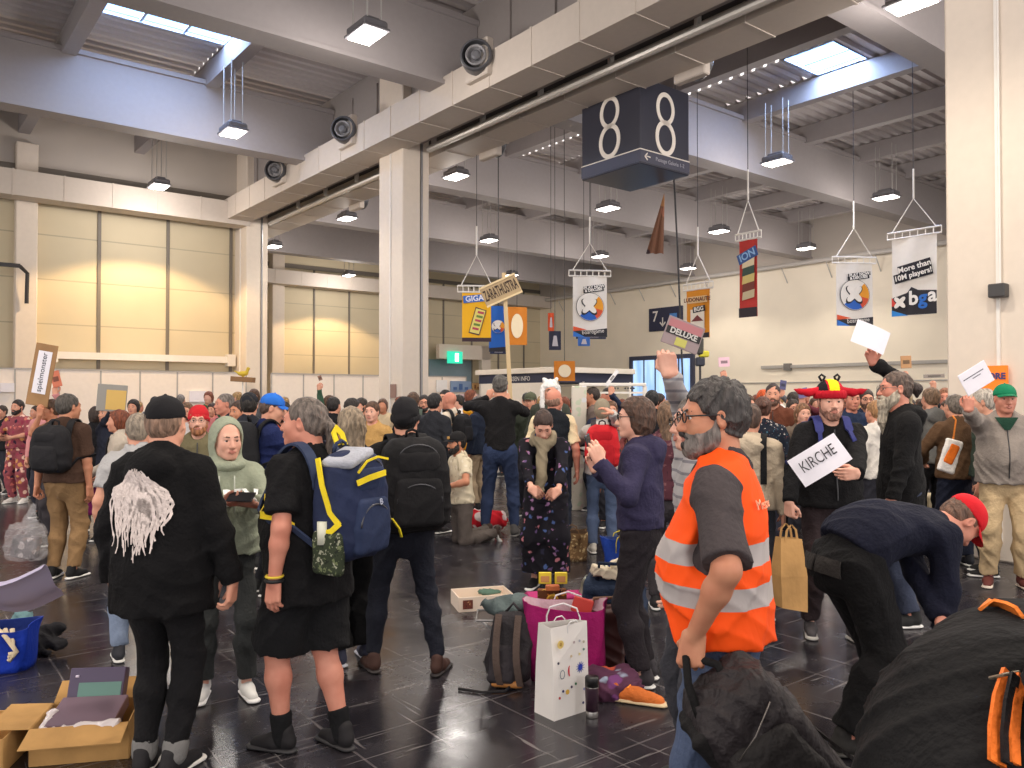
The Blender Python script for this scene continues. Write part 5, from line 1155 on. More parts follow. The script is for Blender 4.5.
# man with the long beard
p24 = cast('man with a long pale beard and black hooded jacket holding a sheet of paper high', 900, y=6.0, vt=367, yaw=84, g=1.14, hair='crop', hairc=(96,78,68), glasses='thin', beard=2.4, beardc=(188,176,156), sk='r', top=dict(c=(22,21,22), kind='hoodie', hem=-.16, loose=.02), legs=dict(c=(60,66,84)), shoes=dict(c=(40,40,40)),
     R=dict(px=(874,363,6.15), pole=(.2,-.9,-.3), fw=(-.35,0,.9), nw=(0,-1,0), curl=.7), L=dict(px=(888,520,5.75), pole=(-.6,-1,0), fw=(-.4,0,-.8), nw=(.2,1,0), curl=.6))
grow('ponytail', [rc(p24.T(0,-.10,.03),p24.T(0,-.14,.0),.025,.04,.02),rc(p24.T(0,-.14,.0),p24.T(0,-.14,-.05),.04,.015,.02)], hairm((60,48,44)), p24.root, .007, .004)
paper('raised_sheet', 'white sheet raised by the man with the long beard', at(871,337,6.0), (1,0.05,-.42), (.3,.1,1), .27, .18, m_paper, curl=-.05)
# man in the green cap
p25 = cast('man in a green cap, grey jacket and khaki trousers holding up a white card', 1004, y=7.15, vt=379, yaw=158, capz=.02, g=1.30, belly=.05, lod=0, hd=.007, hair='crop', hairc=(120,100,84), hat=dict(kind='cap',c=(22,122,84)), sk='r', top=dict(c=(142,132,124), kind='jacket', loose=.03, hem=-.06), legs=dict(c=(196,170,132), wide=.02), shoes=dict(c=(104,54,48),sole=(214,200,184),lace=(60,40,36)), head=(0,6,0),
     R=dict(px=(967,408,6.75), pole=(.8,-.2,-1), fw=(0,0,1), nw=(.3,1,0), curl=.8), L=dict(t=(-.27,.15,.95)), stance=.13)
q = surf_path(p25.tp, np.array([p25.che*(1-t)+p25.nb*t+p25.up*.02 for t in np.linspace(.3,.9,6)]), p25.fw); MB().grid(np.array([[a+p25.X*(.02+.07*i/5)*x+p25.fw*(.010-abs(x)*.012) for x in (-1,-.5,0,.5,1)] for i, a in enumerate(q)]), thick=-.004).build('green_shirt', cloth((34,66,52)), p25.root, True)
r = empty('white_card', at(976,378,6.62)); thing(r, 'white card with two printed lines held up by the man in the green cap', 'card'); r.rotation_euler = (0,math.radians(-30),math.radians(6))
MB().box((0,0,0),(.27,.006,.19),None,0,.002).build('card', m_paper, r); MB().box((-.01,-.0045,.035),(.20,.002,.007)).box((.01,-.0045,.012),(.08,.002,.006)).build('printed_lines', plain((90,90,100),.6), r)
# man bending down in the navy shirt
p26 = cast('man bent double in a navy shirt and black cargo trousers wearing a red cap', 846, y=3.95, H=1.80, yaw=-78, bend=84, hipz=.90, g=1.22, hair='crop', hairc=(110,80,64), hat=dict(kind='cap',c=(206,30,40)), sk='r', head=(62,-8,0), top=dict(c=(22,24,40), kind='tee', sleeve=.98, hem=.02, loose=.03), legs=dict(c=(19,18,19), wide=.03, o=.014, slim=1.1), shoes=dict(c=(46,44,42),sole=(60,58,54)),
     feet={-1:dict(a=(-.20,.42,.085),yaw=10),1:dict(a=(.14,-.10,.085),yaw=-20)}, L=dict(px=(950,640,3.75),pole=(-.6,-.3,.4),fw=(.1,0,-1)), R=dict(px=(944,650,3.9),pole=(.6,-.3,.4),fw=(.1,0,-1)))
q26 = [rc(p26.pel-[0,0,.04], p26.pel+(p26.wai-p26.pel)*.55, .149*1.04*1.1+.014, .138*1.04*1.1+.014, .05, (p26.fw0,.79))]+P_leg(p26,-1,.014,.97,wide=.03,slim=1.1)+P_leg(p26,1,.014,.97,wide=.03,slim=1.1)
for s_ in (-1,1):
    c0 = p26.pel+p26.X*s_*.075+np.array([0,.02,-.02]); G = []
    for i in range(5): G.append([c0+p26.X*(j-3)*.022+np.array([0,0,-.02-i*.020]) for j in range(7)])
    G = np.array(G); W = np.array(surf_path(q26, G.reshape(-1,3), (0,-1.0,.25))).reshape(G.shape)+np.array([0,-.012,.003]); MB().grid(W[:,::-1],thick=.008).build('pocket_flap', cloth((50,46,44),.8), p26.root, True)
# crouching person in black at the lower right corner
p27 = cast('person in a black sweater bent over close to the camera at the lower right corner', 988, y=1.62, H=1.80, yaw=-52, bend=66, hipz=.83, g=1.46, belly=.05, hair='short', hairc=(40,34,32), head=(50,0,0), top=dict(c=(22,21,22), kind='long', loose=.05, o=.02, hem=-.18), legs=dict(c=(30,30,34)), shoes=dict(c=(40,40,40)), L=dict(t=(-.25,.75,.45)), R=dict(t=(.25,.75,.45)))
# man in the brown jacket and the older man
p28 = cast('man in a brown jacket and dark jeans seen from behind under the raised white card', 956, 566, 392, yaw=8, g=1.15, lod=0, hd=.009, hair='short', hairc=(120,110,100), top=dict(c=(92,68,48), kind='jacket', hem=-.06), legs=dict(c=(32,36,52)), shoes=dict(c=(40,40,46)), L=dict(t=(-.16,.30,1.05),pole=(-1,-.3,-.2)))
cast('older man with white hair and a dark green shirt in front of the big pillar', 986, y=7.62, vt=386, yaw=60, lod=1, hair='short', hairc=(190,180,168), top=dict(c=(56,68,58),kind='long'), legs=dict(c=(60,60,64)), shoes=dict(c=(40,40,40)), g=1.15)
p29 = cast('person in a grey hoodie and black trousers seen from behind left of the brown jacket', 932, 545, 385, yaw=5, lod=1, hair='short', hairc=(130,104,82), top=dict(c=(112,112,110),kind='hoodie'), legs=dict(c=(26,26,30)), shoes=dict(c=(50,50,54)))
p30 = cast('woman seen from behind in a black blouse with tiny pale flowers', 763, y=8.0, vt=394, yaw=-10, lod=1, hair='bun', hairc=(96,62,50), top=dict(mat=spots((26,32,44),[(200,190,186),(120,70,70),(70,110,130)],34,.22),kind='long'), legs=dict(c=(40,40,50)), shoes=dict(c=(50,50,54)), g=1.1)
p31 = cast('person in a cream hoodie with a black strap right behind the orange vest', 750, y=6.0, vt=400, yaw=-20, lod=1, hair='short', hairc=(90,70,60), top=dict(c=(186,170,148),kind='hoodie'), legs=dict(c=(50,52,60)), shoes=dict(c=(50,50,54)))
qs = surf_path(p31.tp, np.array([p31.che+p31.X*.1+p31.up*.02]*14), np.array([-p31.fw*math.cos(a)+p31.up*math.sin(a) for a in np.radians(np.linspace(-60,170,14))]))
MB().grid(np.array([[q+p31.X*.022*t for t in (-1,0,1)] for q in qs]),thick=.012).build('black_strap', cloth((26,26,28)), p31.root, True)
p32 = cast('tall man in a rust brown jacket left of the fan hat', 773, y=9.6, vt=381, yaw=160, lod=1, hair='crop', hairc=(60,46,40), beard=.6, beardc=(110,80,66), top=dict(c=(104,60,44),kind='jacket'), legs=dict(c=(50,48,54)), shoes=dict(c=(50,50,54)), g=1.15)
# ================================================================== hanging cube, banners and stands
def onray_line(u, P0, d):
    """point on the line P0+t*d seen in pixel column u"""
    k = (u-512)/FPX; t = (k*P0[1]-P0[0])/(d[0]-k*d[1]); return np.asarray(P0)+np.asarray(d)*t
# the cube
yc = 14.0; Pn = at(640,76,yc); zt = Pn[2]; zb = at(640,163,yc)[2]; hz = zt-zb; sL = 1.48; sR = 1.32
cen = Pn+BX*sL/2+AX*sR/2; r = empty('sign_cube', (cen[0],cen[1],zb), HROT); thing(r, 'big dark blue hanging cube with a pale number 8 on each side', 'sign')
m_cube = plain((48,48,60), .35); m_band = plain((66,66,82), .35); m_pale = plain((232,222,210), .5)
MB().box((0,0,hz/2),(sR,sL,hz),None,0,.012).build('casing', m_cube, r)
MB().box((0,0,.14),(sR+.012,sL+.012,.20)).build('lower_band', m_band, r); MB().box((0,0,.255),(sR+.02,sL+.02,.018)).build('white_line', m_pale, r)
def eight(name, o, x, z_=(0,0,1)):
    x = np.asarray(x,float); up = np.array([0,0,1.0]); nrm = np.cross(x, up); V = []; F = []; n = 40
    def ring(cz, rx, rz, w0):
        b = len(V)
        for k in range(n):
            a = 2*PI*k/n
            for q, dd in ((1,0),(0,0),(1,.01),(0,.01)): V.append(o+x*(rx-w0*(1-q))*math.cos(a)+up*(cz+(rz-w0*(1-q))*math.sin(a))+nrm*dd)
        for k in range(n):
            i, j = b+4*k, b+4*((k+1)%n); F.extend([(i+2,j+2,j+3,i+3),(i,j,j+2,i+2),(i+1,i+3,j+3,j+1)])
    ring(.255,.245,.295,.080); ring(-.275,.270,.320,.084)
    return mesh_obj(name, V, F, m_pale, r)
eight('numeral_eight', np.array([-sR/2-.002,0,.84]), (0,-1,0)); eight('numeral_eight', np.array([0,-sL/2-.002,.84]), (1,0,0))
text('arrow', '←', m_pale, r, frameM((-.48,-sL/2-.012,.14),(1,0,0),(0,0,1)), .20, bold=.004); text('lettering','Passage Galeria 1-2', plain((170,168,176),.5), r, frameM((.12,-sL/2-.012,.14),(1,0,0),(0,0,1)), .10)
for sx in (-.5,.5):
    for sy in (-.55,.55): MB().tube([(sx,sy,hz),(sx,sy,9.3-zb)],.008,5).build('wire', m_dark, r)
def banner(u0, u1, v0, v1, y, label, col, d=None, rail=True, group='hanging banners'):
    d = -BX if d is None else nv(d); C0 = at((u0+u1)/2, v0, y); A = onray_line(u0, C0, d); B = onray_line(u1, C0, d); ce = (A+B)/2; w_ = np.linalg.norm((B-A)[:2]); z0 = C0[2]; z1 = at((u0+u1)/2, v1, y)[2]; hh = z0-z1
    dirn = nv((B-A)*[1,1,0]); r = empty('hanging_banner', (ce[0],ce[1],z1), math.atan2(dirn[1],dirn[0])); thing(r, label, 'banner', None)
    G = [[np.array([w_*(i/10-.5), .02*math.sin(i*.9+j*.3)*(1-j/8), hh*(1-j/8)]) for j in range(9)] for i in range(11)]
    MB().grid(np.array(G),thick=.004).build('cloth', col, r, True)
    if rail:
        e = w_/2+.1
        for zz in (.02,.16): MB().tube([(-e,0,hh+zz),(e,0,hh+zz)],.022,6).build('rail', m_white, r)
        mb = MB()
        for k in range(8): mb.tube([(-e+2*e*k/7,0,hh+.02),(-e+2*e*k/7,0,hh+.16)],.012,4)
        mb.build('rail_posts', m_white, r)
        MB().tube([(-e*.8,0,hh+.18),(0,0,hh+.85),(e*.8,0,hh+.18)],.014,5).build('bridle', m_white, r)
        MB().tube([(0,0,hh+.85),(0,0,hh+1.5)],.02,5).build('sling', m_white, r); MB().tube([(0,0,hh+1.5),(0,0,9.44-z1)],.008,5).build('cable', m_dark, r)
    return r, w_, hh
def flat(r, pts, col, z=-.03, name='shape'):
    """a flat coloured shape printed on a banner, pts in its x/z plane"""
    V = [(x,z-.0,q) for x,q in pts]; n = len(V); V += [(x,z+.004,q) for x,q in pts]
    return mesh_obj(name, V, [tuple(range(n)), tuple(range(2*n-1,n-1,-1))]+[(i,i+n,(i+1)%n+n,(i+1)%n) for i in range(n)], plain(col,.7) if isinstance(col,tuple) else col, r)
def circ(cx, cz, rx, rz=None, a0=0, a1=360, n=28): rz = rx if rz is None else rz; return [(cx+rx*math.cos(math.radians(a0+(a1-a0)*i/n)), cz+rz*math.sin(math.radians(a0+(a1-a0)*i/n))) for i in range(n+(a1-a0 < 360))][:None if a1-a0 < 360 else n]
def puzzle(r, cx, cz, s, z, shadow=True):
    pt = [];
    for i in range(48):
        a = 2*PI*i/48; rr = s*(.78+.30*math.cos(4*(a-PI/4))); pt.append((cx+rr*math.cos(a), cz+rr*math.sin(a)))
    if shadow: flat(r, [((x-cx)*1.14+cx-.02*s, (q-cz)*1.14+cz-.10*s) for x,q in pt], (34,32,40), z+.004, 'emblem_outline')
    flat(r, pt, (244,238,230), z, 'emblem')
def emblem(r, w_, hh, cz, rad):
    flat(r, circ(0,cz,rad*1.03), (70,66,72), -.026, 'ring'); flat(r, circ(0,cz,rad), (240,234,226), -.030, 'disc')
    flat(r, [(0,cz)]+circ(0,cz,rad*.97,None,-15,50), (240,160,40), -.034, 'orange_sector'); flat(r, [(0,cz)]+circ(0,cz,rad*.97,None,-60,-15), (222,86,50), -.034, 'red_sector'); flat(r, [(0,cz)]+circ(0,cz,rad*.97,None,-140,-60), (40,100,196), -.034, 'blue_sector')
    puzzle(r, -.02, cz+.05*rad, rad*.62, -.042)
wc = plain((240,234,226), .75)
def tilt_text(r, s, cx, cz, size, ang=12, col=(244,240,234), back=(36,34,42), bw=.4, bh=.14, z=-.034, sx=1.0, bold=.004):
    c_, s_ = math.cos(math.radians(ang)), math.sin(math.radians(ang)); q = [(cx+x*c_-y*s_, cz+x*s_+y*c_) for x,y in ((-bw/2,-bh/2),(bw/2,-bh/2),(bw/2,bh/2),(-bw/2,bh/2))]
    if back: flat(r, q, back, z, 'label_plate')
    text('lettering', s, plain(col,.6), r, frameM((cx,z-.008,cz),(c_,0,s_),(-s_,0,c_)), size, bold=bold, sx=sx)
r, w_, hh = banner(893,938,237,315,17.5,'white banner reading More than 10M players beside the big pillar', wc)
tilt_text(r,'More than',.02,hh*.62,.17,10,bw=.72,bh=.20); tilt_text(r,'10M players!',-.01,hh*.52,.16,10,bw=.84,bh=.20)
flat(r, [(-w_/2,.02),(w_/2,.0),(w_/2,.50),(.10,.54),(-.05,.62),(-.14,.50),(-w_/2,.40)], (40,38,46), -.028, 'dark_footer'); flat(r, [(-w_/2,.0),(-.12,.0),(-w_/2,.14)], (50,140,220), -.032, 'blue_corner'); flat(r, [(-w_/2,.22),(-w_/2+.16,.24),(-w_/2,.42)], (226,70,60), -.032, 'red_corner')
puzzle(r,-.30,.30,.15,-.042); text('lettering','b', plain((244,240,236),.6), r, frameM((.0,-.045,.36),(1,0,0),(0,0,1)), .42, bold=.012); text('lettering','g', plain((40,110,200),.6), r, frameM((.20,-.045,.36),(1,0,0),(0,0,1)), .42, bold=.012); text('lettering','a', plain((244,240,236),.6), r, frameM((.40,-.045,.40),(1,0,0),(0,0,1)), .42, bold=.012)
for (u0,u1,v0,v1,y,lab) in ((837,873,264,326,19,'white banner with a round puzzle emblem left of the player banner'),(573,607,277,337,20,'white banner with a round puzzle emblem below the left of the cube')):
    r, w_, hh = banner(u0,u1,v0,v1,y,lab,wc, d=(1,.12,0)); emblem(r,w_,hh,hh*.50,w_*.40)
    tilt_text(r,'PLAY NOW',.12*w_,hh*.83,.10,8,bw=.62*w_,bh=.09); tilt_text(r,'& DISCUSS!',.10*w_,hh*.78,.09,8,bw=.60*w_,bh=.10)
    flat(r, [(-w_/2,.0),(w_/2,.0),(w_/2,.22),(.0,.16),(-w_/2,.16)], (40,38,46), -.028, 'dark_footer'); flat(r, [(-w_/2,.0),(-w_*.15,.0),(-w_/2,.14)], (50,120,210), -.032, 'blue_corner'); flat(r,[(-w_/2,.14),(-.1*w_,.18),(-w_/2,.26)],(226,90,50),-.032,'orange_corner')
    text('lettering','boardgame', m_white, r, frameM((.08*w_,-.04,.13),(1,0,.1),(-.1,0,1)), .14, sx=.9)
r, w_, hh = banner(740,758,240,317,17,'narrow red banner with a game picture', plain((188,52,46),.75)); flat(r,[(-w_/2,0),(w_/2,0),(w_/2,.20),(-w_/2,.20)],(46,36,44),-.028,'dark_footer')
tilt_text(r,'ION',0,hh*.80,.22,20,col=(150,190,230),back=(60,90,150),bw=.5,bh=.22); 
for k,c in enumerate(((200,184,150),(120,60,50),(210,190,120),(60,80,70),(224,206,170))): flat(r,[(-.14,hh*.22+.17*k),(.16,hh*.25+.17*k),(.17,hh*.25+.17*(k+1)),(-.12,hh*.22+.17*(k+1))],c,-.030,'picture_strip')
r, w_, hh = banner(687,710,290,338,19,'orange banner with a white poster beside the seven sign', plain((226,146,34),.75)); flat(r,[(-w_*.3,.08),(w_*.3,.08),(w_*.3,hh*.6),(-w_*.3,hh*.6)],(236,226,212),-.028,'white_poster')
tilt_text(r,'LUDONAUTE',0,hh*.80,.13,0,col=(120,60,40),back=(236,200,150),bw=w_*.85,bh=.16); tilt_text(r,'BGG',.05,hh*.60,.14,5,bw=.36,bh=.14); flat(r,[(-.18,hh*.35),(0,hh*.48),(.18,hh*.35)],(120,50,50),-.034,'red_mark'); flat(r,[(-w_/2,0),(w_/2,0),(w_/2,.12),(-w_/2,.07)],(44,40,48),-.032,'dark_footer')
r, w_, hh = banner(462,491,293,340,18,'yellow banner with a tilted game card under the wooden name sign', plain((246,184,28),.75), d=(1,.1,0))
flat(r,[(-.18,.16),(.06,.10),(.22,.66),(-.02,.74)],(70,40,60),-.026,'card_edge'); flat(r,[(-.16,.18),(.05,.13),(.20,.65),(-.01,.71)],(232,216,120),-.030,'card')
for k in range(5): flat(r,[(-.10+.03*k,.24+.09*k),(.04+.03*k,.21+.09*k),(.05+.03*k,.26+.09*k),(-.09+.03*k,.29+.09*k)],((190,70,90),(110,140,60))[k%2],-.034,'card_mark')
tilt_text(r,'GIGA',-.05,hh-.13,.17,6,col=(240,240,250),back=(60,110,200),bw=.5,bh=.16); flat(r,[(-w_/2,-.04),(w_/2,-.04),(w_/2,.05),(-w_/2,.05)],(60,40,50),-.028,'dark_footer')
r, w_, hh = banner(489,507,306,352,21,'blue banner with a round emblem behind the sign pole', plain((30,98,190),.75), d=(1,.1,0), rail=False); emblem(r,w_,hh,hh*.55,w_*.36); flat(r,[(-w_/2,0),(w_/2,0),(w_/2,.14),(-w_/2,.1)],(34,34,44),-.028,'dark_footer'); MB().tube([(0,0,hh),(0,0,9.44-(at(498,352,21)[2]))],.008,5).build('cable', m_dark, r)
# orange squares with a pale disc
for (u0,u1,v0,v1,y,lab) in ((507,527,307,345,26,'large orange square sign with a pale disc left of the thin banner'),(554,575,361,381,18,'small orange square sign with a pale disc above the booth')):
    r, w_, hh = banner(u0,u1,v0,v1,y,lab,plain((204,122,24),.7), d=(1,.1,0), rail=False); flat(r, circ(0,hh*.5,w_*.30,hh*.32), (236,220,190), -.03, 'pale_disc'); z1 = at(0,v1,y)[2]; MB().tube([(0,0,hh),(0,0,9.44-z1)],.008,5).build('cable', m_dark, r)
for (u0,u1,v0,v1,y,c,lab) in ((548,554,313,331,20,(232,90,40),'thin orange feather banner left of the white emblem banner'),(549,561,331,350,20,(44,46,70),'small dark poster with a pale figure below the feather banner'),(576,606,331,339,21.5,(38,44,70),'wide dark blue board behind the emblem banner'),(578,590,337,346,21,(60,110,190),'small blue board hanging low beneath the emblem banner'),(490,507,346,354,22.5,(30,40,70),'dark blue board beneath the blue banner')):
    r, w_, hh = banner(u0,u1,v0,v1,y,lab,plain(c,.7), d=(1,.1,0), rail=False); z1 = at(0,v1,y)[2]; MB().tube([(0,0,hh),(0,0,9.44-z1)],.008,5).build('cable', m_dark, r)
    flat(r, [(-w_*.25,hh*.2),(w_*.25,hh*.2),(w_*.12,hh*.75),(-w_*.12,hh*.75)], (206,200,206), -.03, 'pale_mark')
# draped brown flag above the crowd
Pf = at(672,193,16.5); r = empty('hanging_flag', Pf); thing(r, 'draped brown and white flag hanging on a dark pole right of the cube', 'flag')
G = []
for i in range(9):
    G.append([np.array([(-.16+.36*j/9*(i/8-.55))*1.0-.02*j, .07*math.sin(i*1.7)*(j/9), -1.25*j/9]) for j in range(10)])
MB().grid(np.array(G),thick=.01).build('cloth', spots((120,84,66),[(226,214,200),(70,56,60),(170,120,80),(150,100,80)],3,.36), r, True)
MB().tube([(.02,.05,1.0),(.12,.06,-1.1),(.28,.05,-5.55)],.02,6).build('pole', m_dark, r)
# seven sign on the right wall
b0,z0 = on_right(649,311,.1); b1,z1 = on_right(682,328,.1); mb = MB(); hb(mb, AR-.12, AR, b1, b0, z1-.05, z0+.1, 0, .01); r = mb.build('direction_sign', plain((38,42,70),.5)); r.rotation_euler = (0,0,HROT); thing(r,'dark blue direction sign with a white 7 on the right wall','sign')
M7 = frameM((AR-.14,b0-.45,z0-.35),(0,-1,0),(0,0,1)); text('numeral','7', m_white, r, M7, .75, bold=.01); text('arrow','↓', m_white, r, frameM((AR-.14,b0-.95,z1+.35),(0,-1,0),(0,0,1)), .6, bold=.01)
mb = MB(); hb(mb, AR-.14, AR-.12, b1+.3, b0-1.4, z1+.45, z0-.25); mb.build('map_shape', plain((70,130,200),.5), r)
# orange shop sign on the pillar
def on_pillar(u, v, off=0.0):
    d = ray(u,v); t = (9.0-off)/np.dot(d*[1,1,0],AX); P = np.array([0,0,CAMZ])+d*t; return float(np.dot(P*[1,1,0],BX)), float(P[2])
b0,z0 = on_pillar(982,366,.05); b1,z1 = on_pillar(1008,391,.05); mb = MB(); hb(mb, 8.93, 8.97, b1, b0, z1, z0, 0, .005); r = mb.build('shop_sign', plain((255,128,24),.5,0,.15)); r.rotation_euler = (0,0,HROT); thing(r,'orange STORE sign on the big pillar behind the green cap','sign')
text('lettering','STORE', plain((70,60,110),.5), r, frameM((8.92,(b0+b1)/2+.02,(z0+z1)/2+.02),(0,-1,0),(0,0,1)), (b0-b1)*.36, bold=.004)
b0,z0 = on_pillar(991,285,.05); b1,z1 = on_pillar(1008,297,.05); mb = MB(); hb(mb, 8.86, 8.99, b1, b0, z1, z0, 0, .01); r = mb.build('junction_box', plain((64,62,62),.5)); r.rotation_euler = (0,0,HROT); thing(r,'small dark junction box on the big pillar','junction box')
mb = MB(); mb.tube([(8.97,(b0+b1)/2,z0),(8.97,(b0+b1)/2,9.2)],.012,5); mb.build('cable', m_white, r)
# booth in the middle distance
mb = MB(); hb(mb,17.3,21,19.5,24,2.48,2.66,0,.01); hb(mb,17.4,20.9,19.6,23.9,2.16,2.48,1); hb(mb,17.4,17.5,19.6,23.9,0,2.16,0); hb(mb,17.4,20.9,23.8,23.9,0,2.16,0)
for k in range(4): hb(mb,17.4+k*1.13,17.5+k*1.13,19.6,19.7,0,2.2,0)
o = mb.build('exhibition_booth', [plain((240,230,216),.5), plain((44,48,72),.5)]); o.rotation_euler = (0,0,HROT); thing(o,'exhibition booth with a white roof edge and dark blue fascia beyond the crowd','booth')
text('lettering','SPIEL ESSEN INFO', plain((230,226,222),.5), o, frameM((17.38,21.8,2.3),(0,-1,0),(0,0,1)), .22)
# white frame stand
P0 = at(579,386,12.0); r = empty('frame_stand', (P0[0],12.0,0)); thing(r,'tall white frame gate with a patterned left post standing in the crowd','frame stand')
MB().box((0,0,P0[2]/2),(.22,.10,P0[2]),None,0,.01).build('wide_post', spots((226,218,204),[(206,214,190),(214,196,190),(224,224,226)],9,.3), r); MB().box((.5,0,P0[2]+.02),(1.0,.08,.05),None,0,.01).build('top_bar', m_white, r); MB().box((.5,0,P0[2]-.10),(1.0,.05,.03)).build('lower_bar', m_white, r)
MB().box((.98,0,P0[2]/2),(.06,.06,P0[2]),None,0,.01).build('thin_post', m_white, r)
text('lettering','•••  ••••', plain((60,60,64),.5), r, frameM((.65,-.045,P0[2]-.04),(1,0,0),(0,0,1)), .12)
# posters on the partition beyond the middle column
for i,(u0,u1,v0,v1,c,lab) in enumerate(((450,470,381,392,(120,140,170),'blue grey photo poster on the far partition'),(472,482,383,390,(180,140,90),'small brown picture on the far partition'),(459,478,394,408,(214,190,196),'pink tinted poster on the far partition'),(436,446,380,392,(230,226,224),'white notice on the far partition, left of the posters'),(485,493,380,392,(238,232,230),'white notice on the far partition, right of the posters'),(0,14,383,392,(236,230,232),'white oval notice on the partition at the left edge'),(189,205,391,402,(232,226,232),'white notice on the left partition behind the red beanie'))):
    d = ray(u0,v0); t = (24.42)/np.dot(d*[1,1,0],BX); P = np.array([0,0,CAMZ])+d*t; a0 = float(np.dot(P*[1,1,0],AX)); z0 = P[2]; d = ray(u1,v1); t = (24.42)/np.dot(d*[1,1,0],BX); P = np.array([0,0,CAMZ])+d*t; a1 = float(np.dot(P*[1,1,0],AX)); z1 = P[2]
    mb = MB(); hb(mb,a0,a1,24.35,24.41,z1,z0); o = mb.build('poster', plain(c,.7)); o.rotation_euler = (0,0,HROT); thing(o,lab,'poster')
    if i < 3: m2 = MB(); [hb(m2,a0+(a1-a0)*q,a0+(a1-a0)*(q+.16),24.335,24.352,z1+(z0-z1)*.2,z1+(z0-z1)*(.45+.3*((i+j)%2))) for j,q in enumerate((.12,.4,.68))]; m2.build('picture_blocks', plain(((60,90,140),(110,70,40),(190,110,120))[i],.7), o)
# notices on the middle column
def on_a(u, v, a):
    d = ray(u,v); t = a/np.dot(d*[1,1,0],AX); return np.array([0,0,CAMZ])+d*t
for u,v,w_,h_,c,lab in ((393,391,.26,.30,(150,120,110),'small brown notice on the middle column'),):
    P = on_a(u,v,8.985); o = MB().box((0,0,0),(.02,w_,h_)).build('notice', plain(c,.6)); o.location = P; o.rotation_euler = (0,0,HROT); thing(o,lab,'notice')
# yellow bird on a cardboard box held above the crowd
P = at(243,378,11.0); r = empty('cardboard_with_bird', P); thing(r,'flat cardboard piece with a yellow bird figure raised on a stick at left','sign'); MB().box((0,0,-.02),(.30,.14,.07),roty(.06),0,.004).build('cardboard', plain((140,104,70),.8), r)
grow('bird_figure', [el((0,0,.06),(.07,.035,.035)),rc((.05,0,.08),(.07,0,.13),.022,.02),rc((.07,0,.13),(.10,0,.125),.012,.004),rc((-.05,0,.06),(-.12,0,.10),.02,.006),rc((.0,0,.02),(0,0,.0),.012,.012)], plain((206,176,50),.6), r, .008); MB().tube([(0,0,-.04),(-.02,.0,-.75)],.01,5).build('stick', m_white, r)
# camera lamp on a tripod mast near the gate
P = at(700,354,12.5); r = empty('film_lamp', (P[0],P[1],0)); thing(r,'camera rig with a yellow clamp on a dark mast above the crowd','camera rig'); MB().tube([(0,0,0),(0,0,P[2]+.4)],.018,6).build('mast', m_dark, r); MB().box((0,0,P[2]+.12),(.10,.12,.28),None,0,.03).build('camera_body', plain((60,58,54),.5), r); MB().box((.06,0,P[2]+.0),(.16,.08,.10),None,0,.02).build('yellow_clamp', plain((206,196,50),.5), r); MB().box((0,0,P[2]-.12),(.14,.10,.14),None,0,.02).build('battery', plain((40,44,60),.5), r)
# cards and signs raised in the far crowd
for u,v,y,w_,h_,c,rot,lab in ((724,362,11,.16,.13,(240,200,214),3,'pink and white card raised at the back right of the gate'),(783,385,12,.10,.14,(90,90,130),-8,'tiny blue card raised left of the fan hat'),(803,393,10,.13,.12,(120,110,160),12,'small purple card raised beside the fan hat'),(906,362,11,.16,.17,(186,140,96),3,'cardboard piece raised behind the long bearded man'),(934,376,10.5,.30,.05,(150,140,132),2,'grey roll held up left of the big pillar'),(612,378,11,.05,.26,(240,238,240),-38,'white rolled paper raised beside the frame gate'),(56,379,11,.12,.22,(214,120,90),14,'red and white picture raised behind the cardboard sign'),(320,378,13,.06,.08,(150,110,90),20,'tiny brown card raised above the ponytailed man'),(505,390,8.6,.14,.2,(234,232,232),8,'white magazine held up by the bald man near the column')):
    P = at(u,v,y)
    if u == 505: P = at(437,411,11.1)
    hold = {724:('person in a light blue shirt holding the pink card up',(130,160,190)),783:('person in grey raising the tiny blue card',(110,110,116)),803:('person in maroon raising the small purple card',(100,44,54)),906:('person in beige raising a cardboard piece',(190,170,140)),612:('person in dark blue waving a rolled paper',(40,48,70)),56:('person in pink raising a red picture at left',(206,140,140)),320:('person in green raising a tiny brown card',(70,100,80)),934:('person in black holding a grey roll up',(34,34,38))}.get(u)
    if hold:
        yy = y+.25; cast(hold[0], u-9*12/yy, y=yy, H=1.80 if v < 370 else 1.68, yaw=180, lod=1, h=.016, hair='short', hairc=(60,46,38), top=dict(c=hold[1],kind='long'), legs=dict(c=(50,50,60)), shoes=dict(c=(50,50,52)), L=dict(px=(u-1,v+805/y*(h_/2+.09),y+.03),pole=(-1,-.3,-.6),fw=(0,0,1),nw=(0,1,0),curl=.8))
    r = empty('raised_card', P, rz=.15); thing(r,lab,'card'); MB().box((0,0,0),(w_,.008,h_),roty(math.radians(-rot)),0,.002).build('card', plain(c,.6), r); MB().box((0,-.006,0),(w_*.6,.003,h_*.3),roty(math.radians(-rot))).build('print', plain(tuple(int(q*.6) for q in c),.6), r)
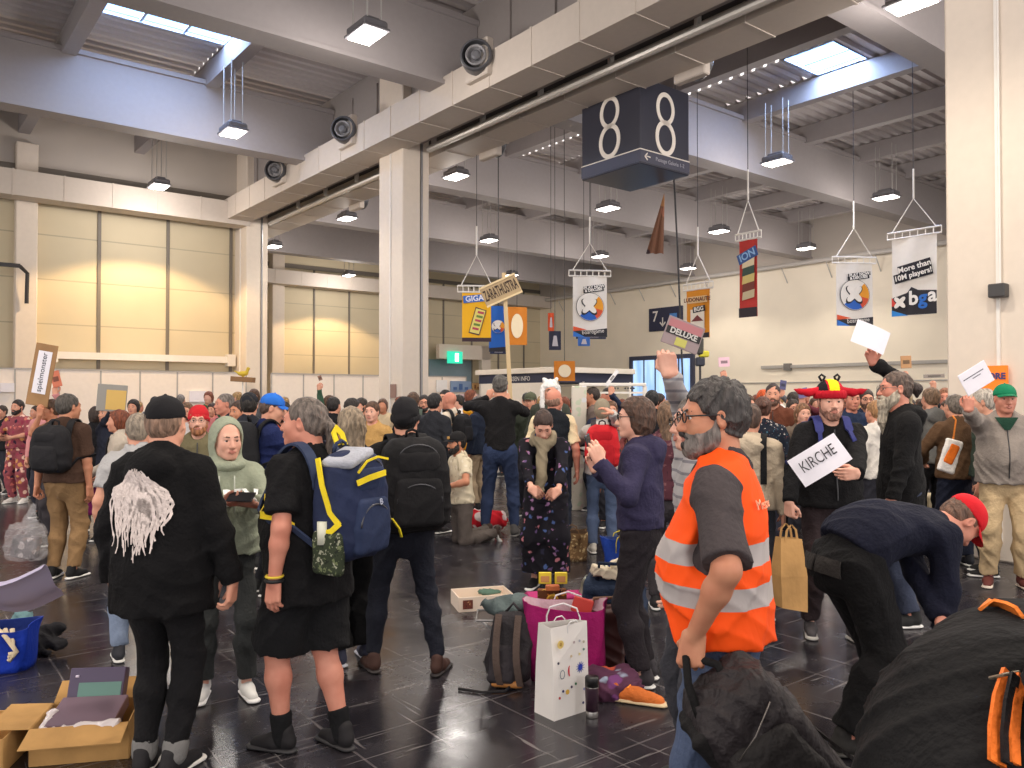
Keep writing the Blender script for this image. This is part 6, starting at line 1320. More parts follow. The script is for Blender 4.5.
# ================================================================== the crowd
def cr(label, u, vt, y, yaw, top, hair='short', hairc=(60,46,38), kind='tee', legs=(50,50,58), lod=1, **k):
    capz = k.pop('capz', 0)
    return cast(label, u, y=y, vt=vt, yaw=yaw, lod=lod, free=True, h=.014 if lod == 1 else .02, hair=hair, hairc=hairc, capz=capz, top=dict(c=top,kind=kind) if isinstance(top,tuple) else dict(mat=top,kind=kind), legs=dict(c=legs), shoes=dict(c=(50,48,50)), **k)
cr('man in a dark blue hooded jacket beside the floral outfit', 38, 404, 13.2, 150, (40,48,64), kind='hoodie')
cr('person in black at the far left edge behind the floral outfit', 3, 404, 14.0, 170, (34,34,36), kind='jacket')
cr('person in a black jacket between the brown t-shirt and the auburn hair', 96, 405, 8.6, 30, (26,26,30), kind='jacket', hair='bob', hairc=(60,44,36))
cr('dark haired woman behind the game box holders', 134, 398, 12.6, 185, (60,50,54), hair='bob', hairc=(44,34,30))
cr('grey haired man in a navy jacket looking down behind the red beanie', 227, 391, 9.2, 130, (34,38,54), kind='jacket', hair='crop', hairc=(120,110,104), sk='r')
cr('tanned man looking left behind the sage hood', 241, 398, 8.8, 150, (150,128,104), hair='short', hairc=(70,50,40), sk='t')
cr('dark bearded man in an orange and black top right of the blue cap', 284, 399, 8.9, 172, (196,84,50), hair='short', hairc=(40,32,30), beard=.8, beardc=(40,32,30), g=1.05)
cr('woman in white behind the red beanie', 187, 401, 10.8, 190, (206,200,200), hair='bob', hairc=(120,90,66))
cr('small distant person near the left partition notice', 213, 402, 14.0, 175, (196,120,120), hair='bob', hairc=(70,50,44))
cr('dark haired person in a black jacket left of the white t-shirt', 333, 395, 10.6, -20, (30,30,34), kind='jacket', hairc=(34,28,28))
cr('man in a white t-shirt looking right near the ponytailed man', 351, 396, 9.8, -70, (226,218,214), hairc=(44,36,32), beard=.6, beardc=(44,36,32), lod=1, R=dict(t=(.1,.3,1.1)))
cr('bearded man in an olive jacket behind the white t-shirt', 362, 396, 10.8, 150, (84,80,66), kind='jacket', hairc=(50,40,34), beard=.6, beardc=(50,40,34))
cr('young man in a mustard sweater', 373, 399, 9.9, 168, (190,150,92), kind='long', hairc=(90,62,44), sk='p')
p = cr('man in a black jacket with a green daypack seen from behind', 413, 390, 10.8, 4, (28,28,32), kind='jacket', hairc=(90,66,50)); backpack(p,'grey green daypack on the man in the black jacket',(84,96,88),w_=.28,hgt=.42,dep=.15,lod=1)
cr('man with glasses and a beard looking over from behind the column', 424, 393, 12.0, 185, (60,64,74), hairc=(40,34,32), beard=.8, beardc=(40,34,32), glasses='dark')
cr('black haired man in a dark grey jacket near the middle column', 434, 391, 11.2, -30, (44,46,52), kind='jacket', hairc=(28,26,28))
cr('dark haired man in a grey coat behind the bald man', 446, 388, 12.6, 150, (60,60,64), kind='jacket', hairc=(36,30,28))
p = cr('bald man in a pale patterned t-shirt with a black pack', 451, 390, 11.7, 62, spots((222,208,190),[(196,150,110),(170,170,160)],12,.3), hair=None, sk='r', L=dict(t=(-.12,.34,1.18),pole=(-1,-.4,-.6))); backpack(p,'black pack on the bald man in the patterned t-shirt',(30,30,34),w_=.28,hgt=.42,dep=.16,lod=1)
cr('person in a yellow ochre hooded jacket', 468, 404, 12.2, 20, (214,150,40), kind='hoodie', legs=(60,56,50), hat=dict(kind='beanie',c=(220,158,44)), hair=None)
cr('man in a navy jacket and beige trousers left of the tall man', 479, 394, 12.9, 60, (36,44,62), kind='jacket', hair='crop', hairc=(120,110,104), legs=(170,150,126))
cr('photographer in dark green beside the tall man holding a camera', 531, 389, 11.4, 160, (54,60,50), kind='jacket', hairc=(50,44,36), hat=dict(kind='cap',c=(84,88,70)), capz=.02)
cr('man in profile right of the frame gate post', 594, 385, 11.4, 80, (110,96,90), hair='crop', hairc=(60,48,42), sk='t')
cr('child with long hair behind the frame gate', 611, 399, 11.0, 180, (150,80,80), hair='long', hairc=(110,76,54))
cr('black haired person in a black jacket in front of the blue gate', 652, 388, 10.2, -5, (32,32,36), kind='jacket', hairc=(22,22,24))
cr('woman with long brown hair in a maroon checked top behind the navy hoodie', 668, 398, 6.4, -14, spots((84,46,56),[(120,80,84),(60,34,44)],26,.3), kind='long', hair='long', hairc=(120,92,70), legs=(60,56,60))
cr('person with bright orange hair in the far crowd', 763, 388, 12.0, 190, (70,60,66), hair='curly', hairc=(236,96,40))
cr('man in a mustard brown jacket left of the fan hat', 794, 390, 10.8, 10, (150,116,50), kind='jacket', hairc=(54,44,36))
cr('young woman with long light brown hair looking out beside the fan hat', 802, 401, 9.2, 182, (110,96,84), hair='long', hairc=(140,100,70), sk='p')
cr('bald man in navy just right of the fan hat', 851, 386, 9.4, 178, (40,52,78), hair='crop', hairc=(110,84,66), sk='r')
cr('bearded man with glasses in a navy jacket right of the fan hat', 866, 387, 9.8, 168, (38,48,72), kind='jacket', hairc=(60,44,38), beard=.8, beardc=(90,60,48), glasses='dark')
cr('blond person in a white hoodie behind the fan hat man', 877, 398, 8.2, 20, (218,212,204), kind='hoodie', hair='short', hairc=(170,126,84))
cr('grey haired person in a dark coat behind the long beard', 884, 384, 10.6, 150, (60,60,66), kind='jacket', hair='curly', hairc=(110,104,100))
cr('reddish haired man in black looking down left of the pillar', 945, 386, 10.6, 150, (30,30,34), kind='jacket', hairc=(150,96,66), sk='r')
cr('person in a white coat half hidden by the brown jacket', 951, 398, 9.4, 70, (226,222,226), kind='jacket', hair='bob', hairc=(90,66,50))
cr('curly haired woman in a floral blouse behind the cream hoodie', 745, 392, 9.2, 200, spots((60,80,90),[(200,180,180),(30,40,50)],24,.3), hair='curly', hairc=(96,70,52))
rng = random.Random(11)
cols = [('black',(28,28,32)),('navy',(36,42,66)),('grey',(110,110,114)),('olive',(92,92,66)),('maroon',(100,40,48)),('white',(220,216,212)),('mustard',(186,146,66)),('teal',(40,100,106)),('brown',(104,76,58)),('pink',(206,140,150)),('light blue',(130,160,196)),('orange',(224,110,40)),('green',(60,110,74)),('beige',(200,180,150)),('red',(180,44,48)),('purple',(96,66,120))]
hrs = [('dark hair','short',(38,32,30)),('blond hair','short',(176,140,92)),('long brown hair','long',(96,68,50)),('grey hair','crop',(130,122,116)),('a reddish bob','bob',(130,70,46)),('curly hair','curly',(60,46,40))]
zones = [(440,560,'left of the booth'),(560,700,'before the booth and gate'),(700,800,'left of the fan hat'),(800,950,'behind the fan hat'),(120,420,'by the left partition')]
used = set(); k = 0; want = [(0,9),(1,12),(2,13),(3,17),(4,12)]
for zi, n in want:
    u0,u1,zn = zones[zi]
    for j in range(n):
        while True:
            cn, cc = rng.choice(cols); hn, hk, hc = rng.choice(hrs)
            if (cn,hn,zi) not in used: break
        used.add((cn,hn,zi)); u = u0+(u1-u0)*(j+.2+.6*rng.random())/n; y = 12.5+rng.random()*9
        if zi == 4: y = 12.5+rng.random()*4
        if zi == 1 and y > 17: y = 12+rng.random()*4
        Hh = 1.60+.27*rng.random(); kd = rng.choice(['tee','jacket','hoodie','long'])
        cast('far person with %s in %s %s'%(hn,cn,zn), u, y=y, H=Hh, free=True, yaw=rng.choice([0,20,-30,160,180,200,90,-90]), lod=2, h=.022, hair=hk, hairc=hc, top=dict(c=cc,kind=kd), legs=dict(c=(50,50,60)), shoes=dict(c=(50,50,52)), g=.95+.25*rng.random(), sk=rng.choice(['w','p','t','r']))
# ================================================================== bags, boxes and things on the floor
def putR(P, rz=0, name='thing', label='', cat='bag', rx=0, ry=0):
    r = empty(name, P, 0); r.rotation_euler = (rx,ry,rz); return thing(r, label, cat)
def open_bag(r, w_, d_, h_, col, inner, handle=None, thick=.006, flare=1.15, name='bag_body', lod=.009, wr=.008, seed=1):
    """soft upright bag, open at the top"""
    m = cloth(col,.7,50,.5) if isinstance(col,tuple) else col; n = 28; V = []; F = []; rows = 9
    def pt(k, j, ins):
        a = 2*PI*k/n; c, s = math.cos(a), math.sin(a); e = .42; x = math.copysign(abs(c)**e,c); y = math.copysign(abs(s)**e,s); t = j/(rows-1); f = (1-.06*(1-t))+(flare-1)*t; wob = .012*math.sin(3*a+4*t+seed)+.008*math.sin(7*a-3*t+seed*2)
        return np.array([x*(w_/2*f+wob-ins), y*(d_/2*f+wob-ins), h_*t*(1+.035*math.sin(2*a+seed)*t)+(.006 if ins else 0)*(1-t)])
    for ins in (0,thick):
        mb = MB(); V = [pt(k,j,ins) for j in range(rows) for k in range(n)]; F = [(j*n+k,j*n+(k+1)%n,(j+1)*n+(k+1)%n,(j+1)*n+k) for j in range(rows-1) for k in range(n)]
        F = F if not ins else [f[::-1] for f in F]; F.append(tuple(range(n))[::-1] if not ins else tuple(range(n))); mb.add(V,F)
        if not ins: V2 = [pt(k,rows-1,q) for q in (0,thick) for k in range(n)]; mb.add(V2,[(k,(k+1)%n,(k+1)%n+n,k+n) for k in range(n)])
        mb.build(name if not ins else 'lining', m if not ins else (cloth(inner,.7,50,.4)), r, True)
    if handle:
        for y in (-1,1):
            q = [np.array([x*w_*.22, y*d_*.5*flare*.98+y*.01, h_*.9+hh_]) for x,hh_ in ((-1,-.1),(-1,.0),(-.8,.05),(0,.075),(.8,.05),(1,.0),(1,-.1))]; MB().tube(q,.0055,6).build('handle', cloth(handle,.7), r, True)
# white paper carrier with small printed shapes
P = ground(562,711); r = putR(P, math.radians(38), 'paper_carrier_bag', 'white paper shopping bag with small colourful printed shapes on the floor', 'shopping bag'); w_,d_,h_ = .25,.16,.47
pm = plain((236,230,224),.6); V = [(-w_/2,-d_/2,0),(w_/2,-d_/2,0),(w_/2,d_/2,0),(-w_/2,d_/2,0),(-w_/2*.98,-d_/2*.9,h_*.55),(w_/2*.98,-d_/2*.9,h_*.55),(w_/2*.98,d_/2*.9,h_*.55),(-w_/2*.98,d_/2*.9,h_*.55),(-w_/2*.96,-d_/2*.55,h_),(w_/2*.98,-d_/2*.8,h_*1.01),(w_/2*.96,d_/2*.5,h_*.98),(-w_/2*.94,d_/2*.7,h_*1.02)]
F = [(3,2,1,0),(0,1,5,4),(1,2,6,5),(2,3,7,6),(3,0,4,7),(4,5,9,8),(5,6,10,9),(6,7,11,10),(7,4,8,11)]; o = mesh_obj('paper_body', V, F, pm, r); md = o.modifiers.new('s','SOLIDIFY'); md.thickness = .003; md.offset = -1
def mark(name, cx, cz, col, kind, s=.016):
    y = -d_/2-.003; pts = []
    if kind == 'star':
        for i in range(24): rr = s*(1.25 if i%2 else .45); pts.append((cx+rr*math.cos(PI*i/12),cz+rr*math.sin(PI*i/12)))
    elif kind == 'ring':
        MB().tube([(cx+s*.7*math.cos(a),y,cz+s*math.sin(a)) for a in np.linspace(0,2*PI,17)],.002,5).build(name, plain(col,.6), r); return
    elif kind == 'moon':
        pts = [(cx+s*.6*math.cos(a),cz+s*1.3*math.sin(a)) for a in np.linspace(PI/2,1.5*PI,9)]+[(cx+s*.15*math.cos(a),cz+s*1.3*math.sin(a)) for a in np.linspace(1.5*PI,PI/2,9)][1:-1]
    else: pts = [(cx+s*math.cos(a),cz+s*math.sin(a)) for a in np.linspace(0,2*PI,13)[:-1]]
    k = .9+.1*(1-cz/h_); n_ = len(pts); yy = lambda z: -d_/2*(1-.1*min(1,z/(h_*.55)))-.003-(0 if z < h_*.55 else -.0)
    mesh_obj(name, [(x,yy(z),z) for x,z in pts]+[(x,yy(z)+.002,z) for x,z in pts], [tuple(range(n_)),tuple(range(2*n_-1,n_-1,-1))], plain(col,.6), r)
mark('sun_mark',-.075,.385,(236,206,120),'dot',.022); mark('sun_core',-.075,.386,(200,150,60),'dot',.010)
mark('blue_star',.065,.24,(36,60,170),'star',.026); mark('ring_mark',-.07,.23,(110,120,130),'ring',.022); mark('red_crescent',-.01,.235,(206,40,60),'moon',.022); mark('gold_dot',-.03,.13,(226,180,70),'dot',.013)
for i,(x,z,c) in enumerate(((.0,.31,(224,200,160)),(.06,.31,(230,214,150)),(.09,.33,(110,140,130)),(-.09,.29,(60,60,80)),(.0,.15,(80,60,90)),(-.06,.14,(60,60,110)),(-.085,.11,(200,60,60)),(.03,.16,(60,120,80)),(.09,.12,(150,150,190)),(.02,.38,(190,170,170)),(.06,.38,(180,180,190)),(.09,.37,(190,180,160)),(.08,.05,(70,70,110)))): mark('small_mark',x,z,c,'dot',.007)
for y in (-.5,.5): MB().tube([(.03+x*.04,y*d_*.7,h_*.97+q) for x,q in ((-1,-.05),(-1,.01),(-.5,.03),(.5,.03),(1,.01),(1,-.05))],.0035,6).build('handle', plain((226,222,222),.6), r, True)
# thermos
P = ground(592,717); r = putR(P,0,'thermos','dark plum thermos mug with a black lid and steel base beside the white bag','thermos'); MB().lathe([(.031,0),(.032,.004),(.032,.035),(.0315,.036)]).build('steel_base', plain((170,166,162),.25,.9), r, True)
MB().lathe([(.033,.035),(.037,.155),(.037,.157)]).build('flask', plain((58,36,50),.4), r, True); MB().lathe([(.035,.157),(.035,.163)]).build('steel_ring', plain((180,176,170),.25,.9), r, True); MB().lathe([(.037,.163),(.037,.205),(.034,.212),(.0,.213)]).build('lid', plain((20,19,21),.4), r, True)
# magenta bags
P = ground(566,678); r = putR(P,math.radians(-10),'magenta_bag','front magenta shopping bag with a pale lining, behind the white paper bag','shopping bag'); open_bag(r,.44,.24,.45,(158,24,98),(222,190,200),(236,230,232),flare=1.12)
MB().box((.10,-.02,.44),(.12,.03,.09),roty(.3)@rotz(.2),0,.004).build('red_box', plain((190,60,50),.6), r)
P = ground(556,642); r = putR(P,math.radians(8),'magenta_bag','rear magenta shopping bag stuffed full, below the two yellow cards','shopping bag'); open_bag(r,.46,.26,.30,(164,30,104),(170,60,110),flare=1.1,seed=3)
MB().box((0,0,.31),(.40,.20,.04),None,0,.01).build('pink_contents', cloth((176,50,110)), r)
# gold and orange game box on top of it
P = at(552,598,5.35); r = putR(P,math.radians(4),'game_box','orange and gold game box with a round wheel motif on the rear magenta bag','box'); MB().box((0,0,0),(.19,.05,.12),None,0,.005).build('carton', spots((120,74,48),[(236,150,60),(240,196,90),(70,50,50)],22,.34), r); MB().tube([(.035*math.cos(a),-.03,-.01+.035*math.sin(a)) for a in np.linspace(0,2*PI,17)],.009,6).build('wheel', plain((240,186,60),.5), r, True); MB().box((0,-.03,.075),(.09,.05,.035),None,0,.005).build('top_tab', plain((214,120,70),.5), r)
for u,lab in ((545,'left of two small yellow cards standing above the magenta bag'),(561,'right of two small yellow cards standing above the magenta bag')):
    P = at(u,578,5.3); r = putR(P,0,'yellow_card',lab,'card'); MB().box((0,0,0),(.082,.02,.075),None,0,.003).build('card', plain((244,214,60),.5), r); MB().box((0,-.012,-.005),(.055,.003,.04)).build('picture', plain((216,150,90),.5), r)
# silver bag, navy bag, brown bag
P = ground(592,640); r = putR(P,0,'silver_bag','crumpled silver green foil bag between the magenta and navy bags','bag'); grow('foil', [bx((0,0,.22),(.12,.07,.22),roty(.25),.03,.02,taper=.2),rc((.05,0,.38),(.10,0,.5),.05,.03,.03,((0,1,0),.4))], plain((164,168,150),.3,.6), r, .010,.014,seed=5,ws=1.6)
P = ground(614,655); r = putR(P,math.radians(-12),'navy_bag','large dark navy travel bag behind the shoes','bag'); grow('bag_body', [bx((0,0,.26),(.20,.15,.26),None,.06,.03,taper=.12,bulge=.02),rc((-.15,-.12,.44),(.14,-.14,.46),.03,.03,.02)], cloth((38,50,72),.8), r, .012,.014,seed=2)
MB().tube([(-.1,-.1,.5),(-.08,-.14,.62),(.08,-.14,.62),(.1,-.1,.5)],.012,6).build('handle', cloth((30,40,60)), r, True)
P = ground(602,668); r = putR(P,math.radians(10),'brown_bag','dark brown leather bag right of the magenta bag','bag'); grow('bag_body', [bx((0,0,.19),(.12,.09,.19),None,.04,.02,taper=.08,bulge=.01),rc((-.10,-.03,.38),(.10,-.03,.38),.022,.022,.02)], plain((82,44,40),.45), r, .010,.008,seed=7)
MB().tube([(-.09,-.05,.37),(-.07,-.07,.45),(.07,-.07,.45),(.09,-.05,.37)],.010,6).build('handle', plain((120,84,60),.5), r, True)
# pale pile on top of the navy bag
P = at(610,573,5.2); r = putR(P,0,'folded_papers','pale crumpled papers on top of the navy bag','papers'); grow('papers', [bx((0,0,0),(.12,.06,.03),roty(.2),.01,.01),bx((.06,0,.04),(.05,.04,.05),roty(-.4),.01,.01)], plain((214,200,176),.7), r,.009,.012,ws=3)
# clothes and orange shoe
P = ground(612,696); r = putR(P,0,'patterned_clothes','crumpled purple and orange patterned clothes on the floor','clothes'); grow('fabric', [el((0,0,.05),(.18,.12,.09)),el((-.08,.03,.09),(.09,.08,.07)),el((.08,.04,.10),(.07,.07,.06))], spots((84,48,70),[(190,84,60),(110,60,110),(150,160,180),(120,50,60)],9,.36), r,.010,.020,seed=4,ws=1.8)
P = ground(634,703); r = putR(P,math.radians(-112),'orange_shoe','orange sneaker with bright laces lying right of the patterned clothes','shoe'); grow('upper', [rc((0,-.10,.05),(0,.02,.05),.042,.04),rc((0,.02,.045),(0,.14,.03),.042,.03),rc((0,-.10,.06),(0,-.09,.10),.036,.036),half((0,0,.012),(0,0,-1),(-.3,-.3,-.3),(.3,.3,.3)),el((0,-.08,.12),(.026,.05,.05),None,.01,sub=True)], cloth((206,110,50),.8), r,.006,.003); grow('sole', [rc((0,-.10,.014),(0,.15,.014),.042,.042,.01,((0,0,1),.34))], plain((214,190,150),.6), r,.006)
mb = MB(); [mb.tube([(-.03,-.03+.03*i,.088-.01*i),(0,-.02+.03*i,.096-.01*i),(.03,-.03+.03*i,.088-.01*i)],.004,5) for i in range(5)]; mb.build('laces', plain((255,150,40),.6), r)
# grey backpack on the floor
P = ground(511,680); r = putR(P,math.radians(-14),'backpack','grey and taupe backpack standing on the floor left of the magenta bags','backpack'); Rb = rotx(-.45)
grow('pack', [bx((0,0,.20),(.12,.09,.20),Rb,.06,.02,taper=.14,bulge=.01)], cloth((50,47,50),.85), r,.010,.012,seed=2); grow('front_pocket', [bx((-.02,-.12,.13),(.08,.04,.11),Rb,.03,.02)], cloth((54,50,54),.85), r,.010,.006)
for x in (-.07,.05): MB().grid(np.array([[(x+t*.05+dx,-.02-.16*math.sin(PI*.5*t)-.05*math.sin(PI*t),.39-.36*t) for dx in (-.02,0,.02)] for t in np.linspace(0,1,9)]),thick=.010).build('strap', cloth((84,70,64),.8), r, True)
MB().tube([(-.05,.07,.38),(0,.06,.44),(.05,.07,.38)],.009,6).build('handle', cloth((60,56,60)), r, True)
MB().tube([(.05,-.1,.03),(.02,-.22,.012),(-.1,-.26,.010),(-.25,-.24,.010)],.008,6).build('loose_strap', cloth((40,38,40)), r, True)
grow('trim', [rc((-.06,-.16,.03),(.09,-.15,.03),.02,.02)], plain((180,120,60),.6), r,.008)
P = at(506,612,5.0); r = putR((P[0],P[1],0),0,'folding_stool','low folding stool with a grey green bundle on it, left of the backpack','stool'); zt_ = P[2]-.02
for x in (-.16,.14): MB().tube([(x,-.1,zt_),(-x,.1,0.01)],.008,6).build('leg', m_metal, r, True)
MB().tube([(-.18,-.12,zt_),(.18,-.12,zt_),(.18,.12,zt_),(-.18,.12,zt_),(-.18,-.12,zt_)],.008,6).build('frame', m_metal, r)
o = grow('grey_green_bundle', [el((0,0,.05),(.15,.10,.05)),el((.06,.02,.09),(.08,.07,.04)),el((-.08,-.02,.07),(.07,.06,.04))], cloth((92,104,104),.9), None,.010,.018,seed=3,ws=1.8); thing(o,'crumpled grey green jacket lying on the low stool','jacket'); o.location = (P[0],P[1],zt_+.0)
# white flat box
P = ground(481,611); r = putR(P+np.array([0,.16,0]),math.radians(16),'flat_white_box','flat white open carton with dark pictures standing alone on the floor','box'); w_,d_,h_ = .44,.30,.115; m = plain((232,214,196),.6)
for nm,c,s in (('base',(0,0,.004),(w_,d_,.008)),('front_wall',(0,-d_/2,h_/2),(w_,.008,h_)),('back_wall',(0,d_/2,h_/2),(w_,.008,h_)),('side_wall',(-w_/2,0,h_/2),(.008,d_,h_)),('side_wall',(w_/2,0,h_/2),(.008,d_,h_))): MB().box(c,s,None,0,.002).build(nm,m,r)
for x,wd in ((-.15,.08),(.10,.10)): MB().box((x,-d_/2-.006,h_*.5),(wd,.003,h_*.6)).build('dark_picture', spots((110,60,50),[(196,150,110),(70,40,40)],40,.3), r)
grow('green_contents', [el((.08,.02,.10),(.09,.06,.02)),el((.03,.05,.10),(.05,.05,.02))], cloth((84,110,96)), r,.009,.008,ws=3)
# red and white bag beyond
P = ground(487,531); r = putR(P,0,'red_white_bag','crumpled red and white bag on the floor at the feet of the tall man','bag'); grow('bag_body', [el((0,0,.13),(.26,.14,.14)),el((-.14,0,.16),(.10,.12,.12)),el((.14,.0,.14),(.12,.1,.12)),half((0,0,.0),(0,0,-1),(-.5,-.5,-.5),(.5,.5,.5))], spots((206,34,48),[(240,226,224),(240,226,224),(240,220,220)],7,.42), r,.014,.018,seed=1,ws=1.4)
P = ground(573,560); r = putR(P,0,'woven_bag','brown woven bag standing between the flowery dress and the red backpack','bag'); open_bag(r,.26,.20,.30,spots((120,92,62),[(160,130,92),(70,50,40),(200,176,130)],30,.34),(80,60,44),(110,80,50)); 
P = ground(622,568); r = putR(P,0,'blue_bag','blue and yellow bag on the floor behind the navy hoodie','bag'); open_bag(r,.34,.22,.30,(36,72,170),(60,80,140),(226,206,70))
# ---------------------------------------------------------------- left corner
P = ground(90,748); r = putR(P,math.radians(12),'cardboard_box','open brown cardboard box with flaps out on the floor at lower left','box'); w_,d_,h_ = .42,.32,.17; kb = cloth((184,142,88),.9,30,.15)
for nm,c,s in (('base',(0,0,.004),(w_,d_,.008)),('front_wall',(0,-d_/2,h_/2),(w_,.006,h_)),('back_wall',(0,d_/2,h_/2),(w_,.006,h_)),('side_wall',(-w_/2,0,h_/2),(.006,d_,h_)),('side_wall',(w_/2,0,h_/2),(.006,d_,h_))): MB().box(c,s,None,0,.002).build(nm,kb,r)
def flap(o, ax, out, L_, wd, ang):
    ax = np.array(ax,float); out = np.array(out,float); dr = out*math.cos(ang)+np.array([0,0,1])*math.sin(ang); n = nv(np.cross(ax,dr)); R = np.stack([ax,dr,n],1); MB().box(np.array(o)+dr*L_/2,(wd,L_,.006),R,0,.002).build('flap',kb,r)
flap((0,-d_/2,h_),(1,0,0),(0,-1,0),.15,w_,-.25); flap((0,d_/2,h_),(1,0,0),(0,1,0),.14,w_,.5); flap((-w_/2,0,h_),(0,1,0),(-1,0,0),.19,d_,.05); flap((w_/2,0,h_),(0,1,0),(1,0,0),.22,d_,1.15)
cz = rotz(math.radians(12)); g = putR(P+cz@np.array([-.0,.09,.185]),math.radians(6),'game_box','dark purple game box with an aurora picture standing up in the cardboard box','box'); g.rotation_euler = (math.radians(-22),0,math.radians(6)); MB().box((0,0,.02),(.26,.06,.28),None,0,.004).build('carton', plain((74,62,88),.4), g); MB().box((.02,-.032,.03),(.20,.003,.12)).build('aurora_picture', plain((90,128,118),.4), g); MB().tube([(-.1,-.033,.12),(-.085,-.033,.12)],.006,6).build('logo_dot', plain((210,200,220),.5), g)
g = putR(P+cz@np.array([0,-.035,.17]),math.radians(8),'game_box','flat mauve game box in clear wrap lying in the cardboard box','box'); g.rotation_euler = (math.radians(14),0,math.radians(8)); MB().box((0,0,.0),(.30,.22,.06),None,0,.004).build('carton', plain((112,92,104),.35), g); text('lettering','AURORA', plain((190,180,196),.5), g, frameM((0,-.113,.0),(-1,0,0),(0,0,-1)), .045)
w0 = plain((216,206,206),.2); grow('clear_wrap', [rc((-.16,-.12,.0),(.16,-.11,.02),.022,.03,.02),rc((-.16,-.12,.0),(-.15,.0,.03),.02,.02)], w0, g,.008,.012,ws=3)
P = ground(-16,760); r = putR(P,math.radians(10),'cardboard_box','second open cardboard box cut off by the left edge','box'); w_,d_,h_ = .30,.36,.16
for nm,c,s in (('base',(0,0,.004),(w_,d_,.008)),('front_wall',(0,-d_/2,h_/2),(w_,.006,h_)),('back_wall',(0,d_/2,h_/2),(w_,.006,h_)),('side_wall',(-w_/2,0,h_/2),(.006,d_,h_)),('side_wall',(w_/2,0,h_/2),(.006,d_,h_))): MB().box(c,s,None,0,.002).build(nm,kb,r)
P = ground(2,668); r = putR(P,.2,'blue_bag','bright blue carrier bag with cream straps at the left edge','bag'); open_bag(r,.34,.28,.27,(24,56,168),(30,50,120)); 
mb = MB()
for k in range(3): mb.tube([(.02+.04*k,-.12,.27),(.08+.02*k,-.17,.24-.03*k),(.14,-.16,.14),(.10,-.17,.09+.02*k)],.014,6)
mb.build('straps', cloth((218,200,170)), r, True)
P = ground(28,652); o = grow('dark_jacket', [el((.0,0,.07),(.17,.13,.08)),rc((.05,-.02,.08),(.24,-.04,.06),.05,.035),rc((-.02,.03,.12),(.16,.08,.13),.05,.04),rc((0,-.08,.05),(.2,-.1,.03),.035,.02),half((0,0,.0),(0,0,-1),(-.5,-.5,-.5),(.5,.5,.5))], cloth((34,33,36)), None,.011,.018,seed=6,ws=1.6); o.location = P; thing(o,'heap of dark clothing on the floor beside the blue carrier bag','clothing')
P = ground(22,640); o = grow('teal_cloth', [el((0,0,.10),(.09,.07,.11)),half((0,0,.0),(0,0,-1),(-.5,-.5,-.5),(.5,.5,.5))], cloth((104,136,140)), None,.010,.016,seed=2,ws=1.8); o.location = P; thing(o,'pale teal cloth between the blue bag and the dark clothing','clothing')
# lavender sheet at the left edge
P = at(-14,592,3.4); G = [[np.array([0.30*(i/10-.5)*1.6, -.15+.40*j/8, .10-.22*(j/8)**1.5+.05*math.cos(i*.5)+.02*math.sin(j)]) for j in range(9)] for i in range(11)]
o = MB().grid(np.array(G)@rotz(.3).T,thick=.002).build('lavender_sheet', plain((176,168,196),.5), None, True); o.location = P; thing(o,'large curved lavender grey sheet at the left edge above the blue bag','sheet of paper')
# plastic bag of the man in the brown t-shirt
def clear():
    m, nt, p = newmat('clear_plastic'); p.inputs['Base Color'].default_value = L((226,222,224)); p.inputs['Alpha'].default_value = .25; p.inputs['Roughness'].default_value = .18; n = nd(nt,'ShaderNodeTexNoise', i_Scale=24.0, i_Detail=3.0); nt.links.new(coord(nt), n.inputs['Vector']); bump(nt,p,n.outputs[0],.8,.03); return m
m_clear = clear(); P = at(26,560,7.4); r = putR(P,0,'plastic_bag','clear plastic bag hanging from the hand of the man in the brown t-shirt','plastic bag')
grow('plastic', [bx((0,0,.17),(.15,.09,.17),None,.05,.03,taper=.16,bulge=.015),rc((.02,0,.30),(.06,0,.50),.08,.025,.04,((0,1,0),.5))], m_clear, r,.012,.018,seed=3,ws=1.5); grow('dark_contents', [bx((0,0,.12),(.11,.06,.10),roty(.15),.02,.02)], spots((90,82,86),[(170,160,160),(50,46,50),(120,100,96)],14,.34), r,.014)
P = at(96,500,7.9); r = putR(P-np.array([0,0,.14]),0,'purple_bag','small purple magenta bag hanging between the khaki trousers and the pale cardigan','bag'); open_bag(r,.20,.12,.26,(130,34,100),(90,24,70),(120,30,90))
# ---------------------------------------------------------------- right side
P = at(789,611,5.45); r = putR(P,math.radians(14),'kraft_bag','brown kraft paper bag hanging from the hand of the man in the fan hat','shopping bag'); km = cloth((190,146,92),.8,30,.2); w_,d_,h_ = .20,.13,.50
V = [(-w_/2*.9,-d_/2,.04),(w_/2,-d_/2,0),(w_/2,d_/2,0),(-w_/2*.9,d_/2,.04),(-w_/2,-d_/2,h_*.5),(w_/2,-d_/2,h_*.48),(w_/2,d_/2,h_*.48),(-w_/2,d_/2,h_*.5),(-w_/2*.8,-d_/2*.5,h_),(w_/2*.8,-d_/2*.5,h_*.97),(w_/2*.8,d_/2*.5,h_*.97),(-w_/2*.8,d_/2*.5,h_)]
o = mesh_obj('paper_body', V, F if False else [(3,2,1,0),(0,1,5,4),(1,2,6,5),(2,3,7,6),(3,0,4,7),(4,5,9,8),(5,6,10,9),(6,7,11,10),(7,4,8,11)], km, r); md = o.modifiers.new('s','SOLIDIFY'); md.thickness = .003
for y in (-1,1): MB().grid(np.array([[(x+dx,y*d_*.25,q) for dx in (-.008,.008)] for x,q in ((-.05,h_*.9),(-.035,h_+.05),(0,h_+.085),(.035,h_+.05),(.05,h_*.9))]),thick=.004).build('handle', km, r, True)
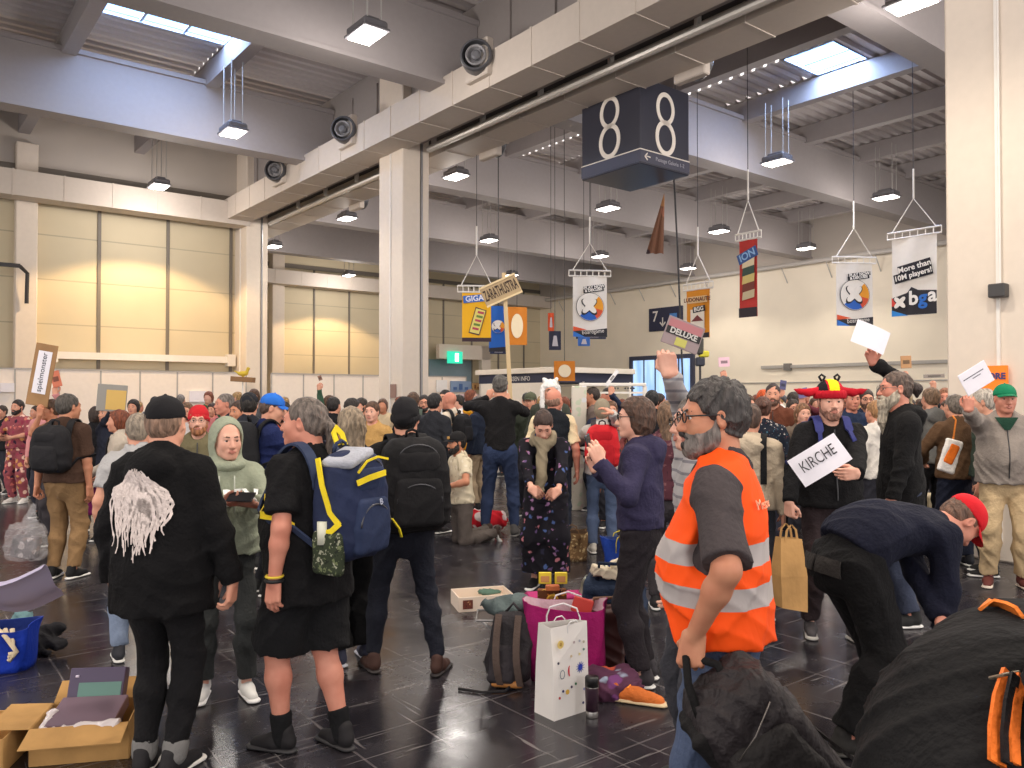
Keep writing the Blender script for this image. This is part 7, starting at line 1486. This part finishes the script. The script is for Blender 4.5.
# black backpack carried by the man in the vest
P = at(762,742,2.42); r = putR(P,0,'backpack','big black backpack hanging from the hand of the man in the orange vest','backpack'); Rb = roty(math.radians(-38))@rotx(.2); km = cloth((42,37,39),.6,50,.8,fold=2); T_ = lambda x,y,z: Rb@np.array([x,y,z])
grow('pack', [bx((0,0,0),(.135,.12,.25),Rb,.06,.03,taper=.08,bulge=.02)], km, r,.009,.014,seed=8,ws=1.3); grow('front_pocket', [bx(T_(-.01,-.12,-.04),(.11,.045,.17),Rb,.04,.03,bulge=.01)], cloth((36,33,33),.7,50,.7,fold=2), r,.009,.010,seed=2)
grow('side_flap', [bx(T_(-.13,-.03,.02),(.03,.09,.20),Rb,.025,.02)], cloth((24,22,23),.8), r,.009,.008)
Gp = p21.W(p21.wri[-1]+nv(p21.hand[-1]['f'])*.085)-P
MB().tube([T_(-.10,-.05,.22),(T_(-.10,-.05,.22)+Gp)*.5+[-.02,0,.02],Gp+[-.012,0,.02],Gp+[.012,0,.02],(T_(.02,0,.22)+Gp)*.5+[.03,0,.03],T_(.02,0,.22)],.013,8).build('grab_handle', cloth((20,19,20)), r, True)
MB().tube([T_(-.07,-.172,.0),T_(-.06,-.178,.04),T_(-.04,-.178,.05)],.010,6).build('white_tag', plain((206,196,190),.5), r, True); MB().lathe([(.010,0),(.010,.004)],T_(-.05,-.175,-.14),12,Rb@rotx(PI/2)).build('round_badge', plain((206,204,206),.4), r)
mb = MB().tube([T_(.09,-.13,.19),T_(.0,-.165,.16),T_(-.08,-.15,.12)],.0022,5); mb.build('zip', plain((110,104,100),.4,.5), r, True)
MB().grid(np.array([[T_(.12+.10*t,-.08-.02*math.sin(4*t),.1-.42*t+dx) for dx in (-.02,0,.02)] for t in np.linspace(0,1,8)]),thick=.008).build('loose_strap', cloth((34,30,30)), r, True)
# suitcase
P = ground(938,531); r = putR(P,math.radians(-8),'suitcase','beige hard shell suitcase with a black strap behind the bending man','suitcase'); grow('shell', [bx((0,0,.25),(.19,.12,.22),None,.05,.02)], plain((206,190,158),.35), r,.010); MB().box((-.03,0,.25),(.045,.25,.455),None,0,.01).build('black_strap', m_dark, r)
for k in range(6): MB().box((-.15+.06*k,-.121,.25),(.012,.006,.36),None,0,.002).build('rib', plain((186,170,140),.35), r)
for x in (.10,.16): MB().tube([(x,.08,.46),(x,.08,1.0)],.009,6).build('telescopic_bar', m_metal, r, True)
MB().box((.13,.08,1.01),(.12,.03,.03),None,0,.01).build('grip', m_dark, r)
for x in (-.14,.14): MB().lathe([(.025,-.012),(.025,.012)],(x,-.08,.025),12,roty(PI/2)).build('wheel', m_dark, r)
P = at(950,456,7.6); r = putR(P,0,'orange_white_bag','white tote bag with an orange patch at the side of the brown jacket','tote bag'); grow('tote', [bx((0,0,0),(.08,.03,.16),roty(.3),.02,.02)], cloth((232,226,220)), r,.009,.006); grow('orange_patch', [bx((.0,-.02,.02),(.05,.018,.10),roty(.45),.02,.02)], cloth((240,120,40)), r,.008)
MB().tube([(.03,0,.14),(.07,.02,.34),(.05,.04,.38)],.008,5).build('strap', cloth((240,140,60)), r, True)
P = at(940,412,8.4); r = putR(P,0,'wrapped_package','blue and white wrapped package carried under the arm of the grey hoodie','package'); P2 = at(937,422,9.4); r.location = P2; MB().box((0,0,0),(.24,.16,.05),roty(.2),0,.01).build('package', plain((186,196,220),.3), r); MB().box((0,-.082,.0),(.12,.004,.03),roty(.2)).build('print', plain((60,80,150),.4), r)
P = ground(930,520); r = putR(P+np.array([.1,.6,0]),0,'luggage_cart','blue topped cart with red cloth behind the beige suitcase','cart'); MB().box((0,0,.42),(.5,.3,.03),None,0,.01).build('blue_shelf', plain((40,60,150),.5), r); MB().box((0,0,.2),(.48,.28,.02),None,0,.01).build('lower_shelf', m_dark, r)
for x in (-.22,.22):
    for y in (-.12,.12): MB().tube([(x,y,0),(x,y,.42)],.012,6).build('leg', m_metal, r)
grow('red_cloth', [el((.1,0,.52),(.13,.1,.09))], cloth((150,24,34)), r,.012,.016)
# orange and black straps on the crouching person in the corner
T27 = p27; r = empty('backpack',(p27.x,p27.y,0),p27.yaw); thing(r,'orange and black rucksack on the bent person at the lower right corner','backpack')
Lc = lambda u,v,y: p27.L(at(u,v,y)); Hc = lambda u,v: p27.L(hit(u,v,.014))
for cu, wd, col, nm in (([(1020,616),(1010,611),(1000,607),(985,606)],.020,(240,130,50),'top_strap'),([(1008,674),(999,700),(995,730),(995,764)],.018,(244,120,44),'orange_strap'),([(1019,676),(1014,705),(1012,735),(1013,764)],.010,(244,120,44),'orange_piping'),([(1013,675),(1007,703),(1004,735),(1005,764)],.010,(26,24,26),'black_strap')):
    P_ = [Hc(*q) for q in cu]; G = []
    for i in range(len(P_)):
        t = nv(P_[min(i+1,len(P_)-1)]-P_[max(i-1,0)]); ns = nv(np.cross(t, rotz(-p27.yaw)@np.array([.3,-1,.3]))); G.append([P_[i]+ns*wd*q for q in (-1,0,1)])
    MB().grid(np.array(G),thick=.008).build(nm, cloth(col,.7), r, True)
c_ = Lc(1112,735,1.45); grow('pack', [bx(c_,(.12,.10,.20),np.eye(3),.05,.02)], cloth((40,38,40),.8), r,.012,.01)
MB().tube([Hc(990,678),Hc(1003,675),Hc(1019,672)],.0035,6).build('metal_buckle', plain((190,180,160),.3,.8), r)
